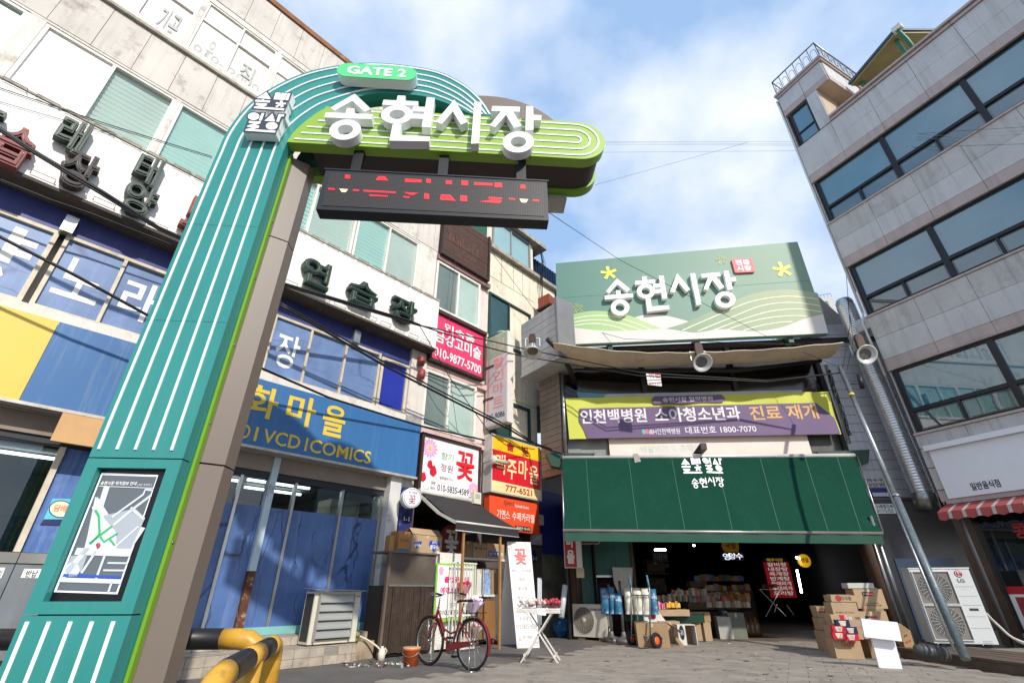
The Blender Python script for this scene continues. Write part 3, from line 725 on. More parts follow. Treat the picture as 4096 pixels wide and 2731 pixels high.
mb = MB(); mb.bar(LW.w(4.2, 6.9, -.1), LW.w(4.2, 6.9, .3), .05, .05); mb.bar(LW.w(4.2, 5.9, -.1), LW.w(4.2, 5.9, .3), .05, .05); part(vs_, 'bracket', mb, mat('rusty_bracket', '5A3424', .8))
# pub sign
bs_ = thing('pub_sign', 'yellow and red pub sign box with cream lettering and number 777-6521', 'sign', LW.w(5.5, 3.3, .2))
BF = LW
def bq(x, y): return BF.q('P', x, y, .3)
a0, a1 = bq(995, 95)[0], bq(1568, 265)[0]; zt, zb = 4.86, 3.32
mb = MB(); mb.box(BF, a0 - .015, a1 + .015, zb, zt, -.02, .3); part(bs_, 'case', mb, mat('white_sign_case', 'D5D2CC', .5, .3, var=.1, dirt=('8D877E', .5, 4)))
for nm, z0, z1, m in (('yellow_face', zt - .42, zt - .03, mat('pub_yellow', 'FBC21A', .5)), ('red_face', zb + .30, zt - .424, mat('pub_red', 'D3182B', .5)), ('cream_face', zb + .03, zb + .296, mat('pub_cream', 'F0D89C', .5))):
    mb = MB(); mb.box(BF, a0 + .02, a1 - .02, z0, z1, .301, .308); part(bs_, nm, mb, m)
maroon = mat('maroon_lettering', 'A5182A', .5)
text(bs_, BF, '솔', a0 + .55, zt - .36, a0 + .85, zt - .1, .312, maroon, off=.03); text(bs_, BF, '빛', a0 + 1.18, zt - .38, a0 + 1.46, zt - .1, .312, maroon, off=.03)
for i, s in enumerate('맥주마을'): text(bs_, BF, s, a0 + .12 + i * .46, zb + .42 + (.0 if i % 2 else .08), a0 + .5 + i * .46, zb + .95 + (.0 if i % 2 else .08), .312, mat('pub_lettering', 'F3DDA0', .5), off=.014, shear=.03)
text(bs_, BF, '777-6521', a0 + .52, zb + .08, a0 + 1.6, zb + .25, .312, maroon, off=.02)
fl = thing('security_floodlight', 'small cream floodlight on an arm in front of the pub sign', 'lamp', LW.w(4.3, 3.9, .4))
mb = MB(); mb.lathe(LW.w(4.05, 4.1, .45), LW.t, [(0, 0), (.1, .0), (.12, .03), (.07, .06), (.055, .1), (.06, .55), (0, .55)], 14); part(fl, 'body', mb, mat('cream_plastic', 'D9D4C0', .5))
mb = MB(); mb.tube([LW.w(4.1, 4.1, .45), LW.w(4.05, 4.05, .1), LW.w(4.05, 3.0, .05)], .02, 6); part(fl, 'arm', mb, steel)
# caramel shop sign
os_ = thing('caramel_shop_sign', 'orange red sign with white Korean lettering under the pub sign', 'sign', LW.w(5.3, 2.5, .2))
mb = MB(); mb.box(LW, 4.22, 6.2, 2.45, 3.26, .0, .2); part(os_, 'face', mb, mat('orange_red_face', 'E4502A', .5, var=.04))
text(os_, LW, '기연스', 4.5, 2.72, 4.98, 2.94, .206, white, off=.004); text(os_, LW, '수제카라멜', 5.08, 2.72, 5.98, 2.94, .206, white, off=.004); text(os_, LW, "Kigeon's", 4.75, 3.05, 5.15, 3.2, .206, mat('brown_script', '5A2410', .6), shear=.08); text(os_, LW, 'Handmade Caramel', 5.18, 3.06, 5.75, 3.14, .206, white)
mb = MB(); mb.box(LW, 5.2, 5.82, 2.48, 2.6, .202, .208); lb = part(os_, 'black_strip', mb, black); text(os_, LW, '특별한 레시피', 5.24, 2.5, 5.78, 2.58, .212, white)
# pink building ground floor shop behind the stall
mb = MB(); mb.box(LW, 2.04, 6.6, 0, 3.0, -3.2, -3.0); mb.box(LW, 2.04, 2.12, 0, 3.1, -3, -.1); mb.box(LW, 4.1, 4.26, 0, 3.1, -3, -.1); mb.box(LW, 6.3, 6.62, 0, 3.1, -6, -.1); mb.box(LW, 2.04, 6.6, 2.98, 3.1, -3, -.1); mb.box(LW, 4.26, 6.3, 0, 2.45, -.6, -.5); part(PB, 'shop_wall', mb, mat('shop_dark_wall', '55504A', .8, var=.3))
mb = MB(); mb.box(LW, 2.04, 4.2, 2.95, 3.3, -.1, -.02); part(PB, 'shop_fascia', mb, mat('shop_fascia', '4A4440', .7))
# navy panel and rusty wall between the shops and the market
gw = thing('gap_wall', 'deep blue sheet over a dark stained wall beside the market awning', 'wall', LW.w(7.1, 0, -.2))
mb = MB(); mb.box(LW, 6.6, 8.6, 2.0, 3.75, -.3, -.12); part(gw, 'blue_sheet', mb, mat('deep_blue_sheet', '2F388E', .6, var=.15, scale=1.2))
mb = MB(); mb.box(LW, 6.6, 8.6, 0, 2.0, -.32, -.14); part(gw, 'stained_wall', mb, mat('dark_stained_wall', '757060', .7, var=.4, scale=3, dirt=('A8A69A', .5, 9)))
mb = MB(); mb.box(LW, 6.6, 8.6, 3.75, 5.0, -.32, -.14); part(gw, 'grey_sheet', mb, mat('grey_sheet', '8C8480', .6, var=.1))
# ------------------------------------------------------------------ market hall front
siding_m = mat('grey_metal_siding', 'BEBEC0', .5, .2, var=.06, scale=2, streak=('6F6A66', .35), dirt=('77716B', .4, 4))
siding_d = mat('tan_grey_siding', '857A70', .6, .1, var=.1, scale=2, streak=('5B524A', .4))
glass_dk = mat('dark_market_glass', '191411', .12, var=.5, scale=.8, spec=.6)
steel_dk = mat('dark_brown_steel', '2A2220', .6, var=.2)
green_steel = mat('green_painted_steel', '173F30', .5, var=.1)
MH = thing('market_hall', 'grey sided market hall front with dark upper glazing above the green awning', 'building', MK.w(1.5, 0, -.5))
ML = Frame((1.41, 13.03), 143.6)
mb = MB(); mb.box(MK, -2.5, 4.95, 4.35, 7.6, -.5, -.22); part(MH, 'glazing', mb, glass_dk)
mb = MB(); mb.box(MK, -2.6, 6.9, 7.6, 7.75, -8, -.1); part(MH, 'roof_slab', mb, steel_dk)
for a in (-2.5, -.1, 2.5, 4.95):
    mb = MB(); mb.box(MK, a - .06, a + .06, 4.3, 7.6, -.22, -.12); part(MH, 'mullion', mb, steel_dk)
mb = MB(); mb.box(MK, -2.6, 5.0, 4.25, 4.36, -.5, -.1); part(MH, 'transom', mb, steel_dk)
mb = MB(); mb.box(MK, -2.6, 5.0, 3.0, 4.25, -.5, -.3); part(MH, 'header', mb, dark_m)
mb = MB(); mb.box(MK, -2.44, -1.3, 4.37, 5.1, -.215, -.2); part(MH, 'grey_pane', mb, mat('dusty_grey_pane', '8F8C88', .4, var=.2, scale=3))
mb = MB(); mb.box(MK, 4.0, 4.9, 4.37, 5.2, -.215, -.2); part(MH, 'grey_pane', mb, mat('dusty_dark_pane', '4A4643', .4, var=.25, scale=3))
def planks(par, fr, a0, a1, z0, z1, d, m, step=.19, name='siding_plank'):
    z = z0
    while z < z1 - .01:
        mb = MB(); t_ = min(z + step - .012, z1); mb.prism(fr, [(a0, z), (a1, z), (a1, t_), (a0, t_)], d - .03, d + rnd.uniform(-.002, .002)); part(par, name, mb, m); z += step
    mb = MB(); mb.box(fr, a0 + .01, a1 - .01, z0, z1, d - .2, d - .03); part(par, 'siding_backing', mb, mat('siding_groove', '4C4846', .8))
planks(MH, ML, -.93, .0, 3.9, 7.1, 0.0, siding_d)
planks(MH, ML, -1.03, .68, 6.98, 8.8, .62, siding_m, .24)
mb = MB(); mb.box(ML, -1.03, .72, 6.9, 6.97, -.4, .66); part(MH, 'siding_soffit', mb, siding_m)
mb = MB(); mb.box(ML, .69, .8, 6.98, 8.95, .0, .68); part(MH, 'corner_trim', mb, mat('corner_trim', '8F9092', .45, .5))
planks(MH, MK, 5.02, 7.2, 3.12, 8.0, -.15, siding_m, .25)
mb = MB(); mb.box(MK, 4.9, 7.4, 0, 3.1, -.4, -.12); part(MH, 'dark_panel_wall', mb, mat('dark_reflective_panel', '5E5A58', .18, var=.25, scale=.9, spec=.6))
mb = MB(); mb.box(MK, 4.9, 7.3, 3.08, 3.15, -.12, -.08); part(MH, 'panel_trim', mb, mat('panel_trim', '5A5654', .5))
mb = MB(); mb.box(MK, 5.19, 6.5, 0.1, 1.75, -.115, -.09); part(MH, 'blue_grey_board', mb, mat('blue_grey_board', '8794A8', .5, var=.08))
mb = MB(); mb.box(MK, 4.75, 6.8, 7.76, 8.25, -1.6, -.2); part(MH, 'parapet', mb, siding_m)
# lane hall behind: roof and side walls keep it dark
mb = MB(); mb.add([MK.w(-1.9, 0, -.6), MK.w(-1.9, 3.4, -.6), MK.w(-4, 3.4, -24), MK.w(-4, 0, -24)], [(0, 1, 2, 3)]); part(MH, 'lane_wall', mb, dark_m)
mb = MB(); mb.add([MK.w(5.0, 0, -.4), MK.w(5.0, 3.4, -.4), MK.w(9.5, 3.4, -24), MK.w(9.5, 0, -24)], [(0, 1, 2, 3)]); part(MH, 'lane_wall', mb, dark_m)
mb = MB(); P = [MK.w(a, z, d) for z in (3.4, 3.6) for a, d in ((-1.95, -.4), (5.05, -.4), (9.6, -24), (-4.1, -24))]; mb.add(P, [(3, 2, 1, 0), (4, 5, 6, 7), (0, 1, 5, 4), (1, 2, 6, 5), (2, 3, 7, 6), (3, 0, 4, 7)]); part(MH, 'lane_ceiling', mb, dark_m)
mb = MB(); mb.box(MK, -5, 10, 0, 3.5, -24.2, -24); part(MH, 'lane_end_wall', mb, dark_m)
mb = MB(); mb.box(MK, -4, 9, 7.76, 9.0, -9, -3); part(MH, 'arcade_roof', mb, steel_dk)
# sloping roof sheet seen behind the sign on the right
mb = MB(); mb.prism(MK, [(5.5, 7.8), (6.6, 7.8), (5.56, 9.6)], -3.0, -.25); part(MH, 'roof_gable', mb, mat('roof_gable_sheet', '9A958E', .6))
mb = MB(); mb.lathe(MK.w(6.25, 8.2, -1.2), (MK.n * .6 + Vector((.3, 0, .7))), [(.34, -.6), (.34, .25), (.30, .25), (.30, -.5)], 20); part(MH, 'vent_elbow', mb, mat('black_vent', '0E0E10', .6))

# big sign: painted hills and white letters
S_ = MK.qs('C', [(275, 240), (1790, 105), (1985, 680), (287, 755)], .2)
sg = thing('market_sign', 'large green market sign with white raised letters, painted hills and yellow stars', 'sign', MK.w(1.5, 7.8, .1))
TL, TR, BR, BL = S_
def onsign(u, v):
    """u from left, v from bottom on the board"""
    b = (BL[0] + (BR[0] - BL[0]) * u, BL[1] + (BR[1] - BL[1]) * u); t_ = (TL[0] + (TR[0] - TL[0]) * u, TL[1] + (TR[1] - TL[1]) * u)
    return (b[0] + (t_[0] - b[0]) * v, b[1] + (t_[1] - b[1]) * v)
mb = MB(); mb.prism(MK, [BL, BR, TR, TL], .02, .2); part(sg, 'board', mb, mat('sage_green_board', '5C8377', .55, var=.04, scale=.5))
def grad_mat(name, c1, c2, a0, a1, fr, rough=.55):
    """printed colour gradient running along the board"""
    m = mat(name, c1, rough, var=.02); t = m.node_tree; N = t.nodes; l = t.links.new
    g = N.new('ShaderNodeNewGeometry'); dt = N.new('ShaderNodeVectorMath'); dt.operation = 'DOT_PRODUCT'; dt.inputs[1].default_value = fr.t; l(g.outputs['Position'], dt.inputs[0])
    o = fr.o.dot(fr.t); r = N.new('ShaderNodeMapRange'); r.inputs['From Min'].default_value = o + a0; r.inputs['From Max'].default_value = o + a1; l(dt.outputs['Value'], r.inputs['Value'])
    x = N.new('ShaderNodeMix'); x.data_type = 'RGBA'; l(r.outputs[0], x.inputs[0]); x.inputs[6].default_value = (*srgb(c1), 1); x.inputs[7].default_value = (*srgb(c2), 1)
    l(x.outputs[2], N['Principled BSDF'].inputs['Base Color']); return m
mb = MB(); mb.sheet(MK, [onsign(0.002, .003), onsign(.998, .003), onsign(.998, .997), onsign(.002, .997)], .203); part(sg, 'printed_sky', mb, grad_mat('sage_gradient', '557F74', '86A18C', -2.2, 4.6, MK))
def hill(top, bottom, d, m, name='printed_hill'):
    tp = smooth(MK.qs('C', top, .2), 6); bt = smooth(MK.qs('C', bottom, .2), 6)
    mb = MB(); mb.sheet(MK, tp + bt[::-1], d); return part(sg, name, mb, m)
g_l, g_r, c_m = grad_mat('hill_light_green', '93B878', 'AFC88C', -2.5, 0, MK), grad_mat('hill_sage', '76937A', 'A8B28E', 0, 5, MK), mat('hill_cream', 'D9D2CB', .55, var=.02)
hill([(740, 590), (830, 565), (960, 568), (1110, 605)], [(740, 640), (850, 660), (945, 655), (1110, 607)], .205, c_m)
hill([(955, 655), (1100, 608), (1300, 520), (1500, 435), (1700, 405), (1880, 420), (1917, 430)], [(955, 668), (1100, 690), (1300, 680), (1500, 680), (1700, 660), (1880, 600), (1955, 570)], .207, g_r)
hill([(285, 600), (380, 560), (500, 540), (620, 545), (740, 570), (850, 615), (955, 655)], [(285, 640), (380, 660), (500, 668), (620, 670), (740, 668), (850, 662), (955, 656)], .209, g_l)
hill([(286, 625), (420, 648), (600, 665), (800, 660), (960, 652), (1080, 668), (1160, 676), (1300, 655), (1450, 665), (1560, 665), (1700, 640), (1830, 590), (1950, 560)], [(288, 753), (500, 742), (700, 735), (900, 726), (960, 724), (1080, 718), (1200, 713), (1300, 709), (1450, 702), (1600, 696), (1750, 690), (1900, 683), (1983, 679)], .211, c_m)
line_m = mat('hill_line', 'E9EFD6', .55)
for pts in ([(1070, 660), (1300, 560), (1500, 480), (1700, 448), (1850, 455), (1920, 466)], [(1165, 665), (1350, 590), (1550, 510), (1720, 486), (1850, 494), (1930, 506)], [(1250, 665), (1420, 600), (1600, 545), (1750, 527), (1860, 532), (1940, 545)], [(1340, 660), (1480, 610), (1620, 580), (1760, 568), (1850, 572)], [(1450, 662), (1560, 630), (1680, 610), (1760, 605)],
            [(300, 615), (420, 580), (540, 567), (660, 580), (790, 620), (870, 655)], [(310, 632), (430, 602), (540, 594), (650, 608), (760, 640), (810, 660)], [(340, 642), (440, 622), (540, 618), (640, 634), (720, 662)]):
    mb = MB(); mb.strip(MK, smooth(MK.qs('C', pts, .21), 5), .028, .209, .2125); part(sg, 'hill_line', mb, line_m)
mb = MB(); mb.strip(MK, [onsign(0, .55), onsign(1, .55)], .01, .203, .2045); part(sg, 'board_joint', mb, mat('board_joint', '3E5A50', .7))
# the market name, stroke by stroke (measured on this sign, reused on the gate and the awning)
STROKES = [('p', [(330, 258), (530, 418), (485, 460), (335, 345), (212, 480), (165, 450)]), ('p', [(315, 437), (383, 435), (386, 500), (320, 504)]), ('p', [(143, 515), (570, 483), (575, 540), (148, 575)]), ('r', (378, 695, 140, 120, 71, 60)),
           ('p', [(710, 230), (778, 225), (785, 290), (718, 295)]), ('p', [(605, 297), (905, 275), (910, 325), (610, 355)]), ('r', (768, 450, 136, 108, 68, 54)), ('p', [(965, 218), (1035, 217), (1090, 560), (1015, 565)]),
           ('p', [(880, 342), (990, 334), (997, 390), (880, 398)]), ('p', [(886, 428), (1003, 418), (1010, 474), (880, 484)]), ('p', [(765, 568), (838, 562), (853, 684), (1117, 667), (1123, 722), (790, 756)]),
           ('p', [(1240, 182), (1438, 420), (1380, 458), (1262, 315), (1200, 472), (1132, 455)]), ('p', [(1440, 183), (1510, 178), (1607, 648), (1535, 662)]),
           ('p', [(1608, 190), (1885, 165), (1895, 222), (1615, 248)]), ('p', [(1710, 240), (1830, 230), (1955, 385), (1885, 420), (1770, 275), (1700, 432), (1642, 418)]), ('p', [(1945, 148), (2015, 143), (2083, 420), (2005, 430)]), ('p', [(2035, 245), (2122, 240), (2133, 300), (2048, 305)]), ('r', (1968, 577, 153, 123, 78, 61))]
WORD = []
for k, s in STROKES:
    if k == 'p': WORD.append(('p', MK.qs('W', s, .3)))
    else: WORD.append(('r', MK.qs('W', ell(s[0], s[1], s[2], s[3], 32), .3), MK.qs('W', ell(s[0], s[1], s[4], s[5], 32), .3)))
_ax = [p[0] for s in WORD for p in s[1]]; _az = [p[1] for s in WORD for p in s[1]]
WBOX = (min(_ax), min(_az), max(_ax), max(_az))
LETTER_OF = [0] * 4 + [1] * 7 + [2] * 2 + [3] * 5
def word(par, fr, d0, d1, m, fit=None, name='raised_letter', boxes=None):
    """boxes: one target box (a0,z0,a1,z1) for each of the four letters; otherwise in place"""
    for L in range(4):
        mb = MB(); ss = [s for s, l in zip(WORD, LETTER_OF) if l == L]
        xs = [p[0] for s in ss for p in s[1]]; zs = [p[1] for s in ss for p in s[1]]; bx = (min(xs), min(zs), max(xs), max(zs))
        if boxes: T = boxes[L]; f = lambda p: (T[0] + (p[0] - bx[0]) / (bx[2] - bx[0]) * (T[2] - T[0]), T[1] + (p[1] - bx[1]) / (bx[3] - bx[1]) * (T[3] - T[1]))
        elif fit: f = lambda p: (fit[0] + (p[0] - WBOX[0]) / (WBOX[2] - WBOX[0]) * (fit[2] - fit[0]), fit[1] + (p[1] - WBOX[1]) / (WBOX[3] - WBOX[1]) * (fit[3] - fit[1]))
        else: f = lambda p: p
        for i, s in enumerate(ss):
            e = .0009 * i
            if s[0] == 'p': mb.prism(fr, [f(p) for p in s[1]], d0, d1 + e)
            else: mb.ring(fr, [f(p) for p in s[1]], [f(p) for p in s[2]], d0, d1 + e)
        part(par, name, mb, m)
let_w = mat('white_letter_paint', 'F4F4F2', .45, var=.02)
word(sg, MK, .215, .36, let_w)
star_y = mat('yellow_star', 'EFE24E', .5)
def star(par, fr, cx, cz, r, d, m, outline=False, name='star', rot=0):
    mb = MB(); pts = []
    for i in range(5):
        an = math.pi / 2 + rot + 2 * math.pi * i / 5
        for da, rr in ((-.62, .30), (-.20, 1.0), (.20, 1.0)):
            pts.append((cx + r * rr * math.cos(an + da), cz + r * rr * math.sin(an + da)))
    if outline: mb.strip(fr, pts, .013, d, d + .004, True)
    else: mb.sheet(fr, pts, d + .003)
    part(par, name, mb, m)
for x, y, r, ol in ((607, 302, .27, 0), (1695, 280, .30, 0), (1312, 222, .17, 1), (411, 522, .17, 1)):
    c_ = MK.q('C', x, y, .2); star(sg, MK, c_[0], c_[1], r, .213, star_y, ol, rot=.1)
p0, p1 = MK.q('C', 1398, 302, .25), MK.q('C', 1500, 208, .25)
mb = MB(); mb.prism(MK, rrect(p0[0], p0[1] + .0, p1[0], p1[1], .06), .2, .27); rb_ = part(sg, 'red_seal', mb, mat('seal_red', 'E0525C', .5, var=.03))
dx, dz = p1[0] - p0[0], p1[1] - p0[1]
text(rb_, MK, '전통', p0[0] + dx * .14, p0[1] + dz * .52, p0[0] + dx * .86, p0[1] + dz * .9, .274, white, off=.03); text(rb_, MK, '시장', p0[0] + dx * .14, p0[1] + dz * .1, p0[0] + dx * .86, p0[1] + dz * .46, .274, white, off=.03)
for a in (-1.0, 1.6, 4.3):
    mb = MB(); mb.box(MK, a - .07, a + .07, 7.55, 7.85, -.3, .1); part(sg, 'bracket', mb, green_steel)

# cloth canopy under the sign
cn = thing('cloth_canopy', 'sagging cream cloth canopy stretched under the market sign', 'canopy', MK.w(1, 7, .5))
cloth_m = mat('cream_canvas', 'DCC7AC', .85, var=.12, scale=2, dirt=('8C7660', .5, 3))
N1, N2 = 30, 6; V, Fq = [], []
for i in range(N1 + 1):
    u = i / N1; a = -2.75 + 7.7 * u
    sag = -.10 * (1 - abs((u * 2) % 1 - .5) * 2)
    zf = 7.24 - .46 * math.sin(min(u / .55, 1) * math.pi / 2) + (.12 * (u - .55) / .45 if u > .55 else 0)
    for j in range(N2 + 1):
        v = j / N2
        V.append(MK.w(a + (.35 * (1 - v) if u < .1 else 0), zf + sag * 0.5 + (7.07 - zf) * (1 - v) - .18 * math.sin(v * math.pi), -.1 + 1.35 * v + .03 * math.sin(i * 1.7)))
for i in range(N1):
    for j in range(N2): Fq.append((i * (N2 + 1) + j, (i + 1) * (N2 + 1) + j, (i + 1) * (N2 + 1) + j + 1, i * (N2 + 1) + j + 1))
mb = MB(); mb.add(V, Fq, True); part(cn, 'cloth', mb, cloth_m)
mb = MB(); mb.tube(V[N2::N2 + 1], .014, 6); part(cn, 'front_hem', mb, mat('canvas_hem', 'D8C6AE', .8))
mb = MB(); mb.tube([MK.w(-2.9, 7.35, 1.3), MK.w(-2.6, 7.2, .9), MK.w(-2.3, 6.85, .4), MK.w(-2.1, 6.5, -.1)], .07, 8); part(cn, 'curved_rib', mb, steel_dk)
mb = MB(); mb.tube([MK.w(-2.3, 6.95, .15), MK.w(0, 6.75, .2), MK.w(2.5, 6.65, .2), MK.w(4.9, 6.9, .15)], .06, 8); part(cn, 'roller', mb, steel_dk)
# horn lamps
lamp_w = mat('lamp_white', 'D9D8D2', .35, .2, var=.05)
def horn_lamp(c, x, y, d, label, look):
    a, z = MK.q(c, x, y, d)
    t_ = thing('horn_lamp', label, 'lamp', MK.w(a, z, d), 'round horn lamps on the canopy edge')
    o = MK.w(a, z, d); ax = Vector(look).normalized()
    mb = MB(); mb.lathe(o, ax, [(.09, -.3), (.11, -.2), (.17, -.1), (.25, 0), (.26, .02), (.24, .02), (.15, -.06)], 24); part(t_, 'reflector', mb, lamp_w)
    mb = MB(); mb.lathe(o, ax, [(0, -.05), (.15, -.055)], 24); part(t_, 'lens', mb, mat('lamp_lens', '6F6C66', .3, var=.3, scale=20))
    mb = MB()
    for k in range(14):
        an = 2 * math.pi * k / 14; x_ = ax.orthogonal().normalized(); y_ = ax.cross(x_); c_ = x_ * math.cos(an) + y_ * math.sin(an)
        mb.bar(o + c_ * .10 - ax * .30, o + c_ * .19 - ax * .08, .012, .03, c_)
    part(t_, 'cooling_fins', mb, mat('lamp_fin', '9A9A96', .4, .5))
    mb = MB(); mb.lathe(o - ax * .3, -ax, [(.09, 0), (.1, .05), (.0, .06)], 16); part(t_, 'cap', mb, steel_dk)
    mb = MB(); h = o - ax * .25 + Vector((0, 0, .25)); mb.bar(o - ax * .25 + MK.t * .2, h + MK.t * .2, .02, .03); mb.bar(o - ax * .25 - MK.t * .2, h - MK.t * .2, .02, .03); mb.bar(h - MK.t * .21, h + MK.t * .21, .03, .02); part(t_, 'yoke', mb, lamp_w)
    mb = MB(); mb.prism(MK.shift(a, d - .12), [(x_ * .1, z - CAMH * 0 + zz) for x_, zz in ((-1, .2), (1, .2), (1, .52), (.7, .62), (-.7, .62), (-1, .52))], 0, .09); part(t_, 'ballast', mb, mat('rust_brown_case', '3E2118', .6))
    return t_
horn_lamp('S', 168, 545, 1.4, 'round horn lamp at the left end of the canopy edge', (-.05, -.3, -.95))
horn_lamp('C', 1195, 862, 1.35, 'round horn lamp at the middle of the canopy edge', (.0, -.75, -.66))
horn_lamp('C', 2225, 812, 1.35, 'round horn lamp beside the silver duct on the right', (-.1, -.85, -.5))

# hospital banner
bn = thing('hospital_banner', 'yellow and purple cloth banner with bold Korean lettering and number 1800-7070', 'banner', MK.w(1.2, 4.75, .1))
q_ = MK.qs('C', [(335, 1085), (1985, 1042), (2065, 1312), (360, 1342)], .05)
def ban(u, v):
    b = (q_[3][0] + (q_[2][0] - q_[3][0]) * u, q_[3][1] + (q_[2][1] - q_[3][1]) * u); t_ = (q_[0][0] + (q_[1][0] - q_[0][0]) * u, q_[0][1] + (q_[1][1] - q_[0][1]) * u)
    return (b[0] + (t_[0] - b[0]) * v, b[1] + (t_[1] - b[1]) * v - .0 * math.sin(u * math.pi))
mb = MB(); V = []; Fq = []
for i in range(41):
    for j in range(9):
        a, z = ban(i / 40, j / 8); V.append(MK.w(a, z, .05 + .022 * math.sin(i * .55 + j * .3) * (j / 8 * .6 + .4) + .012 * math.sin(i * 1.3 - j)))
for i in range(40):
    for j in range(8): Fq.append((i * 9 + j, (i + 1) * 9 + j, (i + 1) * 9 + j + 1, i * 9 + j + 1))
mb.add(V, Fq, True); part(bn, 'cloth', mb, mat('banner_yellow', 'C9CC4E', .6, var=.05, scale=1))
pur = mat('banner_purple', '6A5378', .6, var=.08, scale=1)
def bansheet(pts, d, m, name):
    mb = MB(); mb.sheet(MK, [ban(u, v) for u, v in pts], d); return part(bn, name, mb, m)
bansheet([(.07, .0), (.995, .0), (.99, .36), (.94, .72), (.05, .72), (.045, .42)], .094, pur, 'purple_field')
bansheet([(.33 + .012, .79), (.60, .79), (.612, .88), (.60, .975), (.345, .975), (.333, .88)], .094, pur, 'purple_pill')
def bantext(s, u0, v0, u1, v1, m, off=.02):
    a0, z0 = ban(u0, v0); a1, z1 = ban(u1, v1); text(bn, MK, s, a0, z0, a1, z1, .1, m, off=off, name='lettering')
bw_ = mat('banner_white', 'E6E2E4', .6); bo = mat('banner_orange', 'D9A868', .6)
bantext('송헌시장 협력병원', .375, .82, .565, .945, bw_, .01)
bantext('인천백병원', .05, .34, .305, .69, bw_, .022); bantext('소아청소년과', .335, .34, .655, .69, bw_, .022); bantext('진료 재개', .69, .34, .935, .69, bo, .022)
bantext('iBH인천백병원', .305, .06, .42, .2, bw_, .01); bantext('대표번호 1800-7070', .44, .06, .70, .24, bw_, .01)
for dx_, m in ((0, mat('logo_teal', '4FB0A8', .5)), (.012, mat('logo_red', 'D8627C', .5))):
    bansheet([(.285 + dx_ + .007 * math.cos(t_), .13 + .06 * math.sin(t_)) for t_ in [k * .5 for k in range(12)]], .098 + dx_ * .2, m, 'logo_mark')
# second banner peeking out behind, pale sheet below
b2 = thing('rear_banner', 'pale blue and white banner mostly hidden behind the hospital banner', 'banner', MK.w(1, 5.9, 0))
mb = MB(); mb.sheet(MK, MK.qs('C', [(405, 1045), (590, 1058), (560, 1085), (420, 1085)], 0), -.02); part(b2, 'blue_end', mb, mat('banner_blue', '5E93A4', .6))
mb = MB(); mb.sheet(MK, MK.qs('C', [(590, 1058), (1820, 1032), (1820, 1060), (560, 1090)], 0), -.02); part(b2, 'white_end', mb, mat('banner_pale', 'B9BABF', .6))
ps = thing('pale_banner', 'washed out pale pink banner with faint turquoise lettering above the awning', 'banner', MK.w(1.4, 4.3, -.05))
mb = MB(); mb.box(MK, -1.3, 4.02, 4.28, 4.86, -.09, -.07); part(ps, 'cloth', mb, mat('faded_pink_cloth', 'EBD5C8', .6, var=.06, dirt=('C9D4DE', .5, 1.2)))
text(ps, MK, '배달비까지 공짜?!', -.45, 4.42, 1.1, 4.62, -.064, mat('faint_turquoise', 'BFD6D2', .6), off=.01)
hs = thing('height_warning_sign', 'small white height limit sign hung from the cables', 'sign', MK.w(-.0, 6.3, 1.2))
q4 = MK.qs('C', [(840, 925), (930, 935), (940, 1010), (852, 1000)], 1.2)
mb = MB(); mb.prism(MK, q4, 1.19, 1.2); part(hs, 'plate', mb, white)
text(hs, MK, '위험', q4[0][0] + .05, q4[2][1] + .24, q4[1][0] - .02, q4[0][1] - .02, 1.204, mat('warning_red', 'D03038', .5), off=.02)
text(hs, MK, '높이4.5M', q4[3][0] + .03, q4[2][1] + .03, q4[2][0] - .02, q4[2][1] + .11, 1.204, mat('warning_red', 'D03038', .5))

# green roll awning
aw_m = mat('green_awning_cloth', '123E31', .9, spec=.12, var=.08, scale=.8, streak=('1F5042', .3))
aw = thing('green_awning', 'long dark green roll awning with white logo over the lane entrance', 'awning', MK.w(1.2, 2, .8))
tl, tr = MK.w(*MK.q('C', 315, 1458, .12), .12), MK.w(*MK.q('C', 2150, 1443, .12), .12)
bl, br = gy('X', 95, 1195, 11.6), gy('Y', 2225, 1255, 11.5)
def awp(u, v, out=0.0):
    t_ = tl.lerp(tr, u); b = bl.lerp(br, u); nrm = (br - bl).cross(tl - bl).normalized()
    p = b.lerp(t_, v) + Vector((0, 0, -.10 * math.sin(v * math.pi)))
    fold = .016 * math.sin(u * 46) * (1 - v) + .03 * math.exp(-((u - .48 - .1 * (1 - v)) / .03) ** 2)
    return p + (-nrm if nrm.y > 0 else nrm) * (fold + out)
mb = MB(); V = []; Fq = []
for i in range(61):
    for j in range(9): V.append(awp(i / 60, j / 8))
for i in range(60):
    for j in range(8): Fq.append((i * 9 + j, (i + 1) * 9 + j, (i + 1) * 9 + j + 1, i * 9 + j + 1))
mb.add(V, Fq, True); part(aw, 'cloth', mb, aw_m)
for u in (.085, .235, .385, .535, .685, .835, .94):
    mb = MB()
    V = []
    for j in range(9): V += [awp(u - .0012, j / 8, .006), awp(u + .0012, j / 8, .006)]
    mb.add(V, [(2 * j, 2 * j + 1, 2 * j + 3, 2 * j + 2) for j in range(8)], True); part(aw, 'seam', mb, mat('awning_seam', '235647', .7))
mb = MB(); mb.tube([tl, tr], .05, 10); part(aw, 'top_tube', mb, mat('awning_tube', 'D8D8D4', .4, .3))
mb = MB(); mb.tube([bl - MK.t * .03, br + MK.t * .03], .035, 10); part(aw, 'front_rail', mb, mat('awning_rail', 'A9A29C', .35, .6))
mb = MB(); V = []
for i in range(61):
    p = bl.lerp(br, i / 60); V += [p + Vector((0, -.005 + .008 * math.sin(i * 1.1), -.03)), p + Vector((0, .0 + .014 * math.sin(i * 1.1), -.225))]
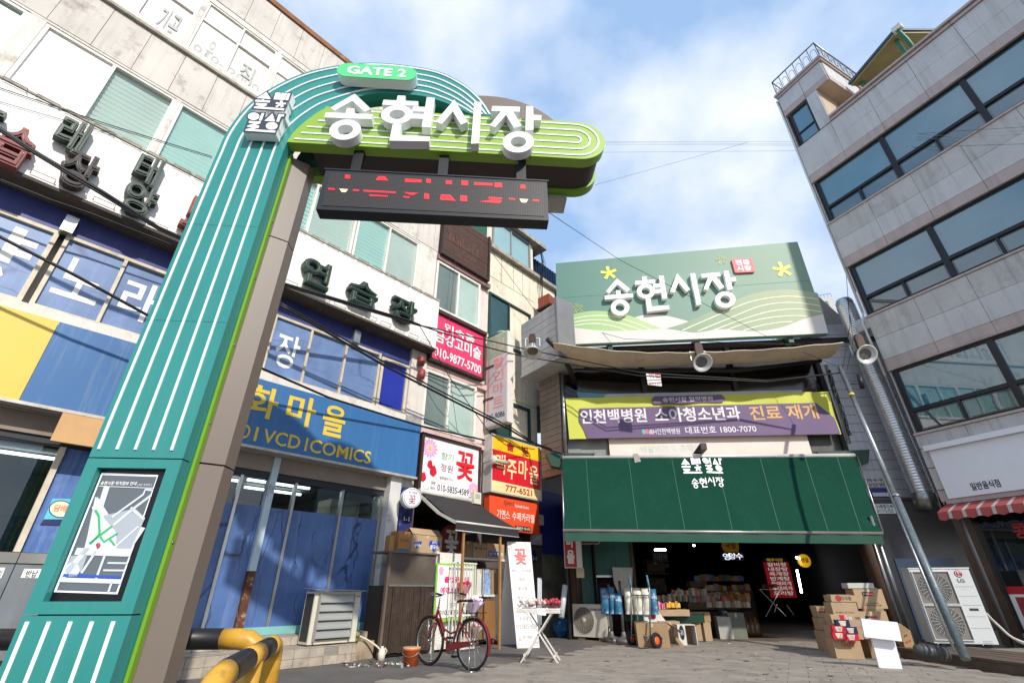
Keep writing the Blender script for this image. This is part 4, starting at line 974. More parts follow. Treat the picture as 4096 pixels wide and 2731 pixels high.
mb.add(V, [(2 * i, 2 * i + 1, 2 * i + 3, 2 * i + 2) for i in range(60)], True); part(aw, 'valance', mb, mat('awning_valance', '1B4A3B', .75, var=.05))
for p, s in ((tl, -1), (tr, 1)):
    mb = MB(); c_ = p + MK.n * -.05
    mb.add([c_ + MK.t * s * (-.9) + Vector((0, 0, .12)), c_ + MK.t * s * .45 + Vector((0, 0, .16)), c_ + MK.t * s * .3 + Vector((0, 0, -.2)), c_ + MK.t * s * -.1 + Vector((0, 0, -.3)), c_ + MK.t * s * (-.9) + Vector((0, .25, .10)), c_ + MK.t * s * .45 + Vector((0, .25, .14)), c_ + MK.t * s * .3 + Vector((0, .25, -.2)), c_ + MK.t * s * -.1 + Vector((0, .25, -.3))],
           [(0, 1, 2, 3), (7, 6, 5, 4), (0, 4, 5, 1), (1, 5, 6, 2), (2, 6, 7, 3), (3, 7, 4, 0)]); part(aw, 'end_bracket', mb, green_steel)
mb = MB(); mb.tube([tr + MK.t * .05, br + MK.t * .05 + Vector((0, 0, .02))], .02, 6); part(aw, 'arm', mb, steel)
mb = MB(); mb.tube([tl + Vector((0, .1, 0)), bl.lerp(br, .0) + Vector((0, .05, .0))], .02, 6); part(aw, 'arm', mb, steel)
mb = MB(); c_ = tl.lerp(tr, .25); mb.quad(c_ + Vector((0, -.06, .08)), c_ + Vector((.14, -.06, .08)), c_ + Vector((.2, -.09, -.18)), c_ + Vector((.02, -.09, -.18))); part(aw, 'strap', mb, mat('grey_strap', '9A948A', .8))
mb = MB(); c_ = tl.lerp(tr, .49); mb.add([c_ + Vector(v) for v in ((-.25, -.02, .06), (.02, -.02, .05), (.06, -.3, .28), (-.1, -.3, .28), (-.1, -.3, .12), (.06, -.3, .12))], [(0, 1, 2, 3), (3, 2, 5, 4), (0, 3, 4), (1, 5, 2), (0, 4, 5, 1)]); part(aw, 'small_floodlight', mb, mat('floodlight_black', '15130F', .5))
# logo of the market on the awning and the gate, shapes measured on the gate
LOGO = [[(640, 172), (745, 345), (400, 322)], [(860, 183), (985, 192), (972, 245), (990, 248), (1005, 193), (1135, 203), (1075, 368), (805, 352)], [(1150, 205), (1218, 210), (1160, 375), (1088, 370)],
        [(380, 358), (525, 366), (530, 350), (580, 352), (585, 370), (732, 380), (715, 430), (360, 405)], [(390, 435), (660, 455), (640, 500), (545, 530), (1070, 572), (1060, 618), (328, 565), (345, 525), (480, 495), (370, 478)],
        [(965, 380), (1035, 385), (1030, 435), (1108, 430), (1112, 470), (1040, 475), (1055, 525), (990, 552), (965, 500), (890, 545), (852, 515), (930, 470), (850, 455), (880, 415), (960, 440)],
        ell(328, 760, 140, 90, 26), [(525, 680), (590, 684), (520, 865), (452, 860)], [(785, 690), (845, 885), (585, 868)], [(935, 705), (1070, 715), (1055, 765), (985, 768), (940, 892), (875, 888)],
        [(220, 870), (505, 885), (490, 930), (370, 965), (465, 985), (455, 1035), (320, 1070), (860, 1105), (845, 1155), (120, 1105), (140, 1070), (300, 1030), (165, 1010), (185, 980), (330, 930), (205, 915)], ell(765, 990, 142, 92, 26)]
LOGO_AZ = [GT.qs('Q', p, .34) for p in LOGO]
_x = [p[0] for s in LOGO_AZ for p in s]; _z = [p[1] for s in LOGO_AZ for p in s]; LBOX = (min(_x), min(_z), max(_x), max(_z))
for s in LOGO_AZ[:6] + LOGO_AZ[6:]:
    up = s in LOGO_AZ[:6]
    sub = LOGO_AZ[:6] if up else LOGO_AZ[6:]
    xs = [p[0] for q2 in sub for p in q2]; zs = [p[1] for q2 in sub for p in q2]
    u0 = .413 if up else .487
    P = [awp(u0 + .067 * (p[0] - min(xs)) / (max(xs) - min(xs)), .775 + .20 * (p[1] - min(zs)) / (max(zs) - min(zs)), .012) for p in s]
    mb = MB(); mb.add(P, [tuple(range(len(P)))]); part(aw, 'logo', mb, white)
mb = MB()
for i, s in enumerate(WORD):
    f = lambda p: awp(.436 + .108 * (p[0] - WBOX[0]) / (WBOX[2] - WBOX[0]), .585 + .14 * (p[1] - WBOX[1]) / (WBOX[3] - WBOX[1]), .012 + .0005 * i)
    if s[0] == 'p': mb.add([f(p) for p in s[1]], [tuple(range(len(s[1])))])
    else:
        n_ = len(s[1]); mb.add([f(p) for p in s[1]] + [f(p) for p in s[2]], [(k, (k + 1) % n_, n_ + (k + 1) % n_, n_ + k) for k in range(n_)])
part(aw, 'logo_name', mb, white)
# pipes, notices, duct
mb = MB(); mb.tube([MK.w(-2.52, 4.3, .05), MK.w(-2.5, 6.8, .05)], .05, 8); solo('drain_pipe', mb, steel, 'thin silver pipe at the left end of the hospital banner', 'pipe')
mb = MB(); mb.tube([MK.w(4.95, 4.5, .08), MK.w(5.06, 6.8, .05)], .045, 8); solo('drain_pipe', mb, steel, 'thin silver pipe wrapped in cables at the right end of the hospital banner', 'pipe')
for x0, y0, x1, y1, m, s, nm in ((108, 378, 205, 318, mat('notice_grey', 'B9B7B4', .6), ('하수구', '5만원'), 'white drain service notice with black lettering stuck on the siding'), (158, 537, 262, 478, white, ('153종합건축', '017-715-7555'), 'white building service notice below the siding')):
    a0, z0 = MK.q('L', x0, y0, -.1); a1, z1 = MK.q('L', x1, y1, -.1)
    t_ = thing('notice_plate', nm, 'notice', MK.w(a0, z0, -.1)); mb = MB(); mb.box(MK, a0, a1, z0, z1, -.115, -.10); part(t_, 'plate', mb, m)
    text(t_, MK, s[0], a0 + .03, z0 + (z1 - z0) * .55, a1 - .03, z0 + (z1 - z0) * .92, -.095, black, off=.02); text(t_, MK, s[1], a0 + .05, z0 + (z1 - z0) * .1, a1 - .05, z0 + (z1 - z0) * .45, -.095, black, off=.01)
a0, z0 = MK.q('L', 138, 438, -.1); a1, z1 = MK.q('L', 232, 382, -.1)
t_ = thing('notice_plate', 'blue edged permit card stuck on the grey siding', 'notice', MK.w(a0, z0, -.1)); mb = MB(); mb.box(MK, a0, a1, z0, z1, -.115, -.10); part(t_, 'plate', mb, mat('permit_blue', '2C3572', .5)); mb = MB(); mb.box(MK, a0 + .02, a1 - .02, z0 + .02, z1 - .11, -.099, -.096); part(t_, 'card', mb, mat('permit_card', 'C9C8CC', .5))
du = thing('spiral_duct', 'thick silver spiral ventilation duct down the siding beside the stone building', 'duct', MK.w(6.3, 2.7, .4))
mb = MB(); P0, P1 = MK.w(5.78, 8.95, .5), MK.w(5.85, 3.0, .5)
P0 = MK.w(*MK.q('M', 492, 500, .5), .5); P1 = MK.w(*MK.q('L', 450, 430, .5), .5)
ax = (P1 - P0); ln = ax.length; prof = []
k = 0
while k * .07 < ln: prof += [(.215, k * .07), (.235, k * .07 + .012), (.235, k * .07 + .03), (.215, k * .07 + .042)]; k += 1
mb.lathe(P0, ax, prof, 24); part(du, 'duct', mb, mat('galvanised_duct', 'DCE0E3', .28, .9, var=.06, scale=5))
mb = MB(); P2 = MK.w(*MK.q('L', 480, 520, .5), .5); mb.lathe(P1, P2 - P1, [(.24, -.05), (.25, .0), (.25, (P2 - P1).length), (.22, (P2 - P1).length), (.2, 0)], 24); part(du, 'outlet', mb, mat('duct_outlet', '8F948F', .3, .9))
mb = MB(); mb.lathe(P0, -ax, [(.225, -.02), (.225, .12), (.19, .22), (.0, .26)], 24); part(du, 'elbow', mb, mat('duct_elbow', 'AEB3B6', .3, .9))
# ------------------------------------------------------------------ stone clad building on the right
granite = mat('grey_granite', (.56, .55, .54), .55, var=.07, scale=1.2, streak=('77706A', .35), fine=.16, spec=.35)
granite2 = mat('grey_granite_weathered', (.51, .495, .475), .6, var=.1, scale=1.2, streak=('6B625A', .5), dirt=('6A625A', .4, 2), fine=.16, spec=.35)
pinkst = mat('pink_granite', (.47, .385, .36), .55, var=.08, scale=1.5, fine=.14, streak=('5A463C', .3), spec=.35)
joint = mat('stone_joint', '3F3A37', .9, var=.1)
blackfr = mat('black_aluminium', '14161C', .35, .2, var=.1)
def mirror_glass(name, col, ior=2.3):
    m = mat(name, col, .015, var=.15, scale=.5); m.node_tree.nodes['Principled BSDF'].inputs['IOR'].default_value = ior; return m
tealg = mirror_glass('teal_tinted_glass', '44788A')
tealg2 = mirror_glass('dark_tinted_glass', '335862')
RBd = thing('stone_building', 'grey granite clad building with dark ribbon windows on the right', 'building', RB.w(3, 0, -1))
mb = MB(); mb.box(RB, .03, 12, 2.8, 14.4, -6, -.17); mb.box(RB, .03, 1.15, 14.4, 17.0, -4, -.17); part(RBd, 'wall', mb, joint)
def slab(a0, a1, z0, z1, m, d1=.0, name='stone_panel', d0=-.05):
    mb = MB(); mb.box(RB, a0 + .004, a1 - .004, z0 + .004, z1 - .004, d0, d1 + rnd.uniform(-.002, .002)); part(RBd, name, mb, m)
cols = [0.0] + [1.15 + 1.105 * i for i in range(8)]
for fl_, (zs, zt) in enumerate(((4.43, 6.12), (7.74, 9.43), (11.08, 12.80))):
    for a0, a1 in zip(cols, cols[1:]):
        slab(a0, a1, zt + .02, zt + .29, pinkst)
        z2 = zt + .29; top = {0: 7.68, 1: 11.02, 2: 14.42}[fl_]; mid = (z2 + top) / 2 - .02
        slab(a0, a1, z2, mid, granite); slab(a0, a1, mid, top, granite2 if fl_ < 2 else granite)
        mb = MB(); mb.box(RB, a0 + .003, a1 - .003, zs - .055, zs, -.17, .03); part(RBd, 'sill', mb, pinkst)
        mb = MB(); mb.box(RB, a0 + .003, a1 - .003, zt - .03, zt + .012, -.17, .02); part(RBd, 'lintel', mb, pinkst)
    for b in range(4):
        a0, a1 = .09 + 1.955 * b, .09 + 1.955 * (b + 1)
        mb = MB(); fw = .06; zt_ = zt - .03; zr = zs + .56; am = (a0 + a1) / 2
        mb.box(RB, a0, a1, zs, zs + .07, -.17, -.06); mb.box(RB, a0, a1, zt_ - .06, zt_, -.17, -.06); mb.box(RB, a0, a0 + .07, zs + .07, zt_ - .06, -.17, -.05); mb.box(RB, a1 - .06, a1 - .001, zs + .07, zt_ - .06, -.17, -.05)
        mb.box(RB, a0 + .07, a1 - .06, zr - .045, zr + .045, -.17, -.045); mb.box(RB, am - .03, am + .03, zs + .07, zr - .045, -.17, -.06)
        w = part(RBd, 'window', mb, blackfr)
        for x0, x1, z0, z1, m in ((a0 + .07, a1 - .06, zr + .045, zt_ - .06, tealg), (a0 + .07, am - .03, zs + .07, zr - .045, tealg2), (am + .03, a1 - .06, zs + .07, zr - .045, tealg2)):
            mb = MB(); e = rnd.uniform(-.004, .004)
            mb.add([RB.w(x0, z0, -.11), RB.w(x1, z0, -.11 + e), RB.w(x1, z1, -.11 + e * .5), RB.w(x0, z1, -.11)], [(0, 1, 2, 3)]); part(w, 'pane', mb, m)
            mb = MB(); mb.strip(RB, [(x0 + .03, z0 + .03), (x1 - .03, z0 + .03), (x1 - .03, z1 - .03), (x0 + .03, z1 - .03)], .012, -.105, -.098, True) if m is tealg2 else mb.box(RB, x0, x1, z1 - .008, z1, -.108, -.09)
            part(w, 'gasket', mb, mat('gasket_grey', '5A5E62', .5))
# cornice
for a0, a1 in zip([1.2] + cols[2:], cols[2:]):
    mb = MB(); mb.prism(Frame(RB.w(0, 0, 0)[:2], 153.2), [(a0, 14.43), (a1 - .006, 14.43), (a1 - .006, 14.5), (a0, 14.5)], -.1, .05); mb.box(RB, a0, a1 - .006, 14.505, 14.56, -.1, .02); mb.box(RB, a0, a1 - .006, 14.565, 14.64, -.1, .09); part(RBd, 'cornice', mb, pinkst)
# stair tower on the corner
for a0, a1 in ((.04, .82), (.825, 1.6)):
    slab(a0, a1, 16.3, 17.0, granite); slab(a0, a1, 16.05, 16.3, pinkst)
slab(.82, 1.18, 14.45, 15.2, granite); slab(.82, 1.18, 15.2, 16.05, granite); slab(.0, 1.15, 13.72, 14.42, granite)
mb = MB(); mb.box(RB, .04, 1.6, 16.06, 17.0, -3.2, -.06); part(RBd, 'tower_head', mb, pink_w if False else mat('tower_render', 'B9A794', .7, var=.08))
for d0 in (-.75, -1.45, -2.15):
    mb = MB(); mb.box(RB, 1.6, 1.63, 16.3, 16.98, d0, d0 + .69); part(RBd, 'tower_side_panel', mb, granite)
    mb = MB(); mb.box(RB, 1.6, 1.63, 16.05, 16.29, d0, d0 + .69); part(RBd, 'tower_side_panel', mb, pinkst)
mb = MB(); mb.box(RB, .0, 1.68, 17.005, 17.1, -3.2, .05); mb.box(RB, -.03, 1.72, 17.105, 17.2, -3.25, .09); part(RBd, 'tower_cornice', mb, pinkst)
mb = MB(); mb.box(RB, 1.15, 1.19, 14.64, 16.05, -1.1, -.05); part(RBd, 'recess_jamb', mb, mat('tower_render', 'B9A794', .7))
mb = MB(); mb.box(RB, 1.19, 6.0, 14.42, 16.05, -3.4, -3.2); mb.box(RB, 1.16, 12, 14.3, 14.42, -6, -.1); part(RBd, 'roof_terrace_wall', mb, mat('tower_render', 'B9A794', .7))
window(RBd, RB, .14, .80, 14.46, 16.0, -.06, blackfr, .06, .1, (), (15.0,), tealg)
for i, (p, q2) in enumerate((((.05, .0), (1.68, .0)), ((1.68, .0), (1.68, -3.2)), ((.05, 0), (.05, -3.2)))):
    mb = MB(); P = RB.w(p[0], 0, p[1]); Q2 = RB.w(q2[0], 0, q2[1]); n_ = 6 if i == 0 else 9
    for z in (17.95,): mb.tube([P + Vector((0, 0, z)), Q2 + Vector((0, 0, z))], .028, 6)
    for k in range(n_ + 1):
        b = P.lerp(Q2, k / n_); mb.tube([b + Vector((0, 0, 17.2)), b + Vector((0, 0, 17.95))], .014, 5)
        if k < n_:
            c_ = P.lerp(Q2, (k + .5) / n_); tt = (Q2 - P).normalized() * .09
            mb.tube([c_ - tt + Vector((0, 0, 17.25)), c_ - tt + Vector((0, 0, 17.6)), c_ - tt * .5 + Vector((0, 0, 17.7)), c_ + tt * .5 + Vector((0, 0, 17.7)), c_ + tt + Vector((0, 0, 17.6)), c_ + tt + Vector((0, 0, 17.25))], .01, 4)
    part(RBd, 'roof_railing', mb, mat('steel_railing', '8E9294', .35, .8))
# terrace shelter roof with gutter
sh = thing('roof_shelter', 'green posted roof shelter with sheet roof on the terrace', 'shelter', RB.w(3, 14.5, -1))
rp4 = [(3.41, -.6), (1.75, -1.13), (2.76, -3.08), (4.42, -2.56)]
for nm_, zz0, zz1, gr, m_ in (('roof_sheet', 16.24, 16.32, 0, mat('olive_soffit', '8A8560', .6)), ('roof_edge', 16.322, 16.42, .04, mat('blue_grey_edge', '33475A', .5))):
    mb = MB(); P = [RB.w(a + (gr if i in (0, 3) else -gr), z, d + (gr if i < 2 else -gr)) for z in (zz0, zz1) for i, (a, d) in enumerate(rp4)]; mb.add(P, [(3, 2, 1, 0), (4, 5, 6, 7), (0, 1, 5, 4), (1, 2, 6, 5), (2, 3, 7, 6), (3, 0, 4, 7)]); part(sh, nm_, mb, m_)
for a, d_ in ((3.3, -.85), (2.0, -1.3), (4.1, -2.3)):
    mb = MB(); mb.box(RB, a - .05, a + .05, 14.4, 16.24, d_ - .05, d_ + .05); part(sh, 'post', mb, mat('green_post', '2C6B50', .5))
mb = MB(); mb.tube([RB.w(3.5, 16.25, -.55), RB.w(3.5, 16.05, -.55), RB.w(3.52, 15.8, -.7), RB.w(3.54, 14.5, -.75)], .06, 8); part(sh, 'downpipe', mb, mat('green_post', '2C6B50', .5))
mb = MB(); mb.box(RB, 3.38, 3.62, 16.2, 16.38, -.62, -.46); part(sh, 'gutter_box', mb, mat('gutter_white', 'D9D9D4', .5))
# corner end wall: down pipes and trim
mb = MB(); mb.box(RB, -.10, -.02, 8.7, 17.0, -.7, -.1)
part(RBd, 'corner_trim', mb, mat('corner_grey_trim', '8D8A84', .6, var=.1))
mb = MB(); mb.box(RB, .0, .03, 2.8, 17.0, -5, -.05); part(RBd, 'end_wall', mb, granite2)
mb = MB(); mb.tube([RB.w(-.05, 17, -.05), RB.w(-.05, 7.9, -.05)], .035, 8); part(RBd, 'downpipe', mb, mat('white_downpipe', 'C9CACA', .4))
mb = MB(); mb.tube([RB.w(-.04, 7.9, -.05), RB.w(-.12, 7.6, .02), RB.w(-.1, 6.0, .0)], .03, 8); part(RBd, 'downpipe', mb, mat('white_downpipe', 'C9CACA', .4))
mb = MB(); mb.box(RB, -.32, -.0, 7.4, 7.75, -.3, .0); part(RBd, 'drain_box', mb, mat('drain_box_grey', 'A9A8AC', .5))
# ground floor: stone, white restaurant sign, striped awning, dark glass
for a0, a1 in zip([.0, 1.0] + cols[2:], [1.0] + cols[2:]): slab(a0, a1, 4.06 if a0 > .1 else 4.06, 4.37, granite2)
for z0, z1 in ((3.6, 4.05), (3.1, 3.59), (2.84, 3.09)): slab(.0, .9, z0, z1, granite2 if z0 > 3 else pinkst)
ws_ = thing('restaurant_sign', 'plain white restaurant sign board with small black Korean lettering', 'sign', RB.w(3, 2.9, .1))
wsm = mat('white_flex_face', 'E8EAEE', .5, var=.02)
mb = MB(); mb.box(RB, .18, 9, 2.88, 3.95, .02, .07); part(ws_, 'face', mb, wsm)
mb = MB(); mb.box(RB, .13, 9, 3.955, 4.07, .02, .16); part(ws_, 'top_rail', mb, wsm)
p0, p1 = RB.q('r', 905, 1440, .08), RB.q('r', 1260, 1365, .08)
text(ws_, RB, '일반음식점', p0[0], 2.98, p1[0], 3.14, .076, black, off=.02)
mb = MB(); mb.box(RB, .1, 9, 2.78, 2.875, -.1, .04); part(RBd, 'sign_ledge', mb, pinkst)
sa = thing('striped_awning', 'short red and white striped scalloped awning over the restaurant window', 'awning', RB.w(2, 2.4, .3))
red_s, wht_s = mat('awning_red', '9C4644', .7, var=.1), mat('awning_white', 'AFA8A4', .7, var=.05)
a = .05; k = 0
while a < 6.5:
    wd = .19 if k % 2 == 0 else .06; m = red_s if k % 2 == 0 else wht_s
    mb = MB()
    P = [RB.w(a, 2.76, .05), RB.w(a + wd, 2.76, .05), RB.w(a + wd, 2.58, .5), RB.w(a, 2.58, .5), RB.w(a, 2.43, .52), RB.w(a + wd * .5, 2.395 if k % 2 == 0 else 2.43, .52), RB.w(a + wd, 2.43, .52)]
    mb.add(P, [(0, 1, 2, 3), (3, 2, 6, 5, 4)]); part(sa, 'stripe', mb, m); a += wd; k += 1
shop_gl = mirror_glass('restaurant_glass', '141A1C', 1.8)
mb = MB(); mb.box(RB, .35, 9, .3, 2.78, -.3, -.2); part(RBd, 'shop_window', mb, shop_gl)
for a in (.04, .24, 2.9):
    mb = MB(); mb.box(RB, a, a + .13, .1, 2.78, -.3, -.04); part(RBd, 'door_jamb', mb, mat('bronze_jamb', '5E5248', .3, .7, var=.15))
mb = MB(); mb.box(RB, -.2, 9, 0, .32, -.6, -.16); part(RBd, 'shop_plinth', mb, concrete)
po = thing('food_poster', 'red and white food poster with a noodle bowl in the restaurant window', 'poster', RB.w(1.2, .25, -.15))
mb = MB(); mb.box(RB, .42, 2.4, .34, 1.0, -.19, -.17); part(po, 'sheet', mb, mat('poster_white', 'D9D6D6', .4))
mb = MB(); mb.box(RB, .42, 2.4, 1.0, 1.14, -.19, -.168); part(po, 'red_band', mb, mat('poster_red', 'A8101C', .4))
mb = MB(); mb.box(RB, .5, 2.3, .38, .95, -.169, -.166); part(po, 'photo', mb, mat('poster_maroon', '8C2A2E', .4, var=.3, scale=4))
for cx, r, m, dd in ((1.0, .30, mat('bowl_black', '1A1614', .4), .0), (1.0, .25, mat('broth', 'D9CDB4', .4, var=.3, scale=14), .003), (1.0, .08, mat('egg_yellow', 'DDBE3C', .4), .006)):
    mb = MB(); mb.sheet(RB, [(cx + x * r, .66 + z * r * .8) for x, z in ell(0, 0, 1, 1, 20)], -.163 + dd); part(po, 'printed_bowl', mb, m)
text(po, RB, '황태', .56, .42, .95, .56, -.154, white, off=.03)
rt = RB.q('T', 985, 260, -.19)
text(RBd, RB, '콩나물', rt[0] - .05, 2.0, rt[0] + .7, 2.3, -.19, mat('window_lettering_red', 'B02A30', .5), off=.03, name='window_lettering')
# apartment tower far behind
ft = thing('apartment_tower', 'pale distant apartment tower with green windows behind the market sign', 'building', (66, 92, 0))
mb = MB(); TF = Frame((66, 92), 110); z_t = TF.q('V', 1600, 815)[1]; a0, a1 = TF.q('V', 1530, 900)[0], TF.q('V', 1690, 900)[0]
mb.box(TF, a0 - 8, a1, 0, z_t, -14, 0); part(ft, 'wall', mb, mat('tower_beige', 'CFC8C0', .8, var=.03))
n_ = int(z_t / 3)
for k in range(14):
    z = z_t - 2.6 - k * 3.0
    for c_ in range(2):
        mb = MB(); x0 = a0 + (a1 - a0) * (.35 + .34 * c_) - 1; mb.box(TF, x0, x0 + (a1 - a0) * .26, z, z + 1.7, .02, .1); part(ft, 'window', mb, mat('tower_window', '5E8A84', .2))
mb = MB(); mb.box(TF, a0 - 8, a1, z_t + .9, z_t + 1.05, -.1, .0)
for k in range(16): mb.box(TF, a0 - 8 + k * (a1 - a0 + 8) / 15 - .05, a0 - 8 + k * (a1 - a0 + 8) / 15 + .05, z_t, z_t + .9, -.1, 0)
part(ft, 'roof_railing', mb, mat('tower_rail', '8A9AA8', .5))
# ------------------------------------------------------------------ market gate
teal = mat('teal_gate_paint', '338A84', .34, var=.06, scale=.8, spec=.5, streak=('4A9690', .3), dirt=('2C7670', .3, 2.5))
teal_l = mat('teal_side_paint', '2C7F79', .42, var=.03)
limem = mat('lime_gate_paint', '8FB342', .4, var=.03, scale=.8, spec=.4)
lime_s = mat('lime_edge_paint', '76A428', .45, var=.03)
taupe = mat('taupe_gate_panel', '75695F', .45, var=.04, scale=.7, spec=.4)
taupe_d = mat('dark_taupe_core', '3E322C', .55, var=.06)
strip_w = mat('white_strip', 'EDF1F2', .4, var=.02)
GG = thing('market_gate', 'teal and lime market gate with curved arm, white stripes and raised letters', 'gate', GT.w(-3.1, 0, -.3))
outer = [(-3.52, .0), (-3.52, 3.0), (-3.52, 5.0), (-3.515, 5.6), (-3.5, 6.05), (-3.38, 6.55), (-3.12, 6.98), (-2.68, 7.36), (-1.97, 7.59), (-1.15, 7.53), (-.70, 7.28), (-.42, 6.95), (-.27, 6.62)]
inner = [(-2.77, .0), (-2.77, 3.0), (-2.77, 5.0), (-2.77, 5.6), (-2.76, 5.88), (-2.71, 6.1), (-2.57, 6.37), (-2.37, 6.61), (-1.87, 6.92), (-1.3, 6.95), (-.98, 6.87), (-.72, 6.74), (-.52, 6.62)]
O_, I_ = smooth(outer, 6), smooth(inner, 6)
mb = MB(); i0 = next(i for i, p in enumerate(O_) if p[1] > 2.05)
cut = lambda L, i: L[i:]
mb = MB(); mb.band(GT, [(-3.52, 2.035)] + O_[i0:], [(-2.77, 2.035)] + I_[i0:], -.11, 0); part(GG, 'arched_panel', mb, teal)
# screen section with a recessed display
SX0, SX1, SZ0, SZ1 = -3.42, -2.875, .985, 1.95
mb = MB()
for b in ((-3.52, SX0, .905, 2.025), (SX1, -2.77, .905, 2.025)): mb.box(GT, b[0], b[1], b[2], b[3], -.11, 0)
mb.box(GT, SX0, SX1, .905, SZ0, -.11, 0); mb.box(GT, SX0, SX1, SZ1, 2.025, -.11, 0); part(GG, 'screen_panel', mb, teal)
mb = MB(); mb.box(GT, -3.52, -2.77, 0, .895, -.11, 0); part(GG, 'base_panel', mb, teal)
mb = MB(); mb.box(GT, -3.5, -2.765, 0, 5.6, -.145, -.112); part(GG, 'pillar_backing', mb, teal_l)
mb = MB(); mb.box(GT, -3.49, -2.74, 0, 5.88, -.20, -.148); part(GG, 'lime_edge', mb, lime_s)
def plan_prism(pts, z0, z1):
    mb = MB(); n = len(pts); P = [GT.w(a, z0, d) for a, d in pts] + [GT.w(a, z1, d) for a, d in pts]
    mb.add(P, [tuple(range(n - 1, -1, -1)), tuple(range(n, 2 * n))] + [(i, (i + 1) % n, n + (i + 1) % n, n + i) for i in range(n)]); return mb
colp = [(-3.4, -.205), (-2.73, -.205), (-2.57, -.30), (-2.57, -.49), (-3.4, -.49)]
for z0, z1 in ((.0, 2.04), (2.055, 4.6), (4.615, 5.86)): part(GG, 'taupe_column', plan_prism(colp, z0, z1), taupe)
part(GG, 'column_core', plan_prism([(-3.3, -.25), (-2.76, -.25), (-2.60, -.33), (-2.60, -.46), (-3.3, -.46)], 0.0, 5.87), taupe_d)
# back arch, hollow
mb = MB(); mb.band(GT, [(p[0] + .03, p[1]) for p in O_[12:]], I_[12:], -.2, -.112); part(GG, 'arch_backing', mb, teal_l)
ib = [p for p in I_ if p[1] > 5.85]
mb = MB(); mb.prism(GT, [(-2.72, 5.95)] + [(p[0], p[1] + .03) for p in ib] + [(-.5, 5.95)], -.42, -.3); part(GG, 'arch_infill', mb, mat('dark_green_infill', '123A34', .6))
mb = MB(); ra = [(-1.9 + 1.9 * (1 - math.cos(t_)) * 1.0 - .1, 6.5 + 1.12 * math.sin(t_)) for t_ in [math.pi * k / 30 for k in range(31)]]
ra = [(-.32 + 1.2 * math.cos(t_), 6.55 + 1.13 * math.sin(t_)) for t_ in [math.pi * k / 30 for k in range(31)]]
mb.prism(GT, ra, -.62, -.45); part(GG, 'rear_arch', mb, taupe)
# arm: lime front, dark core, lime rear
z0, z1 = 5.9, 6.6; hh = (z1 - z0) / 2; zc = (z0 + z1) / 2; ar = 1.22 - hh
cap = [(ar + hh * math.sin(t_), zc - hh * math.cos(t_)) for t_ in [math.pi * k / 20 for k in range(21)]]
lft = [p for p in I_ if 5.9 < p[1] < 6.6 and p[0] < -2]
mb = MB(); mb.prism(GT, [(-2.765, z0)] + cap + [(lft[-1][0], z1)] + lft[::-1], -.14, .004); part(GG, 'lime_arm', mb, limem)
cap2 = [(ar - .02 + (hh - .02) * math.sin(t_), zc - (hh - .02) * math.cos(t_)) for t_ in [math.pi * k / 20 for k in range(21)]]
mb = MB(); mb.prism(GT, [(-2.5, z0 + .02)] + cap2 + [(-2.5, z1 - .02)], -.52, -.142); part(GG, 'arm_core', mb, taupe_d)
mb = MB(); mb.prism(GT, [(-2.76, z0)] + cap + [(-2.76, z1)], -.66, -.522); part(GG, 'rear_lime_arm', mb, lime_s)
mb = MB(); mb.box(GT, .25, .8, 5.82, 5.895, -.9, -.62); part(GG, 'rear_fixture', mb, mat('rear_fixture_grey', 'B4AEA8', .5))
# white stripes on the pillar and arch
FR = [.075, .27, .465, .66, .855]
for f in FR:
    L = [(o[0] + (i[0] - o[0]) * f, o[1] + (i[1] - o[1]) * f) for o, i in zip(O_, I_)]
    L = [p for p in L if p[1] > 2.15 or p[0] > -2]
    L = [(L[0][0], 2.10)] + L[:-1] + [(L[-1][0] - .0, L[-1][1] + .03)]
    mb = MB(); mb.strip(GT, L, .021, .001, .012); part(GG, 'stripe', mb, strip_w)
    mb = MB(); mb.box(GT, -3.52 + .75 * f - .014, -3.52 + .75 * f + .014, .2, .86, .001, .006); part(GG, 'base_stripe', mb, strip_w)
for k, (off, xl) in enumerate(((.292, (-2.66, -2.30)), (.178, (-2.60, -2.38)), (.062, (-2.55, -2.46)))):
    L = [(xl[0] - .02, zc - off)] + [(ar - .03 + off * math.sin(t_), zc - off * math.cos(t_)) for t_ in [math.pi * j / 18 for j in range(19)]] + [(xl[1], zc + off)]
    mb = MB(); mb.strip(GT, L, .022, .005, .014); part(GG, 'arm_stripe', mb, strip_w)
for z in (3.35, 4.55):
    mb = MB(); mb.box(GT, -3.52, -2.77, z, z + .005, -.005, .0008); part(GG, 'panel_seam', mb, mat('seam_dark_teal', '1E5450', .6))
for z in (.4, 1.4, 2.4, 3.2, 4.0, 4.8):
    mb = MB(); mb.lathe(GT.w(-2.74, z, -.175), GT.t, [(.012, 0), (.012, .004), (0, .006)], 10); part(GG, 'bolt', mb, steel)
# raised letters on the arm
gl_ = mat('gate_letter_white', 'F0F1F4', .35, var=.02)
def bxs(c, l, r, t_, b, d): 
    return (GT.q(c, l[0], l[1], d)[0], GT.q(c, b[0], b[1], d)[1], GT.q(c, r[0], r[1], d)[0], GT.q(c, t_[0], t_[1], d)[1])
D1 = .14
boxes = [bxs('g', (190, 390), (550, 385), (420, 237), (340, 585), D1), bxs('g', (622, 300), (990, 470), (760, 250), (820, 600), D1), bxs('g', (1022, 430), (1366, 300), (1155, 280), (1325, 615), D1), bxs('g', (1428, 480), (1818, 420), (1730, 330), (1640, 680), D1)]
word(GG, GT, .024, D1, gl_, boxes=boxes)
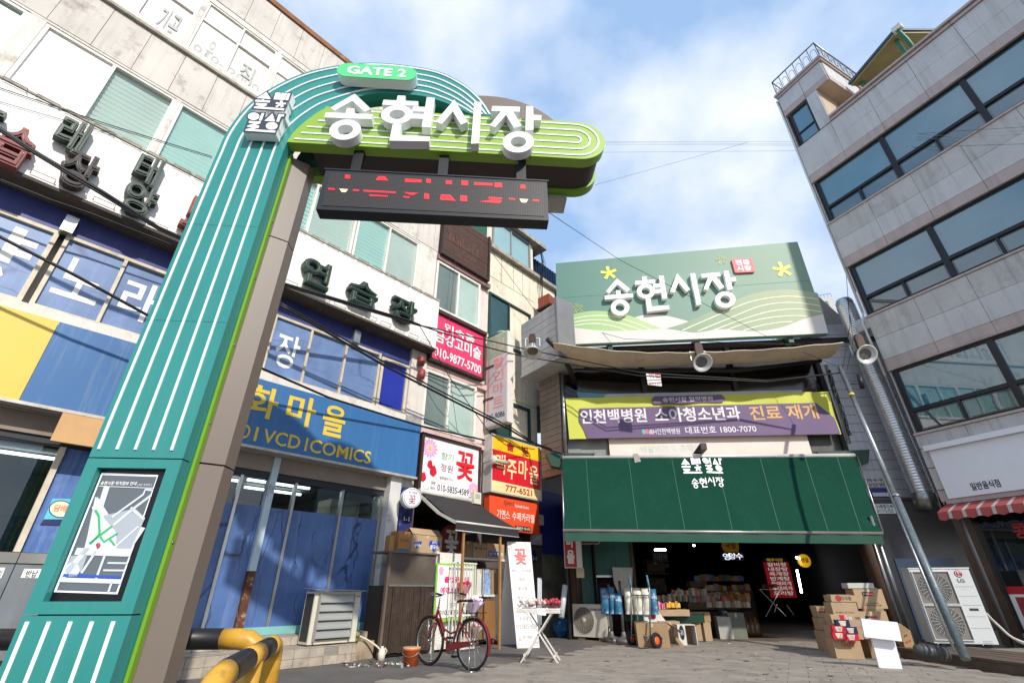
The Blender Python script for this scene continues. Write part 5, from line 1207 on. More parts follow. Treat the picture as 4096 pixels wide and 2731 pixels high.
# gate number plate
a0, a1 = GT.q('B', 555, 490, .16)[0], GT.q('B', 1108, 510, .16)[0]; zt, zb = GT.q('B', 800, 449, .16)[1], GT.q('B', 800, 541, .16)[1]
pl = [( a, z) for a, z in rrect(a0, zb, a1, zt, (zt - zb) / 2 - .001, 8)]
mb = MB(); mb.prism(GT, pl, .024, .155); part(GG, 'number_plate_case', mb, gl_)
mb = MB(); mb.prism(GT, pl, .156, .165); np_ = part(GG, 'number_plate', mb, mat('mint_green_face', '57CF83', .4, var=.02))
text(np_, GT, 'GATE 2', a0 + (a1 - a0) * .13, zb + (zt - zb) * .2, a0 + (a1 - a0) * .87, zt - (zt - zb) * .2, .169, white, off=.03)
# logo block on the shoulder
lb_ = LBOX; navy = mat('logo_slate', '3A3D4C', .45)
sil_up = GT.qs('Q', [(665, 140), (775, 318), (850, 168), (1262, 195), (1185, 402), (1145, 400), (1150, 500), (1110, 555), (1085, 640), (285, 590), (345, 420), (325, 345)], .14)
sil_lo = GT.qs('Q', [(320, 645), (470, 670), (500, 655), (630, 662), (600, 800), (800, 645), (870, 790), (920, 682), (1120, 698), (1085, 800), (1025, 800), (970, 925), (940, 1040), (900, 1085), (865, 1185), (75, 1138), (185, 850), (150, 770), (200, 680)], .14)
for s in (sil_up, sil_lo):
    mb = MB(); mb.prism(GT, s, .024, .135); part(GG, 'logo_block', mb, gl_)
    mb = MB(); mb.prism(GT, s, .136, .142); part(GG, 'logo_face', mb, navy)
for s in LOGO:
    mb = MB(); mb.sheet(GT, GT.qs('Q', s, .147), .147); part(GG, 'logo_shape', mb, white)
# running text display hung under the arm
LD = thing('led_display', 'black LED message display with red dot text hung under the gate arm', 'display', GT.w(-.9, 4.8, -.1))
mb = MB(); mb.box(GT, -2.22, .43, 4.86, 5.48, -.17, -.01)
part(LD, 'housing', mb, mat('display_housing', '1B1D22', .5, var=.05))
def ledmat(name, on, col, es):
    m = mat(name, '0C0A0A', .5, var=0); t = m.node_tree; N = t.nodes; l = t.links.new; b = N['Principled BSDF']
    g = N.new('ShaderNodeNewGeometry'); d1 = N.new('ShaderNodeVectorMath'); d1.operation = 'DOT_PRODUCT'; d1.inputs[1].default_value = GT.t; l(g.outputs['Position'], d1.inputs[0])
    sp = N.new('ShaderNodeSeparateXYZ'); l(g.outputs['Position'], sp.inputs[0])
    cb = N.new('ShaderNodeCombineXYZ'); l(d1.outputs['Value'], cb.inputs[0]); l(sp.outputs['Z'], cb.inputs[1])
    v = N.new('ShaderNodeTexVoronoi'); v.inputs['Scale'].default_value = 50; v.inputs['Randomness'].default_value = 0; v.voronoi_dimensions = '2D'; l(cb.outputs[0], v.inputs['Vector'])
    r = N.new('ShaderNodeMapRange'); r.inputs['From Min'].default_value = .46 if on else .30; r.inputs['From Max'].default_value = .54 if on else .40; r.inputs['To Min'].default_value = 1; r.inputs['To Max'].default_value = 0; l(v.outputs['Distance'], r.inputs['Value'])
    x = N.new('ShaderNodeMix'); x.data_type = 'RGBA'; l(r.outputs[0], x.inputs[0]); x.inputs[6].default_value = (*srgb('0B0A0A'), 1); x.inputs[7].default_value = (*srgb(col), 1); l(x.outputs[2], b.inputs['Base Color'])
    if on:
        l(x.outputs[2], b.inputs['Emission Color']); b.inputs['Emission Strength'].default_value = es
    return m
led_off, led_on, led_y = ledmat('led_off', False, '453C38', 0), ledmat('led_red', True, 'E01C28', .8), ledmat('led_amber', True, 'F6D9A8', 1.0)
mb = MB(); mb.box(GT, -2.165, .375, 4.915, 5.44, -.009, -.004); scr = part(LD, 'screen', mb, led_off)
def lit(pts, m=led_on):
    mb = MB(); mb.sheet(GT, GT.qs('g', pts, 0), -.001); part(scr, 'lit_dots', mb, m)
for x0, y0, x1, y1 in ((338, 845, 378, 875), (1097, 888, 1145, 917), (1215, 888, 1265, 925), (1660, 920, 1698, 950), (212, 945, 262, 958), (398, 955, 445, 968), (1207, 1000, 1258, 1045), (1465, 905, 1522, 940), (1310, 902, 1450, 925), (523, 994, 660, 1008), (790, 875, 915, 902), (950, 875, 985, 908), (1573, 1020, 1620, 1034), (1752, 1032, 1800, 1046), (935, 985, 972, 1028), (1420, 1012, 1522, 1028)):
    sl = .05; lit([(x0, y0 - 2), (x1, y0 + (x1 - x0) * sl), (x1, y1 + (x1 - x0) * sl * .3), (x0, y1 - 2)])
lit([(590, 855), (640, 857), (665, 890), (568, 885)]); lit([(476, 958), (720, 972), (720, 984), (478, 972)]); lit([(778, 975), (890, 982), (855, 998), (830, 998)]); lit([(1060, 992), (1130, 995), (1175, 1042), (1052, 1034)]); lit([(1340, 1048), (1465, 1030), (1520, 1035), (1505, 1060)]); lit([(778, 1005), (830, 1008), (820, 1020), (780, 1017)])
lit([(295, 950), (362, 954), (340, 978), (315, 975)], led_y); lit([(1652, 1026), (1718, 1030), (1700, 1056), (1668, 1052)], led_y)
mb = MB(); mb.box(GT, -2.24, .45, 5.482, 5.50, -.19, .0); part(LD, 'hood', mb, mat('display_housing', '1B1D22', .5))
for a in (-1.9, -.85, .12):
    mb = MB(); mb.box(GT, a - .06, a + .06, 5.5, 5.9, -.14, -.06); part(LD, 'hanger', mb, mat('hanger_black', '131214', .5))
# map display in the pillar
MD = thing('map_display', 'black framed screen showing a grey market street map in the gate pillar', 'display', GT.w(-3.14, 1.0, -.1))
mb = MB(); mb.box(GT, SX0, SX1, SZ0, SZ1, -.109, -.06); part(MD, 'bezel', mb, mat('screen_bezel', '0C0C0E', .35))
scr_e = .55
def scrm(name, col, es=.28): return mat(name, col, .25, var=.03, emit=col, es=es)
mp_w, mp_d, mp_m, mp_l, mp_g, mp_b, mp_r = scrm('map_white', 'E6E9EE'), scrm('map_dark', '5A6066'), scrm('map_grey', '9CA3AA'), scrm('map_light', 'C3CAD3'), scrm('map_green', '2FA65A'), scrm('map_blue', '2A4FB0'), scrm('map_red', '9A2A34')
def mp(pts, m, lay, name='map_area'):
    mb = MB(); d = -.058 + lay * .0015; mb.sheet(GT, GT.qs('G', pts, d), d); return part(MD, name, mb, m)
def mroad(pts, w, m, lay, name='map_road'):
    mb = MB(); d = -.058 + lay * .0015; mb.strip(GT, GT.qs('G', pts, d), w, d - .001, d); part(MD, name, mb, m)
mp([(700, 120), (1090, 135), (808, 955), (370, 940)], mp_w, 1, 'map_border')
mp([(705, 135), (1080, 148), (800, 942), (390, 928)], mp_d, 2)
mp([(670, 285), (760, 425), (1000, 500), (895, 655), (580, 640)], mp_l, 3)
mp([(690, 420), (930, 365), (1000, 430), (900, 640), (790, 640), (740, 540)], mp_m, 4)
mp([(655, 285), (700, 310), (715, 430), (800, 530), (800, 645), (585, 640)], mp_l, 5)
mp([(490, 690), (600, 690), (560, 800), (440, 800)], mp_m, 4)
for pts, w in (([(770, 425), (985, 270), (1000, 235), (1045, 240)], .016), ([(780, 480), (900, 380), (1040, 275)], .02), ([(900, 360), (990, 440)], .018), ([(520, 660), (905, 672)], .05), ([(735, 215), (600, 640), (430, 840)], .045), ([(660, 660), (560, 810)], .018), ([(720, 690), (660, 850)], .016), ([(740, 740), (880, 742)], .012), ([(710, 790), (865, 792)], .012), ([(410, 855), (835, 868)], .03), ([(770, 870), (745, 940)], .014), ([(780, 640), (950, 490)], .014)): mroad(pts, w, mp_l, 6)
mp(ell(500, 785, 48, 50, 18), mp_l, 6)
for pts, w in (([(655, 375), (680, 420), (685, 540), (620, 610)], .016), ([(610, 610), (680, 555), (770, 487)], .016), ([(690, 560), (715, 595), (810, 535)], .014), ([(755, 575), (790, 620)], .012)): mroad(pts, w, mp_g, 8, 'map_route')
mp([(440, 815), (560, 818), (840, 830), (835, 845), (545, 838), (430, 835)], mp_b, 7, 'map_railway')
for x, y, s in ((648, 362, '4'), (604, 620, '1'), (786, 638, '3')):
    mp(ell(x, y, 13, 15, 14), mp_w, 9, 'map_marker'); textq(MD, GT, s, 'G', (x - 4, y + 8), (x + 4, y - 8), -.043, black)
mp([(660, 612), (678, 598), (692, 612), (688, 628), (670, 645), (664, 628)], mp_r, 9, 'map_marker'); textq(MD, GT, '2', 'G', (672, 624), (682, 606), -.043, white)
textq(MD, GT, '송현시장 위치정보 안내', 'G', (690, 198), (935, 190), -.045, white, off=.02) if False else None
q1, q2 = GT.q('G', 690, 200, -.045), GT.q('G', 935, 205, -.045); text(MD, GT, '송현시장 위치정보 안내', q1[0], q1[1] - .004, q2[0], q1[1] + .026, -.046, white, off=.02)
q1, q2 = GT.q('G', 942, 210, -.045), GT.q('G', 1040, 213, -.045); text(MD, GT, '[ 2번 게이트 ]', q1[0], q1[1] - .002, q2[0], q1[1] + .018, -.046, white)
q1, q2 = GT.q('G', 470, 832, -.045), GT.q('G', 525, 834, -.045); text(MD, GT, '동인천역', q1[0], q1[1] - .001, q2[0], q1[1] + .015, -.044, white)
mroad([(680, 212), (1060, 226)], .004, mp_w, 6)
# yellow and black crash rails round the gate foot
yelp, blkp = mat('yellow_rail_paint', 'CC9A36', .42, var=.08, scale=5, dirt=('4A3A28', .7, 11)), mat('black_rail_paint', '1A1719', .4, var=.15, scale=6, dirt=('5A5250', .5, 10))
def rail(pts, r, nm_label, first=True, cuts=None, posts=()):
    t_ = thing('crash_rail', nm_label, 'guard rail', (pts[0][0], pts[0][1], 0), 'striped crash rails round the gate foot')
    P = [Vector(p) for p in pts]; seg = [0]
    for a, b in zip(P, P[1:]): seg.append(seg[-1] + (b - a).length)
    def at(s):
        for i in range(len(P) - 1):
            if s <= seg[i + 1] + 1e-6: return P[i].lerp(P[i + 1], (s - seg[i]) / (seg[i + 1] - seg[i]))
        return P[-1]
    ss = sorted(set(cuts)); col = first
    for s0, s1 in zip(ss, ss[1:]):
        L = [at(s0)] + [P[i] for i in range(len(P)) if s0 + .001 < seg[i] < s1 - .001] + [at(s1)]
        mb = MB(); mb.tube(L, r, 18); part(t_, 'pipe_section', mb, yelp if col else blkp); col = not col
    for k, (p, top) in enumerate(posts):
        p = Vector(p)
        mb = MB(); mb.tube([Vector((p.x, p.y, .28)), Vector((p.x, p.y, top))], r * .99, 18); part(t_, 'post', mb, yelp)
        mb = MB(); mb.tube([Vector((p.x, p.y, 0)), Vector((p.x, p.y, .28))], r, 18); part(t_, 'post', mb, blkp)
    return t_

cr_ = .69
rail([(-1.36, 2.62, .25), (-1.38, 2.62, .58), (-1.385, 2.66, .64), (-1.39, 2.72, .68), (-1.4, 2.8, .70), (-1.72, 4.0, .71), (-1.75, 4.1, .70), (-1.765, 4.16, .66), (-1.77, 4.18, .6), (-1.77, 4.18, .3)], .062, 'yellow and black striped crash rail in front of the gate pillar', True, [0, .55, .98, 1.3, 1.66, 2.4], [((-1.56, 3.4), .68), ((-1.77, 4.18), .5)])
rail([(-2.35, 5.16, .3), (-2.35, 5.16, .55), (-2.37, 5.155, .61), (-2.43, 5.14, .65), (-2.52, 5.12, .665), (-4.4, 5.0, .67), (-6.5, 4.9, .67)], .085, 'thick striped crash rail behind the gate pillar', True, [0, .62, 1.7, 2.2, 3.4, 4.3], [((-2.35, 5.16), .4)])
rail([(-4.2, 2.5, .625), (-2.1, 2.42, .63), (-1.9, 2.42, .62), (-1.8, 2.42, .58), (-1.77, 2.42, .5), (-1.76, 2.42, .2)], .06, 'striped crash rail at the foot of the gate nearest the lens', False, [0, 1.95, 2.9], [((-1.76, 2.42), .4)])
# ------------------------------------------------------------------ tiled step, outdoor units, bits along the left front
tile_m = mat('old_step_tile', (.40, .34, .27), .8, var=.2, scale=5, dirt=('5A4E42', .7, 6), bump=.3)
stp = thing('tiled_step', 'worn beige tiled step with broken front below the blue shop window', 'step', LW.w(-.8, 0, .4))
mb = MB(); mb.box(LW, -3.3, 1.32, 0, .385, -.2, .30); mb.box(LW, -3.3, .55, 0, .255, .3, .80); part(stp, 'core', mb, concrete)
rows = [(-3.3, 1.3, .312, .0, .27, .386, .29, 1), (-3.3, .54, .812, .0, .01, .125, .25, 1), (-3.3, .54, .812, .0, .13, .25, .25, 1)]
tiles = [MB() for _ in range(1)]
def tile_shape(fr, a0, a1, z0, z1, d0, d1):
    mb = MB(); mb.box(fr, a0, a1, z0, z1, d0, d1); return mb
for a0, a1, d, _, z0, z1, w, _ in rows:
    a = a0
    while a < a1 - .05:
        if not (z0 > .1 and z0 < .2 and -.2 < a < .1):
            part(stp, 'tile', tile_shape(LW, a + .004, min(a + w, a1) - .004, z0, z1, d - .012, d + rnd.uniform(-.004, .004)), tile_m)
        a += w
for a0, a1, z, d0, d1 in ((-3.3, 1.3, .388, -.18, .06), (-3.3, 1.3, .388, .065, .3), (-3.3, .54, .258, .32, .55), (-3.3, .54, .258, .555, .8)):
    a = a0
    while a < a1 - .05:
        part(stp, 'tile', tile_shape(LW, a + .004, min(a + .25, a1) - .004, z, z + .006 + rnd.uniform(0, .004), d0, d1), tile_m); a += .25
mb = MB(); mb.box(LW, .56, 1.3, 0, .27, .3, .56); part(stp, 'side_block', mb, mat('stained_block', (.36, .28, .19), .8, var=.25, scale=4, dirt=('3F362C', .7, 5)))

ac_m = mat('beige_unit_case', 'CFC8B8', .5, var=.06, dirt=('8D8372', .45, 4))
grille_m = mat('unit_grille_dark', '2A2A2A', .6)
def fan(par, fr, a, z, r, d, wires=None, hub=.2):
    """round fan grille: dark well, rings and spokes, hub"""
    mb = MB(); mb.sheet(fr, [(a + x * r, z + y * r) for x, y in ell(0, 0, 1, 1, 28)], d - .001); part(par, 'fan_well', mb, grille_m)
    mb = MB()
    n_ = 12
    for k in range(1, n_ + 1): mb.torus(fr.w(a, z, d + .006), fr.n, r * k / n_, r * .011, 28, 4)
    for k in range(24):
        an = 2 * math.pi * k / 24 + .1; mb.bar(fr.w(a + r * hub * math.cos(an), z + r * hub * math.sin(an), d + .008), fr.w(a + r * math.cos(an + .35), z + r * math.sin(an + .35), d + .008), r * .018, r * .018, fr.n)
    part(par, 'fan_grille', mb, wires or mat('grille_wire', 'BDB6A8', .5))
    mb = MB(); mb.lathe(fr.w(a, z, d + .004), fr.n, [(r * hub, 0), (r * hub, .014), (r * hub * .8, .02), (0, .02)], 16); part(par, 'fan_hub', mb, wires or mat('grille_wire', 'BDB6A8', .5))
# unit with louvre hood on the step
AF = LW.shift(0, .70)
u1 = thing('louvred_outdoor_unit', 'beige outdoor air conditioner with grey louvre guard on the tiled step', 'air conditioner', AF.w(0, .27, -.2))
(x0, z0), (x1, z1) = AF.q('H', 905, 1312), AF.q('H', 1237, 1290)
(xt0, zt0), (xt1, zt1) = AF.q('H', 925, 940), AF.q('H', 1290, 935)
zb_, zt_ = .268, (zt0 + zt1) / 2; xa, xb = x0, max(x1, xt1 - .02)
mb = MB(); mb.box(AF, xa, xb, zb_ + .02, zt_, -.32, 0); part(u1, 'case', mb, ac_m)
mb = MB(); mb.box(AF, xa - .004, xa - .001, zb_ + .06, zt_ - .03, -.29, -.03); part(u1, 'side_coil', mb, mat('coil_dark', '33352F', .7, var=.2, scale=30))
wu, hu = xb - xa, zt_ - zb_
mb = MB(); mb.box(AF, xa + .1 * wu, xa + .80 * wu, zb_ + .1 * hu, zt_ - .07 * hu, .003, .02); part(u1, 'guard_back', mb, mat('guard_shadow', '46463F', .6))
for k in range(5):
    zc_ = zb_ + hu * (.13 + k * .165); mb = MB()
    mb.add([AF.w(xa + .09 * wu, zc_ + .16 * hu, .02), AF.w(xa + .82 * wu, zc_ + .16 * hu, .02), AF.w(xa + .82 * wu, zc_ + .03 * hu, .07), AF.w(xa + .09 * wu, zc_ + .03 * hu, .07), AF.w(xa + .09 * wu, zc_ + .0 * hu, .075), AF.w(xa + .82 * wu, zc_ + .0 * hu, .075)], [(0, 1, 2, 3), (3, 2, 5, 4)]); part(u1, 'louvre', mb, mat('louvre_grey', 'A8A9A4', .4, .4, var=.06))
for a in (.075, .815): mb = MB(); mb.box(AF, xa + a * wu, xa + (a + .02) * wu, zb_ + .08 * hu, zt_ - .05 * hu, .002, .08); part(u1, 'guard_post', mb, mat('louvre_grey', 'A8A9A4', .4, .4))
mb = MB(); mb.add([AF.w(xa - .06, zt_ + .035, .12), AF.w(xb + .06, zt_ + .012, .10), AF.w(xb + .05, zt_ + .03, -.36), AF.w(xa - .05, zt_ + .06, -.36), AF.w(xa - .06, zt_ + .028, .12), AF.w(xb + .06, zt_ + .005, .10), AF.w(xb + .05, zt_ + .022, -.36), AF.w(xa - .05, zt_ + .05, -.36)], [(0, 1, 2, 3), (7, 6, 5, 4), (0, 4, 5, 1), (1, 5, 6, 2), (2, 6, 7, 3), (3, 7, 4, 0)]); part(u1, 'top_sheet', mb, mat('crumpled_sheet', 'B9B8B2', .35, .5, var=.1))
text(u1, AF, 'SAMSUNG', xa + .70 * wu, zt_ - .115 * hu, xa + .985 * wu, zt_ - .075 * hu, .004, mat('navy_print', '2A3C86', .5), off=.02)
for a in (.12, .8): mb = MB(); mb.box(AF, xa + a * wu, xa + (a + .1) * wu, zb_, zb_ + .02, -.3, 0); part(u1, 'foot', mb, grille_m)
# condensate hose, plastic bottle, rubble, bucket
mb = MB(); hp = [gz('H', 1270, 1205, .36), gz('H', 1330, 1195, .34), gz('H', 1400, 1260, .22), gz('H', 1440, 1320, .12), gz('H', 1448, 1400, .02)]
base_h = AF.w(xb, .4, -.1); hp = [base_h, base_h + LW.t * .15 + Vector((0, 0, -.05)), LW.w(xb + .32, .27, .66), LW.w(xb + .45, .15, .8), LW.w(xb + .47, .02, .84)]
mb.tube(smooth([tuple(p) for p in hp], 6), .016, 8); solo('drain_hose', mb, mat('cream_hose', 'CFC2A8', .5), 'cream drain hose running from the louvred unit down to the ground', 'hose')
bt = thing('plastic_jug', 'small white plastic jug on the ground at the end of the drain hose', 'jug', LW.w(xb + .4, 0, .95))
mb = MB(); mb.lathe(LW.w(xb + .4, 0, .95), (0, 0, 1), [(0, 0), (.06, 0), (.065, .1), (.05, .16), (.025, .18), (.025, .21), (0, .21)], 14); part(bt, 'body', mb, mat('milky_plastic', 'D9D2C0', .4))
mb = MB(); mb.tube([LW.w(xb + .45, .18, .95), LW.w(xb + .5, .14, .95), LW.w(xb + .46, .06, .95)], .012, 6); part(bt, 'handle', mb, mat('milky_plastic', 'D9D2C0', .4))
mb = MB()
for k in range(7): mb.lathe(AF.w(xb + .03 + .05 * math.cos(k), .34 + .05 * math.sin(k * 2), -.1 + .04 * math.sin(k)), Vector((rnd.random() - .5, rnd.random() - .5, 1)), [(0, -.05), (.05, -.03), (.06, 0), (.05, .03), (0, .05)], 8)
solo('green_bundle', mb, mat('dull_green_bundle', '7E8452', .8), 'small dull green bundle behind the louvred unit', 'bundle')
lit_ms = [mat('litter_white', 'DAD5CC', .8), mat('litter_green', '2F6B44', .7), mat('litter_brown', '6A4A34', .8), mat('litter_red', '8A3038', .7)]
lc = gz('H', 1380, 1450, 0)
for g_i, m in enumerate(lit_ms):
    mb = MB()
    for k in range((34, 10, 18, 7)[g_i]):
        p = lc + Vector((rnd.uniform(-.5, .6), rnd.uniform(-.22, .22), rnd.uniform(.005, .05))); s = rnd.uniform(.03, .09)
        u = Vector((rnd.uniform(-1, 1), rnd.uniform(-1, 1), rnd.uniform(-.5, .5))) * s; v = Vector((rnd.uniform(-1, 1), rnd.uniform(-1, 1), rnd.uniform(-.6, .6))) * s
        mb.add([p, p + u, p + u * .9 + v, p + v * .8], [(0, 1, 2), (0, 2, 3)])
    if g_i == 0: lo_ = struct('litter_pile', mb, m, 'stuff', 'pile of torn paper, plaster and rubbish beside the step')
    else: part(lo_, 'scraps', mb, m)['kind'] = 'stuff'
bp = gz('I', 348, 1445, 0); bk = thing('orange_bucket', 'orange plastic bucket with pale lid beside the bicycle', 'bucket', bp)
bp = bp + Vector((0, .14, 0)); bk.location = bp; WORIG[bk.name] = tuple(bp)
mb = MB(); mb.lathe(bp, (0, 0, 1), [(0, 0), (.11, 0), (.135, .21), (.145, .215), (.145, .236), (.135, .24)], 20); part(bk, 'pail', mb, mat('orange_plastic', 'C9602E', .45, var=.08))
mb = MB(); mb.lathe(bp, (0, 0, 1), [(.146, .238), (.146, .252), (.13, .256), (0, .258)], 20); part(bk, 'lid', mb, mat('pale_lid', 'C9A27E', .5, var=.1))
mb = MB(); mb.tube([bp + Vector((.14 * math.cos(t_), -.14 * math.sin(t_) * .6 - .07, .22 - .09 * math.sin(t_))) for t_ in [math.pi * k / 8 for k in range(9)]], .005, 5); part(bk, 'wire_handle', mb, steel)

# ------------------------------------------------------------------ flower shop stall
FS = LW.shift(0, .75)
FP = LW.shift(0, 1.22)
def fq(x, y, d=0.0): return FS.q('I', x, y, d)
wood_d = mat('dark_slat_wood', '3A2C22', .8, var=.35, scale=6, bump=.4, streak=('1E1712', .6), dirt=('6A5A48', .4, 8))
wood_l = mat('raw_timber', 'A07648', .7, var=.15, scale=6)
white_mt = mat('white_painted_steel', 'DEDCD4', .45, var=.05, dirt=('7A6A58', .5, 9))
sc = thing('flower_counter', 'dark slatted counter with smoked plastic front at the flower shop', 'counter', FS.w(1.2, 0, -.4))
cl, cr2 = fq(135, 1240)[0], fq(530, 1200)[0]; zt_c = 1.55; zt_c = (fq(170, 575)[1] + fq(550, 580)[1]) / 2; zm = fq(185, 830)[1]; 
n_ = 22
for k in range(n_):
    a = cl + (cr2 - cl) * k / n_; mb = MB(); mb.box(FS, a + .003, a + (cr2 - cl) / n_ - .003, .06 + rnd.uniform(0, .015), zm - .02, -.03, rnd.uniform(-.008, .008)); part(sc, 'slat', mb, wood_d)
mb = MB(); mb.box(FS, cl, cr2, .02, zm, -.6, -.035); part(sc, 'body', mb, dark_m)
mb = MB(); mb.box(FS, cl, cr2, zm, zt_c - .03, -.04, -.02); part(sc, 'smoked_panel', mb, mat('smoked_plastic', '5A524A', .3, var=.25, scale=2, dirt=('7C746A', .5, 2)))
mb = MB(); mb.box(FS, cl - .03, cr2 + .03, zt_c - .03, zt_c, -.62, .03); part(sc, 'top', mb, mat('counter_top', '6B6256', .6))
mb = MB(); mb.box(FS, cl + .05, cr2, zm - .015, zm + .015, -.02, .012); part(sc, 'metal_strip', mb, chrome)
for a in (cl - .02, cr2 - .01): mb = MB(); mb.box(FS, a, a + .05, 0, zt_c - .03, -.05, .02); part(sc, 'frame_post', mb, mat('weathered_post', '64564A', .8, var=.2))
card = mat('cardboard', '9A7E5C', .8, var=.1, scale=4); card2 = mat('cardboard_light', 'AE9474', .8, var=.08, scale=4); tape_b = mat('carton_blue_print', '2B4C9E', .6); blue_h = mat('blue_heart_print', '2440A0', .6)
def carton(name, label, fr, a0, a1, z0, h, dep, m, d=0.0, group=None, cat='box', open_=False, rot=0):
    t_ = thing(name, label, cat, fr.w((a0 + a1) / 2, z0, d - dep / 2), group)
    mb = MB(); mb.box(fr, a0, a1, z0, z0 + h, d - dep, d); mb.v = [(x + rnd.uniform(-.006, .006), y + rnd.uniform(-.004, .004), z + (rnd.uniform(-.012, .004) if z > z0 + .01 else 0)) for x, y, z in mb.v]; part(t_, 'carton_body', mb, m)
    mb = MB(); mb.box(fr, (a0 + a1) / 2 - .025, (a0 + a1) / 2 + .025, z0 + h * .82, z0 + h - .012, d + .003, d + .006); part(t_, 'tape_end', mb, mat('packing_tape', 'C9B48A', .3))
    mb = MB(); mb.box(fr, a0 + .0, a1, z0 + h + .001, z0 + h + .004, d - dep * .52, d - dep * .48); part(t_, 'tape', mb, mat('packing_tape', 'C9B48A', .3))
    return t_
def box_top(t_, fr, a0, a1, z, dep, d, m):
    mb = MB(); mb.add([fr.w(a0, z, d), fr.w(a1, z, d), fr.w(a1, z + .13, d - dep * .35), fr.w(a0, z + .13, d - dep * .35)], [(0, 1, 2, 3)]); part(t_, 'flap', mb, m)
    mb = MB(); mb.add([fr.w(a0, z, d - dep), fr.w(a1, z, d - dep), fr.w(a1, z + .13, d - dep * .35), fr.w(a0, z + .13, d - dep * .35)], [(0, 1, 2, 3)]); part(t_, 'flap', mb, m)
def heart(t_, fr, cx, cz, s, d, m):
    P = [(cx + s * .062 * 16 * math.sin(u) ** 3, cz + s * .062 * (13 * math.cos(u) - 5 * math.cos(2 * u) - 2 * math.cos(3 * u) - math.cos(4 * u))) for u in [2 * math.pi * k / 24 for k in range(24)]]
    mb = MB(); mb.sheet(fr, P, d); part(t_, 'heart_print', mb, m)
a0, a1 = fq(262, 560, -.3)[0], fq(365, 560, -.3)[0]; FSr = FS.shift(0, -.3)
hb = zt_c + .002
zc1 = fq(300, 420, -.3)[1]
t_ = carton('cardboard_box', 'brown carton with blue printed strip on the counter, leftmost of two', FSr, a0, a1, hb, zc1 - hb, .3, mat('cardboard_orange', 'AD7A42', .8, var=.08))
mb = MB(); mb.box(FSr, a0 + .005, a1 - .005, hb + .02, hb + .07, .001, .003); part(t_, 'printed_strip', mb, mat('strip_blue_grey', '3E6A94', .6)); text(t_, FSr, '한라봉', a0 + .05, hb + .2, a1 - .08, hb + .26, .003, mat('brown_print', '5A3A1E', .7))
a0, a1 = fq(368, 560, -.2)[0], fq(595, 565, -.2)[0]; FSr = FS.shift(0, -.2); zc1 = fq(480, 450, -.2)[1]
t_ = carton('cardboard_box', 'open carton with blue heart prints on the flower shop counter', FSr, a0, a1, hb, zc1 - hb, .38, card2)
box_top(t_, FSr, a0, a1, zc1, .38, .0, card2)
wbx, hbx = a1 - a0, zc1 - hb
heart(t_, FSr, a0 + wbx * .18, hb + hbx * .5, hbx * .3, .003, blue_h); heart(t_, FSr, a0 + wbx * .74, hb + hbx * .45, hbx * .4, .003, blue_h)
text(t_, FSr, '쌀국수', a0 + wbx * .60, hb + hbx * .25, a0 + wbx * .88, hb + hbx * .5, .006, white, off=.02); text(t_, FSr, '쌀국수', a0 + wbx * .08, hb + hbx * .32, a0 + wbx * .28, hb + hbx * .5, .006, white, off=.02); text(t_, FSr, '멸치맛', a0 + wbx * .66, hb + hbx * .55, a0 + wbx * .84, hb + hbx * .7, .006, white)
mb = MB(); mb.box(FS, fq(220, 560)[0], fq(255, 560)[0], zt_c + .002, fq(235, 450)[1], -.25, -.1); solo('timber_offcut', mb, wood_l, 'short pale timber offcut standing on the counter end', 'timber')
# awning of the flower shop
fa = thing('flower_shop_awning', 'small black fabric awning on folding arms over the flower shop', 'awning', LW.w(3.2, 2.3, .8))
R0, R1 = LW.w(*LW.q('P', 130, 795, .2), .2), LW.w(*LW.q('P', 805, 925, .2), .2)
E0, E1 = LW.w(*LW.q('P', 555, 1130, 1.25), 1.25), LW.w(*LW.q('P', 1312, 1222, 1.25), 1.25)
E0 = LW.w(LW.q('P', 555, 1130, 1.25)[0], 2.34, 1.25); E1 = LW.w(LW.q('P', 1312, 1222, 1.25)[0], 2.34, 1.25)
ablk = mat('charcoal_awning_cloth', '2E2C2C', .8, var=.1, scale=3)
mb = MB(); V = []; Fq = []
for i in range(13):
    for j in range(7): V.append(R0.lerp(R1, i / 12).lerp(E0.lerp(E1, i / 12), j / 6) + Vector((0, 0, -.04 * math.sin(j / 6 * math.pi))))
for i in range(12):
    for j in range(6): Fq.append((i * 7 + j, (i + 1) * 7 + j, (i + 1) * 7 + j + 1, i * 7 + j + 1))
mb.add(V, Fq, True); part(fa, 'cloth', mb, ablk)
mb = MB(); mb.tube([R0 - LW.t * .05, R1 + LW.t * .05], .06, 12); part(fa, 'cassette', mb, mat('cassette_white', 'CFCBC2', .4))
mb = MB(); mb.tube([E0, E1], .022, 8); part(fa, 'front_bar', mb, mat('front_bar_white', 'D5D2CA', .4))
mb = MB(); V = []
for i in range(31): p = E0.lerp(E1, i / 30); V += [p + Vector((0, 0, -.02)), p + Vector((0, .01 * math.sin(i), -.17))]
mb.add(V, [(2 * i, 2 * i + 1, 2 * i + 3, 2 * i + 2) for i in range(30)], True); part(fa, 'valance', mb, ablk)
mb = MB(); mb.tube([E0 + Vector((0, 0, -.17)), E1 + Vector((0, 0, -.17))], .01, 6); part(fa, 'valance_hem', mb, mat('hem_white', 'CFCFCF', .5))
mb = MB(); mb.bar(R0 + Vector((0, 0, -.1)), R0.lerp(E0, .55) + Vector((0, 0, -.12)), .05, .06); mb.bar(R0.lerp(E0, .55) + Vector((0, 0, -.12)), E0 + Vector((0, 0, -.02)), .045, .055); part(fa, 'folding_arm', mb, mat('arm_white', 'BDB8AE', .45))
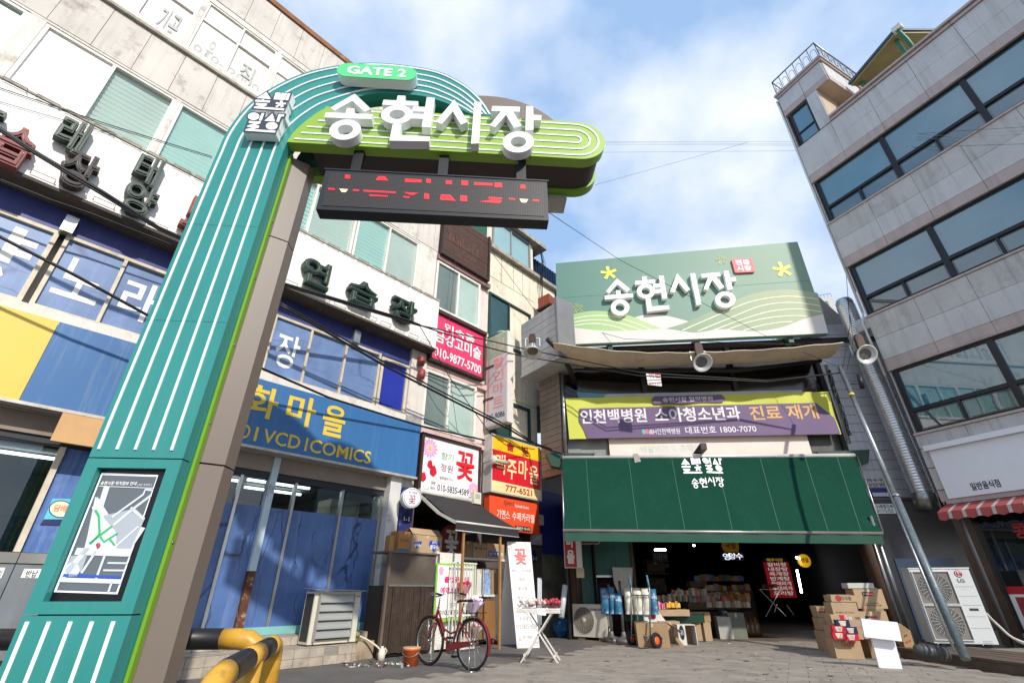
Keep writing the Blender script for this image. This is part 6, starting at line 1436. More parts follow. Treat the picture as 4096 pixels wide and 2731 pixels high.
for x in (757, 1042):
    a = FP.q('I', x, 700)[0]; mb = MB(); mb.box(FP, a - .022, a + .022, 0, 2.3, -.04, .0); solo('timber_prop', mb, wood_l, 'timber prop under the flower shop awning, ' + ('left one by the round sign' if x < 800 else 'right one beside the tall white sign'), 'post', 'timber props of the flower shop awning')
# round shop signs
rs = thing('round_flower_sign', 'small round white double faced flower shop sign on the wall corner', 'sign', LW.w(2.0, 2.7, .5))
c_ = LW.w(*LW.q('P', 10, 880, .35), .35); axr = (LW.n * .92 - LW.t * .25).normalized()
mb = MB(); mb.lathe(c_, axr, [(0, -.1), (.2, -.1), (.21, -.09), (.21, -.03), (.19, -.02), (.19, .0), (.21, .01), (.21, .08), (.2, .085), (0, .085)], 30); part(rs, 'drum', mb, mat('sign_drum_white', 'E3E4E8', .4))
RF = Frame((c_ + axr * .088)[:2], 42.9 + 15); RF.o = Vector(((c_ + axr * .088).x, (c_ + axr * .088).y, 0)); RF.n = axr; RF.t = Vector((-axr.y, axr.x, 0))
text(rs, RF, '꽃', -.08, c_.z - .13, .08, c_.z + .05, .003, maroon); text(rs, RF, '향기정원', -.1, c_.z + .08, .1, c_.z + .13, .003, black)
mb = MB(); mb.strip(RF, [(x * .185, c_.z + y * .185) for x, y in ell(0, 0, 1, 1, 28)], .008, .001, .003, True); part(rs, 'ring', mb, mat('sign_navy_ring', '34405E', .5))
rd = thing('round_red_sign', 'dark red round sign with white flower lettering standing on the counter', 'sign', FS.w(2, 1.5, -.4))
FD = FS.shift(0, -.35); cx, cz = FD.q('I', 672, 500)
mb = MB(); mb.prism(FD, [(cx + x * .33, cz + y * .36) for x, y in ell(0, 0, 1, 1, 28)], -.05, 0); part(rd, 'disc', mb, mat('maroon_disc', '6E2226', .6)); text(rd, FD, '꽃', cx - .2, cz - .3, cx + .2, cz + .24, .004, mat('disc_lettering', 'C9C6C0', .6), off=.02)
mb = MB(); mb.bar(FD.w(cx, 0, -.03), FD.w(cx, cz, -.03), .04, .03); part(rd, 'stand', mb, wood_d)
# navy wall board with house number plate
nb = thing('navy_wall_board', 'narrow navy board with cream letters and a house number 1-1 plate', 'sign', LW.w(1.8, 1.8, .1))
mb = MB(); mb.box(LW, 1.64, 1.98, 1.75, 3.12, .0, .05); part(nb, 'board', mb, mat('navy_board', '26306E', .5, var=.12, dirt=('C9C8D0', .5, 9)))
text(nb, LW, '금', 1.70, 2.72, 1.86, 2.9, .055, mat('board_cream', 'E8E2C4', .5), off=.03); text(nb, LW, '고', 1.68, 1.95, 1.92, 2.2, .055, mat('board_cream', 'E8E2C4', .5), off=.03)
mb = MB(); mb.prism(LW, [(1.72, 2.38), (1.92, 2.38), (1.92, 2.56), (1.82, 2.63), (1.72, 2.56)], .05, .06); part(nb, 'number_plate', mb, mat('plate_navy', '1A2046', .4)); text(nb, LW, '1-1', 1.75, 2.41, 1.89, 2.5, .064, white)
# shelves with cartons and flower sheets
sv = thing('stall_shelf', 'white metal shelf with cartons under the flower shop awning', 'shelf', FS.w(2.5, 0, -.5))
sa0, sa1 = fq(755, 600, -.35)[0], fq(1075, 600, -.35)[0]; SF = FS.shift(0, -.35)
for z in (SF.q('I', 900, 625)[1], SF.q('I', 900, 900)[1], .15): mb = MB(); mb.box(SF, sa0, sa1, z - .04, z, -.5, 0); part(sv, 'board', mb, white_mt)
for a in (sa0, sa1 - .04): mb = MB(); mb.box(SF, a, a + .04, 0, 1.55, -.5, -.46); mb.box(SF, a, a + .04, 0, 1.55, -.04, .003); part(sv, 'upright', mb, white_mt)
zs1 = SF.q('I', 900, 625)[1]; zs2 = SF.q('I', 900, 900)[1]
for x0, x1, yt, m, nm, s in ((760, 830, 490, card, 'plain carton on the upper shelf of the flower stall, leftmost', ''), (835, 935, 505, card2, 'carton with black print on the upper shelf, in the middle', '우사 S'), (938, 1070, 510, card2, 'carton with blue snack label on the upper shelf, rightmost', '인기스낵')):
    a0, a1 = SF.q('I', x0, 600, -.05)[0], SF.q('I', x1, 600, -.05)[0]; zt2 = SF.q('I', x0, yt, -.05)[1]
    t_ = carton('cardboard_box', nm, SF, a0, a1 - .01, zs1 + .002, zt2 - zs1, .35, m, d=-.05)
    if s:
        if '스' in s: mb = MB(); mb.box(SF, a0 + .06, a1 - .05, zs1 + .06, zs1 + .17, -.049, -.047); part(t_, 'blue_label', mb, tape_b); text(t_, SF, s, a0 + .08, zs1 + .08, a1 - .07, zs1 + .15, -.045, white, off=.02)
        else: text(t_, SF, s, a0 + .03, zs1 + .18, a1 - .04, zs1 + .24, -.046, black, off=.02)
for x0, x1, yt, m, nm in ((860, 915, 705, mat('white_carton', 'D5D2CC', .6), 'white carton on the lower shelf of the flower stall'), (918, 968, 700, mat('blue_white_pack', '8FA8CC', .5, var=.5, scale=14), 'blue and white snack carton on the lower shelf'), (970, 1025, 700, card, 'brown carton at the right end of the lower shelf')):
    a0, a1 = SF.q('I', x0, 870, -.05)[0], SF.q('I', x1, 870, -.05)[0]; zt2 = SF.q('I', x0, yt, -.05)[1]; carton('cardboard_box', nm, SF, a0, a1 - .01, zs2 + .002, zt2 - zs2, .3, m, d=-.05)
wc = thing('wooden_cabinet', 'small brown cabinet with metal edge on castors under the shelf', 'cabinet', SF.w(sa0 + .4, .1, -.2))
a0, a1 = SF.q('I', 865, 1100, .05)[0], SF.q('I', 1005, 1100, .05)[0]
mb = MB(); mb.box(SF, a0 + .02, a1 - .02, .14, zs2 - .1, -.4, .05); part(wc, 'body', mb, mat('cabinet_brown', '8A6238', .6, var=.1)); mb = MB(); mb.strip(SF, [(a0 + .01, .13), (a1 - .01, .13), (a1 - .01, zs2 - .09), (a0 + .01, zs2 - .09)], .02, .04, .07, True); part(wc, 'metal_edge', mb, chrome)
for a in (a0 + .05, a1 - .05): mb = MB(); mb.lathe(SF.w(a, .06, .0), SF.t, [(0, -.02), (.05, -.02), (.05, .02), (0, .02)], 12); part(wc, 'castor', mb, mat('castor_red', '6E2A2A', .5))
# flower banner board and white grid gate in front of the stall
fb = thing('flower_ad_board', 'white and green flower advertisement board behind the bicycle', 'board', FS.w(2, .1, .1))
a0, a1 = fq(540, 1000, .06)[0], fq(838, 1000, .06)[0]; z0_, z1_ = fq(700, 1100, .06)[1], fq(700, 668, .06)[1]
mb = MB(); mb.box(FS, a0, a1, z0_, z1_, .04, .06); part(fb, 'green_margin', mb, mat('board_green', '8CC24A', .5)); mb = MB(); mb.box(FS, a0 + .04, a1 - .03, z0_ + .07, z1_ - .04, .061, .064); part(fb, 'white_field', mb, mat('board_white', 'ECEAE4', .5))
wb_ = a1 - a0
text(fb, FS, '졸업꽃다발', a0 + wb_ * .2, z1_ - .36, a0 + wb_ * .86, z1_ - .24, .068, mat('hot_pink_print', 'D8287C', .5), off=.03); text(fb, FS, '예약 받습니다', a0 + wb_ * .12, z1_ - .56, a0 + wb_ * .86, z1_ - .44, .068, mat('hot_pink_print', 'D8287C', .5), off=.03); text(fb, FS, '향기정원', a0 + wb_ * .35, z0_ + .25, a0 + wb_ * .8, z0_ + .33, .068, black); text(fb, FS, '010.5835.4589', a0 + wb_ * .12, z0_ + .12, a0 + wb_ * .88, z0_ + .2, .068, black, off=.01)
mb = MB(); mb.sheet(FS, [(a0 + .12 + .06 * math.cos(u) * (1 + .2 * math.sin(5 * u)), z1_ - .14 + .08 * math.sin(u)) for u in [k * .45 for k in range(14)]], .068); part(fb, 'printed_flower', mb, petal)
wp_ = thing('white_panel_door', 'white panel with vertical post beside the flower counter', 'panel', FS.w(1.9, 0, 0)); a2 = fq(555, 800, -.02)[0]; a3 = fq(745, 800, -.02)[0]
mb = MB(); mb.box(FS, a2, a3, 0.05, fq(650, 585, -.02)[1], -.04, -.02); part(wp_, 'panel', mb, white_mt)
mb = MB(); mb.box(FS, a2 - .04, a2, 0, fq(650, 585, -.02)[1] + .02, -.06, .0); part(wp_, 'post', mb, white_mt)
gg = thing('white_grid_gate', 'white vertical bar folding gate leaning before the flower board', 'gate', FS.w(2.2, 0, .2)); GF = FS.shift(0, .2)
a0, a1 = GF.q('I', 640, 1380)[0], GF.q('I', 835, 1340)[0]; zt2 = GF.q('I', 760, 655)[1]
for k in range(9): a = a0 + (a1 - a0) * k / 8; mb = MB(); mb.box(GF, a - .009, a + .009, .03, zt2, -.018, 0); part(gg, 'bar', mb, white_mt)
for z in (.05, .62, zt2 - .02): mb = MB(); mb.box(GF, a0 - .02, a1 + .02, z - .013, z + .013, .001, .02); part(gg, 'rail', mb, white_mt)
# bouquets
def bouquet(label, p, r, wrap, flowers, tilt=(0, -.3, 1)):
    t_ = thing('bouquet', label, 'bouquet', p, 'wrapped bouquets by the flower stall'); ax = Vector(tilt).normalized()
    mb = MB(); n_ = 18; prof = [(.02, 0), (r * .35, r * .7), (r * .8, r * 1.4), (r, r * 1.8)]; x_ = ax.orthogonal().normalized(); y_ = ax.cross(x_); V = []
    for rr, h in prof:
        for k in range(n_): an = 2 * math.pi * k / n_; q2 = rr * (1 + .1 * math.sin(3 * an + rr * 20)); V.append(Vector(p) + ax * (h + .03 * math.sin(5 * an) * (h / r)) + (x_ * math.cos(an) + y_ * math.sin(an)) * q2)
    mb.add(V, [(i * n_ + k, i * n_ + (k + 1) % n_, (i + 1) * n_ + (k + 1) % n_, (i + 1) * n_ + k) for i in range(3) for k in range(n_)], True); part(t_, 'wrapping', mb, wrap)
    mb = MB()
    for k in range(16):
        c_ = Vector(p) + ax * (r * 1.75 + rnd.uniform(0, r * .35)) + x_ * rnd.uniform(-.65, .65) * r + y_ * rnd.uniform(-.65, .65) * r
        mb.lathe(c_, ax + Vector((rnd.uniform(-.4, .4), rnd.uniform(-.4, .4), 0)), [(0, -.02), (r * .16, .0), (r * .2, .03), (r * .1, .035), (0, .02)], 7)
    part(t_, 'blooms', mb, flowers)['kind'] = 'stuff'
wrap_p, wrap_l, wrap_w = mat('pink_cellophane', 'E8A0AC', .25, var=.15, scale=12), mat('lilac_wrap', 'D9C6E0', .4, var=.1), mat('cream_wrap', 'E2D4CC', .4, var=.1)
BD = FS.shift(0, .28)
bouquet('red pink bouquet in cellophane hung on the white grid gate', BD.w(*BD.q('I', 775, 925)), .14, wrap_p, mat('bloom_red', 'C83848', .6, var=.4, scale=30), (-.1, -.25, 1))
bouquet('lilac wrapped bouquet standing beside the bicycle saddle', BD.w(*BD.q('I', 835, 1060)), .16, wrap_l, mat('bloom_white', 'E6DCE4', .6, var=.3, scale=30), (.25, -.2, 1))
bouquet('pale pink bouquet low behind the rear bicycle wheel', BD.w(*BD.q('I', 850, 1230)), .13, wrap_w, mat('bloom_pink', 'E6B4B0', .6, var=.3, scale=30), (.2, -.3, 1))
# tall tent sign
ts = thing('flower_tent_sign', 'tall white folding tent sign with red flower lettering and floral corners', 'sign', (.2, 11.9, 0))
B0, B1 = gz('I', 1165, 1305), gz('I', 1335, 1300); zt2 = 1.72
T0, T1 = gy('I', 1090, 503, B0.y + .28), gy('I', 1265, 505, B0.y + .42)
zt2 = (T0.z + T1.z) / 2; T0.z = T1.z = zt2
C0 = gz('I', 1040, 1282); C0 = Vector((B0.x - .42, B0.y + .75, 0)); C1 = C0 + (B1 - B0)
def panel4(p, q2, r_, s, th, m, par, name):
    n = (q2 - p).cross(s - p).normalized() * th; mb = MB(); mb.add([p, q2, r_, s, p + n, q2 + n, r_ + n, s + n], [(3, 2, 1, 0), (4, 5, 6, 7), (0, 1, 5, 4), (1, 2, 6, 5), (2, 3, 7, 6), (3, 0, 4, 7)]); return part(par, name, mb, m)
ts_m = mat('tent_sign_face', 'E6E2DE', .5, var=.04)
panel4(B0, B1, T1, T0, .02, ts_m, ts, 'front_panel'); panel4(C0, C1, T1 + Vector((0, .03, 0)), T0 + Vector((0, .03, 0)), .02, ts_m, ts, 'rear_panel')
class Quad:
    """lettering surface spanned by four corners"""
    def __init__(s, bl, br, tr, tl): s.c = (bl, br, tr, tl); s.n = (br - bl).cross(tl - bl).normalized(); s.n = s.n if s.n.y < 0 else -s.n
    def w(s, u, v, d=0.0): bl, br, tr, tl = s.c; return bl.lerp(br, u).lerp(tl.lerp(tr, u), v) + s.n * d
TQ = Quad(B0, B1, T1, T0)
for s, u0, v0, u1_, v1, m, of in (('꽃', .25, .76, .78, .93, mat('coral_print', 'DC5A58', .5), .03), ('축하/근조 화환', .08, .685, .94, .72, mat('grey_print', '6A6664', .6), 0), ('화분', .36, .60, .62, .635, mat('grey_print', '6A6664', .6), 0), ('꽃다발', .28, .515, .70, .55, mat('grey_print', '6A6664', .6), 0), ('꽃바구니', .22, .43, .74, .465, mat('grey_print', '6A6664', .6), 0), ('동서양란', .22, .345, .74, .38, mat('grey_print', '6A6664', .6), 0), ('주문예약', .22, .235, .74, .27, mat('grey_print', '6A6664', .6), 0), ('010.5835.4589', .04, .165, .96, .205, mat('grey_print', '6A6664', .6), 0), ('향기정원', .3, .075, .7, .105, mat('grey_print', '6A6664', .6), 0)):
    text(ts, TQ, s, u0, v0, u1_, v1, .024, m, off=of)
for cu, cv in ((.12, .95), (.88, .95), (.12, .06), (.88, .06)):
    mb = MB()
    for k in range(9): u, v = cu + rnd.uniform(-.1, .1), cv + rnd.uniform(-.05, .04); mb.add([TQ.w(min(max(u + .035 * math.cos(t_), .01), .99), min(max(v + .011 * math.sin(t_), .004), .996), .0225 + .0003 * k) for t_ in [j * 1.05 for j in range(6)]], [tuple(range(6))])
    part(ts, 'floral_corner', mb, mat('floral_print', 'C9B8B4', .6, var=.3, scale=30))['kind'] = 'stuff'
# white folding trestle table with bunches
wt = thing('trestle_table', 'white wooden folding table with crossed legs holding flower bunches', 'table', (.4, 9.7, 0))
ww = mat('chalky_white_wood', 'D2CDC4', .7, var=.12, scale=9, dirt=('7A7064', .6, 12))
WF = Frame(gz('I', 1305, 1422)[:2], 100); zt2 = WF.q('I', 1320, 1005)[1]; a0, a1 = WF.q('I', 1160, 1010)[0], WF.q('I', 1492, 1000)[0]
for k in range(5): mb = MB(); d = -.02 - k * .085; mb.box(WF, a0, a1, zt2 - .02, zt2, d - .08, d); part(wt, 'top_slat', mb, ww)
mb = MB(); mb.box(WF, a0, a1, zt2 - .07, zt2 - .022, -.02, .005); part(wt, 'apron', mb, ww)
wtw = a1 - a0
for d in (-.03, -.42):
    mb = MB(); mb.bar(WF.w(a0 + wtw * .08, 0, d), WF.w(a0 + wtw * .82, zt2 - .04, d), .022, .045, WF.n); part(wt, 'leg', mb, ww)
    mb = MB(); mb.bar(WF.w(a0 + wtw * .92, 0, d + .025), WF.w(a0 + wtw * .2, zt2 - .04, d + .025), .022, .045, WF.n); part(wt, 'leg', mb, ww)
for a in (.16, .84): mb = MB(); mb.bar(WF.w(a0 + wtw * a, .11, -.03), WF.w(a0 + wtw * a, .11, -.42), .02, .04); part(wt, 'stretcher', mb, ww)
for u, m, nm in ((.22, mat('bunch_white', 'D8D2CA', .5, var=.3, scale=25), 'white wrapped flower bunch on the left of the trestle table'), (.5, mat('bunch_grey_pink', 'CDB4AE', .5, var=.3, scale=25), 'pale bunch in clear film in the middle of the trestle table'), (.82, mat('bunch_red', 'B03A46', .5, var=.35, scale=25), 'red flower bunch on the right end of the trestle table')):
    t_ = thing('flower_bunch', nm, 'flowers', WF.w(a0 + wtw * u, zt2, -.2), 'flower bunches on the trestle table'); mb = MB()
    for k in range(22): mb.lathe(WF.w(a0 + wtw * u + rnd.uniform(-.14, .14), zt2 + .03 + rnd.uniform(0, .1), -.2 + rnd.uniform(-.15, .15)), Vector((rnd.uniform(-1, 1), rnd.uniform(-1, 0), 1)), [(0, -.03), (.03, -.01), (.04, .02), (.02, .03), (0, .02)], 6)
    part(t_, 'blooms', mb, m)['kind'] = 'stuff'
    mb = MB(); mb.lathe(WF.w(a0 + wtw * u, zt2 + .02, -.2), WF.t, [(.02, -.2), (.07, -.1), (.1, .05), (.12, .14)], 10); part(t_, 'film', mb, glass('clear_film', (.95, .95, .95), .08, .1))
mb = MB(); mb.add([WF.w(a0 + wtw * .45, zt2 + .003, -.02), WF.w(a0 + wtw * .66, zt2 + .003, -.02), WF.w(a0 + wtw * .68, zt2 - .1, .03), WF.w(a0 + wtw * .5, zt2 - .09, .03)], [(0, 1, 2, 3)]); part(wt, 'price_card', mb, white)
# ------------------------------------------------------------------ red bicycle
bike_red = mat('bicycle_red', '74161F', .35, var=.08, coat=.3); rubber = mat('tyre_rubber', '17171A', .8); rim_m = mat('rim_chrome', 'B8BABC', .25, .9); saddle_m = mat('saddle_black', '131314', .5)
BW = Vector((-1.35, 9.12, 0)), Vector((-.6, 8.48, 0))           # front and rear wheel contact
bd = (BW[1] - BW[0]).normalized(); bn_ = Vector((bd.y, -bd.x, 0)); R_w = .345
bike = thing('bicycle', 'red step through city bicycle parked in front of the flower stall', 'bicycle', tuple((BW[0] + BW[1]) / 2))
up = Vector((0, 0, 1)); fc = BW[0] + up * R_w; rc = BW[1] + up * R_w; L_b = (BW[1] - BW[0]).length
def bp_(x, z, s=0.0): return BW[0] + bd * (x * L_b) + up * z + bn_ * s
for c_, nm in ((fc, 'front'), (rc, 'rear')):
    mb = MB(); mb.torus(c_, bn_, R_w - .018, .02, 44, 8); w = part(bike, 'wheel', mb, rubber)
    mb = MB(); mb.torus(c_, bn_, R_w - .042, .011, 44, 6); part(w, 'rim', mb, rim_m)
    mb = MB(); x_ = bd
    for k in range(28):
        an = 2 * math.pi * k / 28; e = c_ + (x_ * math.cos(an) + up * math.sin(an)) * (R_w - .045); h = c_ + (x_ * math.cos(an + .5 * (-1) ** k) + up * math.sin(an + .5 * (-1) ** k)) * .02 + bn_ * .03 * (-1) ** (k // 2)
        mb.bar(h, e, .0025, .0025)
    part(w, 'spokes', mb, rim_m)['kind'] = 'stuff'
    mb = MB(); mb.lathe(c_, bn_, [(0, -.05), (.018, -.05), (.024, -.03), (.016, 0), (.024, .03), (.018, .05), (0, .05)], 12); part(w, 'hub', mb, rim_m)
    mb = MB(); V = []
    a_0, a_1 = (.35, 2.5) if nm == 'front' else (-.35, 2.3)
    for k in range(17):
        an = a_0 + (a_1 - a_0) * k / 16; e = (x_ * math.cos(an) + up * math.sin(an))
        V += [c_ + e * (R_w + .012) - bn_ * .028, c_ + e * (R_w + .024), c_ + e * (R_w + .012) + bn_ * .028]
    mb.add(V, [(3 * k + j, 3 * k + 3 + j, 3 * k + 4 + j, 3 * k + 1 + j) for k in range(16) for j in range(2)], True); part(bike, 'mudguard', mb, bike_red)
head_t, head_b = bp_(.17, .82), bp_(.13, .66)
bb = bp_(.55, .28); seat_t = bp_(.74, .78)
def btube(pts, r, m, name): mb = MB(); mb.tube(pts, r, 8); return part(bike, name, mb, m)
btube([head_b + up * .02, bp_(.30, .42), bp_(.42, .36), bb], .019, bike_red, 'down_tube'); btube([head_t - up * .05, bp_(.33, .52), bp_(.5, .46), bp_(.64, .5)], .015, bike_red, 'top_tube')
btube([bb, seat_t], .016, bike_red, 'seat_tube'); btube([head_b, head_t], .02, bike_red, 'head_tube')
for s in (-.045, .045):
    btube([bp_(.7, .62, s * .3), rc + bn_ * s], .009, bike_red, 'seat_stay'); btube([bb + bn_ * s * .5, rc + bn_ * s], .01, bike_red, 'chain_stay'); btube([head_b + bn_ * s * .6, bp_(.08, .5, s), fc + bn_ * s], .011, bike_red, 'fork')
btube([seat_t, bp_(.77, .88)], .012, rim_m, 'seat_post'); btube([head_t, bp_(.19, .96), bp_(.15, 1.0)], .012, rim_m, 'stem')
hb_ = bp_(.14, 1.0); pts = [hb_ + bd * .36 + bn_ * .27 + up * .0, hb_ + bd * .2 + bn_ * .27 + up * .03, hb_ + bd * .02 + bn_ * .2 + up * .03, hb_ - bd * .03 + bn_ * .06 - up * .02, hb_ - bd * .03 - bn_ * .06 - up * .02, hb_ + bd * .02 - bn_ * .2 + up * .03, hb_ + bd * .2 - bn_ * .27 + up * .03, hb_ + bd * .36 - bn_ * .27]
btube(smooth([tuple(p) for p in pts], 4), .011, rim_m, 'handlebar')
for s in (1, -1): btube([hb_ + bd * .25 + bn_ * .27 * s + up * .02, hb_ + bd * .38 + bn_ * .27 * s], .016, saddle_m, 'grip'); btube([hb_ + bd * .16 + bn_ * .26 * s + up * .0, hb_ + bd * .3 + bn_ * .285 * s - up * .03], .005, rim_m, 'brake_lever')
mb = MB(); sc_ = bp_(.78, .92); V = []
for x, w_, z in ((-.15, .02, .0), (-.08, .035, .012), (.0, .06, .01), (.07, .095, .015), (.12, .09, .02), (.14, .05, .01)): V += [sc_ + bd * x - bn_ * w_ + up * (z - .03), sc_ + bd * x - bn_ * w_ * .7 + up * z, sc_ + bd * x + bn_ * w_ * .7 + up * z, sc_ + bd * x + bn_ * w_ + up * (z - .03)]
mb.add(V, [(4 * k + j, 4 * k + 1 + j, 4 * k + 5 + j, 4 * k + 4 + j) for k in range(5) for j in range(3)] + [(0, 3, 2, 1), (20, 21, 22, 23)] + [(4 * k, 4 * k + 4, 4 * k + 7, 4 * k + 3) for k in range(5)], True); part(bike, 'saddle', mb, saddle_m)
mb = MB()
for s in (-.07, 0, .07): mb.tube([bp_(.84, .75, s), bp_(1.22, .76, s)], .006, 5)
mb.tube([bp_(1.22, .76, -.07), bp_(1.22, .76, .07)], .006, 5); mb.tube([bp_(1.1, .75, .06), rc + bn_ * .05], .005, 5); mb.tube([bp_(1.1, .75, -.06), rc - bn_ * .05], .005, 5); part(bike, 'rear_rack', mb, saddle_m)
mb = MB(); mb.lathe(bb, bn_, [(0, .045), (.09, .045), (.09, .06), (0, .06)], 20); part(bike, 'chainring', mb, rim_m)
mb = MB(); mb.prism(Frame((0, 0), 0), [], 0, 0) if False else None
e0 = [bb + up * .07 - bd * .08, rc + up * .035, rc - up * .02 + bd * .02, bb - up * .06 - bd * .05]; mb.add([p + bn_ * .06 for p in e0] + [p + bn_ * .075 for p in e0], [(3, 2, 1, 0), (4, 5, 6, 7), (0, 1, 5, 4), (1, 2, 6, 5), (2, 3, 7, 6), (3, 0, 4, 7)]); part(bike, 'chain_guard', mb, bike_red)
for s, an in ((1, 1.0), (-1, 1.0 + math.pi)):
    e = bb + bn_ * .08 * s + (bd * math.cos(an) + up * math.sin(an)) * .165; btube([bb + bn_ * .07 * s, e], .01, rim_m, 'crank'); mb = MB(); mb.bar(e + bn_ * .02 * s, e + bn_ * .11 * s, .03, .07, bd); part(bike, 'pedal', mb, saddle_m)
mb = MB(); mb.tube([rc + bn_ * .06, bp_(1.1, .01, .16)], .008, 6); mb.tube([rc - bn_ * .06, bp_(1.1, .01, -.16)], .008, 6); mb.tube([bp_(1.1, .01, .16), bp_(1.1, .01, -.16)], .008, 6); part(bike, 'kickstand', mb, rim_m)
mb = MB(); mb.tube(smooth([tuple(hb_ + bn_ * .2), tuple(hb_ - bd * .14 + up * .02), tuple(head_t - bd * .06), tuple(head_b - bd * .04)], 5), .004, 5); part(bike, 'brake_cable', mb, mat('grey_cable', '8A8A88', .5))
btube([fc + bn_ * .05, bp_(.02, .62, .05)], .005, rim_m, 'mudguard_stay')

# ------------------------------------------------------------------ left side of the market entrance
EF = Frame((2.62, 12.75), 143.6)         # side wall line of the entrance, runs towards the street
yaw_e = 143.6
col_m = mat('brown_concrete_column', '4E3A2C', .8, var=.2, scale=2, dirt=('2E2219', .5, 3))
mkp = thing('entrance_pillar', 'brown round pillar with grey pipe at the left of the market entrance', 'pillar', gy('J', 358, 900, 13.9))
P = gy('J', 358, 840, 13.9); P.z = 0
mb = MB(); mb.tube([P, P + up * 4.2], .17, 16); part(mkp, 'shaft', mb, col_m)
Q_ = gy('J', 288, 900, 13.8); Q_.z = 0; mb = MB(); mb.tube([Q_, Q_ + up * 3.4], .05, 8); part(mkp, 'pipe', mb, mat('dark_pipe', '3A3A3C', .5))
mb = MB(); Q2 = gy('J', 365, 600, 13.7); mb.tube([Vector((Q2.x, 13.7, .8)), Vector((Q2.x, 13.7, 1.3)), Vector((Q2.x + .05, 13.7, 1.4))], .03, 8); part(mkp, 'conduit', mb, mat('dark_pipe', '3A3A3C', .5))
mb = MB(); XF = Frame((0, 13.66), 90); a0, z0 = XF.q('J', 358, 598); a1, z1 = XF.q('J', 422, 508); mb.box(XF, a0, a1, z0, z1, 0, .1); part(mkp, 'meter_box', mb, mat('cream_box', 'D9C9A0', .5))
rvs = thing('red_vertical_sign', 'narrow red vertical sign with white letters beside the entrance pillar', 'sign', gy('J', 300, 500, 13.2))
XF = Frame((0, 13.3), 96); a0, z0 = XF.q('J', 258, 500); a1, z1 = XF.q('J', 345, 170); zt2 = z1
mb = MB(); mb.box(XF, a0 - .02, a1 + .14, z0 - .02, zt2, -.12, 0); part(rvs, 'case', mb, mat('aged_white_case', 'CFC9BE', .6)); mb = MB(); mb.box(XF, a0, a1, z0, zt2 - .02, .001, .006); part(rvs, 'face', mb, mat('sign_red', 'A81F26', .5, var=.06))
for i, s in enumerate('을마주'): text(rvs, XF, s, a0 + .05, z0 + .08 + i * .37, a1 - .05, z0 + .40 + i * .37, .01, mat('sign_cream', 'E4DACE', .5), off=.04)
ns = thing('phone_number_sign', 'rounded dark red sign with number 765-9086 half hidden by the awning', 'sign', gy('J', 465, 250, 13.6))
XF = Frame((0, 13.6), 90); a0, z0 = XF.q('J', 382, 290); a1, z1 = XF.q('J', 570, 150)
mb = MB(); mb.prism(XF, rrect(a0, z0, a1, z1, .08), -.1, 0); part(ns, 'case', mb, mat('chrome_edge', 'C4BDB6', .3, .5)); mb = MB(); mb.prism(XF, rrect(a0 + .03, z0 + .03, a1 - .03, z1 - .03, .06), .001, .006); part(ns, 'face', mb, mat('dark_red_face', '7E1A22', .4)); p0, p1 = XF.q('J', 398, 255), XF.q('J', 522, 230); text(ns, XF, '765-9086', p0[0], p0[1], p1[0], p1[1] + .02, .01, white)
gwl = thing('green_shutter_wall', 'scuffed dark green panel wall at the left inside the market entrance', 'wall', (2.6, 13.9, 0))
gwm = mat('dark_green_panel', '356F62', .5, var=.2, scale=1.5, dirt=('3C6A60', .5, 3), streak=('14302B', .5))
XF = Frame((0, 14.15), 93)
edges_px = [382, 540, 720, 880]
for x0, x1 in zip(edges_px, edges_px[1:]):
    a0, a1 = XF.q('J', x0, 500)[0], XF.q('J', x1, 500)[0]; mb = MB(); mb.box(XF, a0 + .005, a1 - .005, .0 if x0 < 540 else 1.42, 3.4, -.06, rnd.uniform(-.01, 0)); part(gwl, 'panel', mb, gwm)
a0, a1 = XF.q('J', 865, 500)[0], XF.q('J', 895, 500)[0]; mb = MB(); mb.box(XF, a0, a1, 0, 3.4, -.3, .05); part(gwl, 'edge_post', mb, mat('post_brown', '4A3A30', .6))
a0, a1 = XF.q('J', 540, 600)[0], XF.q('J', 870, 600)[0]; mb = MB(); mb.box(XF, a0, a1, 1.38, 1.43, -.1, .06); part(gwl, 'shelf_edge', mb, chrome); mb = MB(); mb.box(XF, a0, a1, 0, 1.4, -.62, -.6); part(gwl, 'alcove_back', mb, mat('alcove_maroon', '4A1E2A', .7, var=.2))
# outdoor unit on bricks
AF2 = Frame(gz('J', 335, 1135, .07)[:2], 128); wv = AF2.q('J', 648, 1158)[0]
u2 = thing('outdoor_unit', 'cream outdoor air conditioner with round fan grille at the market entrance', 'air conditioner', AF2.w(.4, .06, -.15))
ztop = AF2.q('J', 325, 838)[1]; wv = max(min(wv, 1.0), .7)
mb = MB(); mb.box(AF2, 0, wv, .07, ztop, -.3, 0); part(u2, 'case', mb, ac_m)
hv = ztop - .07; fan(u2, AF2, wv * .335, .07 + hv * .5, hv * .41, .002)
text(u2, AF2, 'SAMSUNG', wv * .55, .07 + hv * .80, wv * .93, .07 + hv * .875, .004, mat('navy_print', '2A3C86', .5), off=.02)
mb = MB(); mb.box(AF2, wv + .001, wv + .05, .3, .55, -.22, -.05); part(u2, 'valve_cover', mb, ac_m)
for a in (.1, wv - .25):
    t_ = solo('brick', MB().box(AF2, a, a + .19, .0, .065, -.12, -.02), mat('grey_brown_brick', '6E5C4E', .9, var=.2, dirt=('4A3E36', .6, 9)), 'rough brick under the ' + ('left' if a < .2 else 'right') + ' end of the cream outdoor unit', 'brick', 'bricks under the outdoor unit')
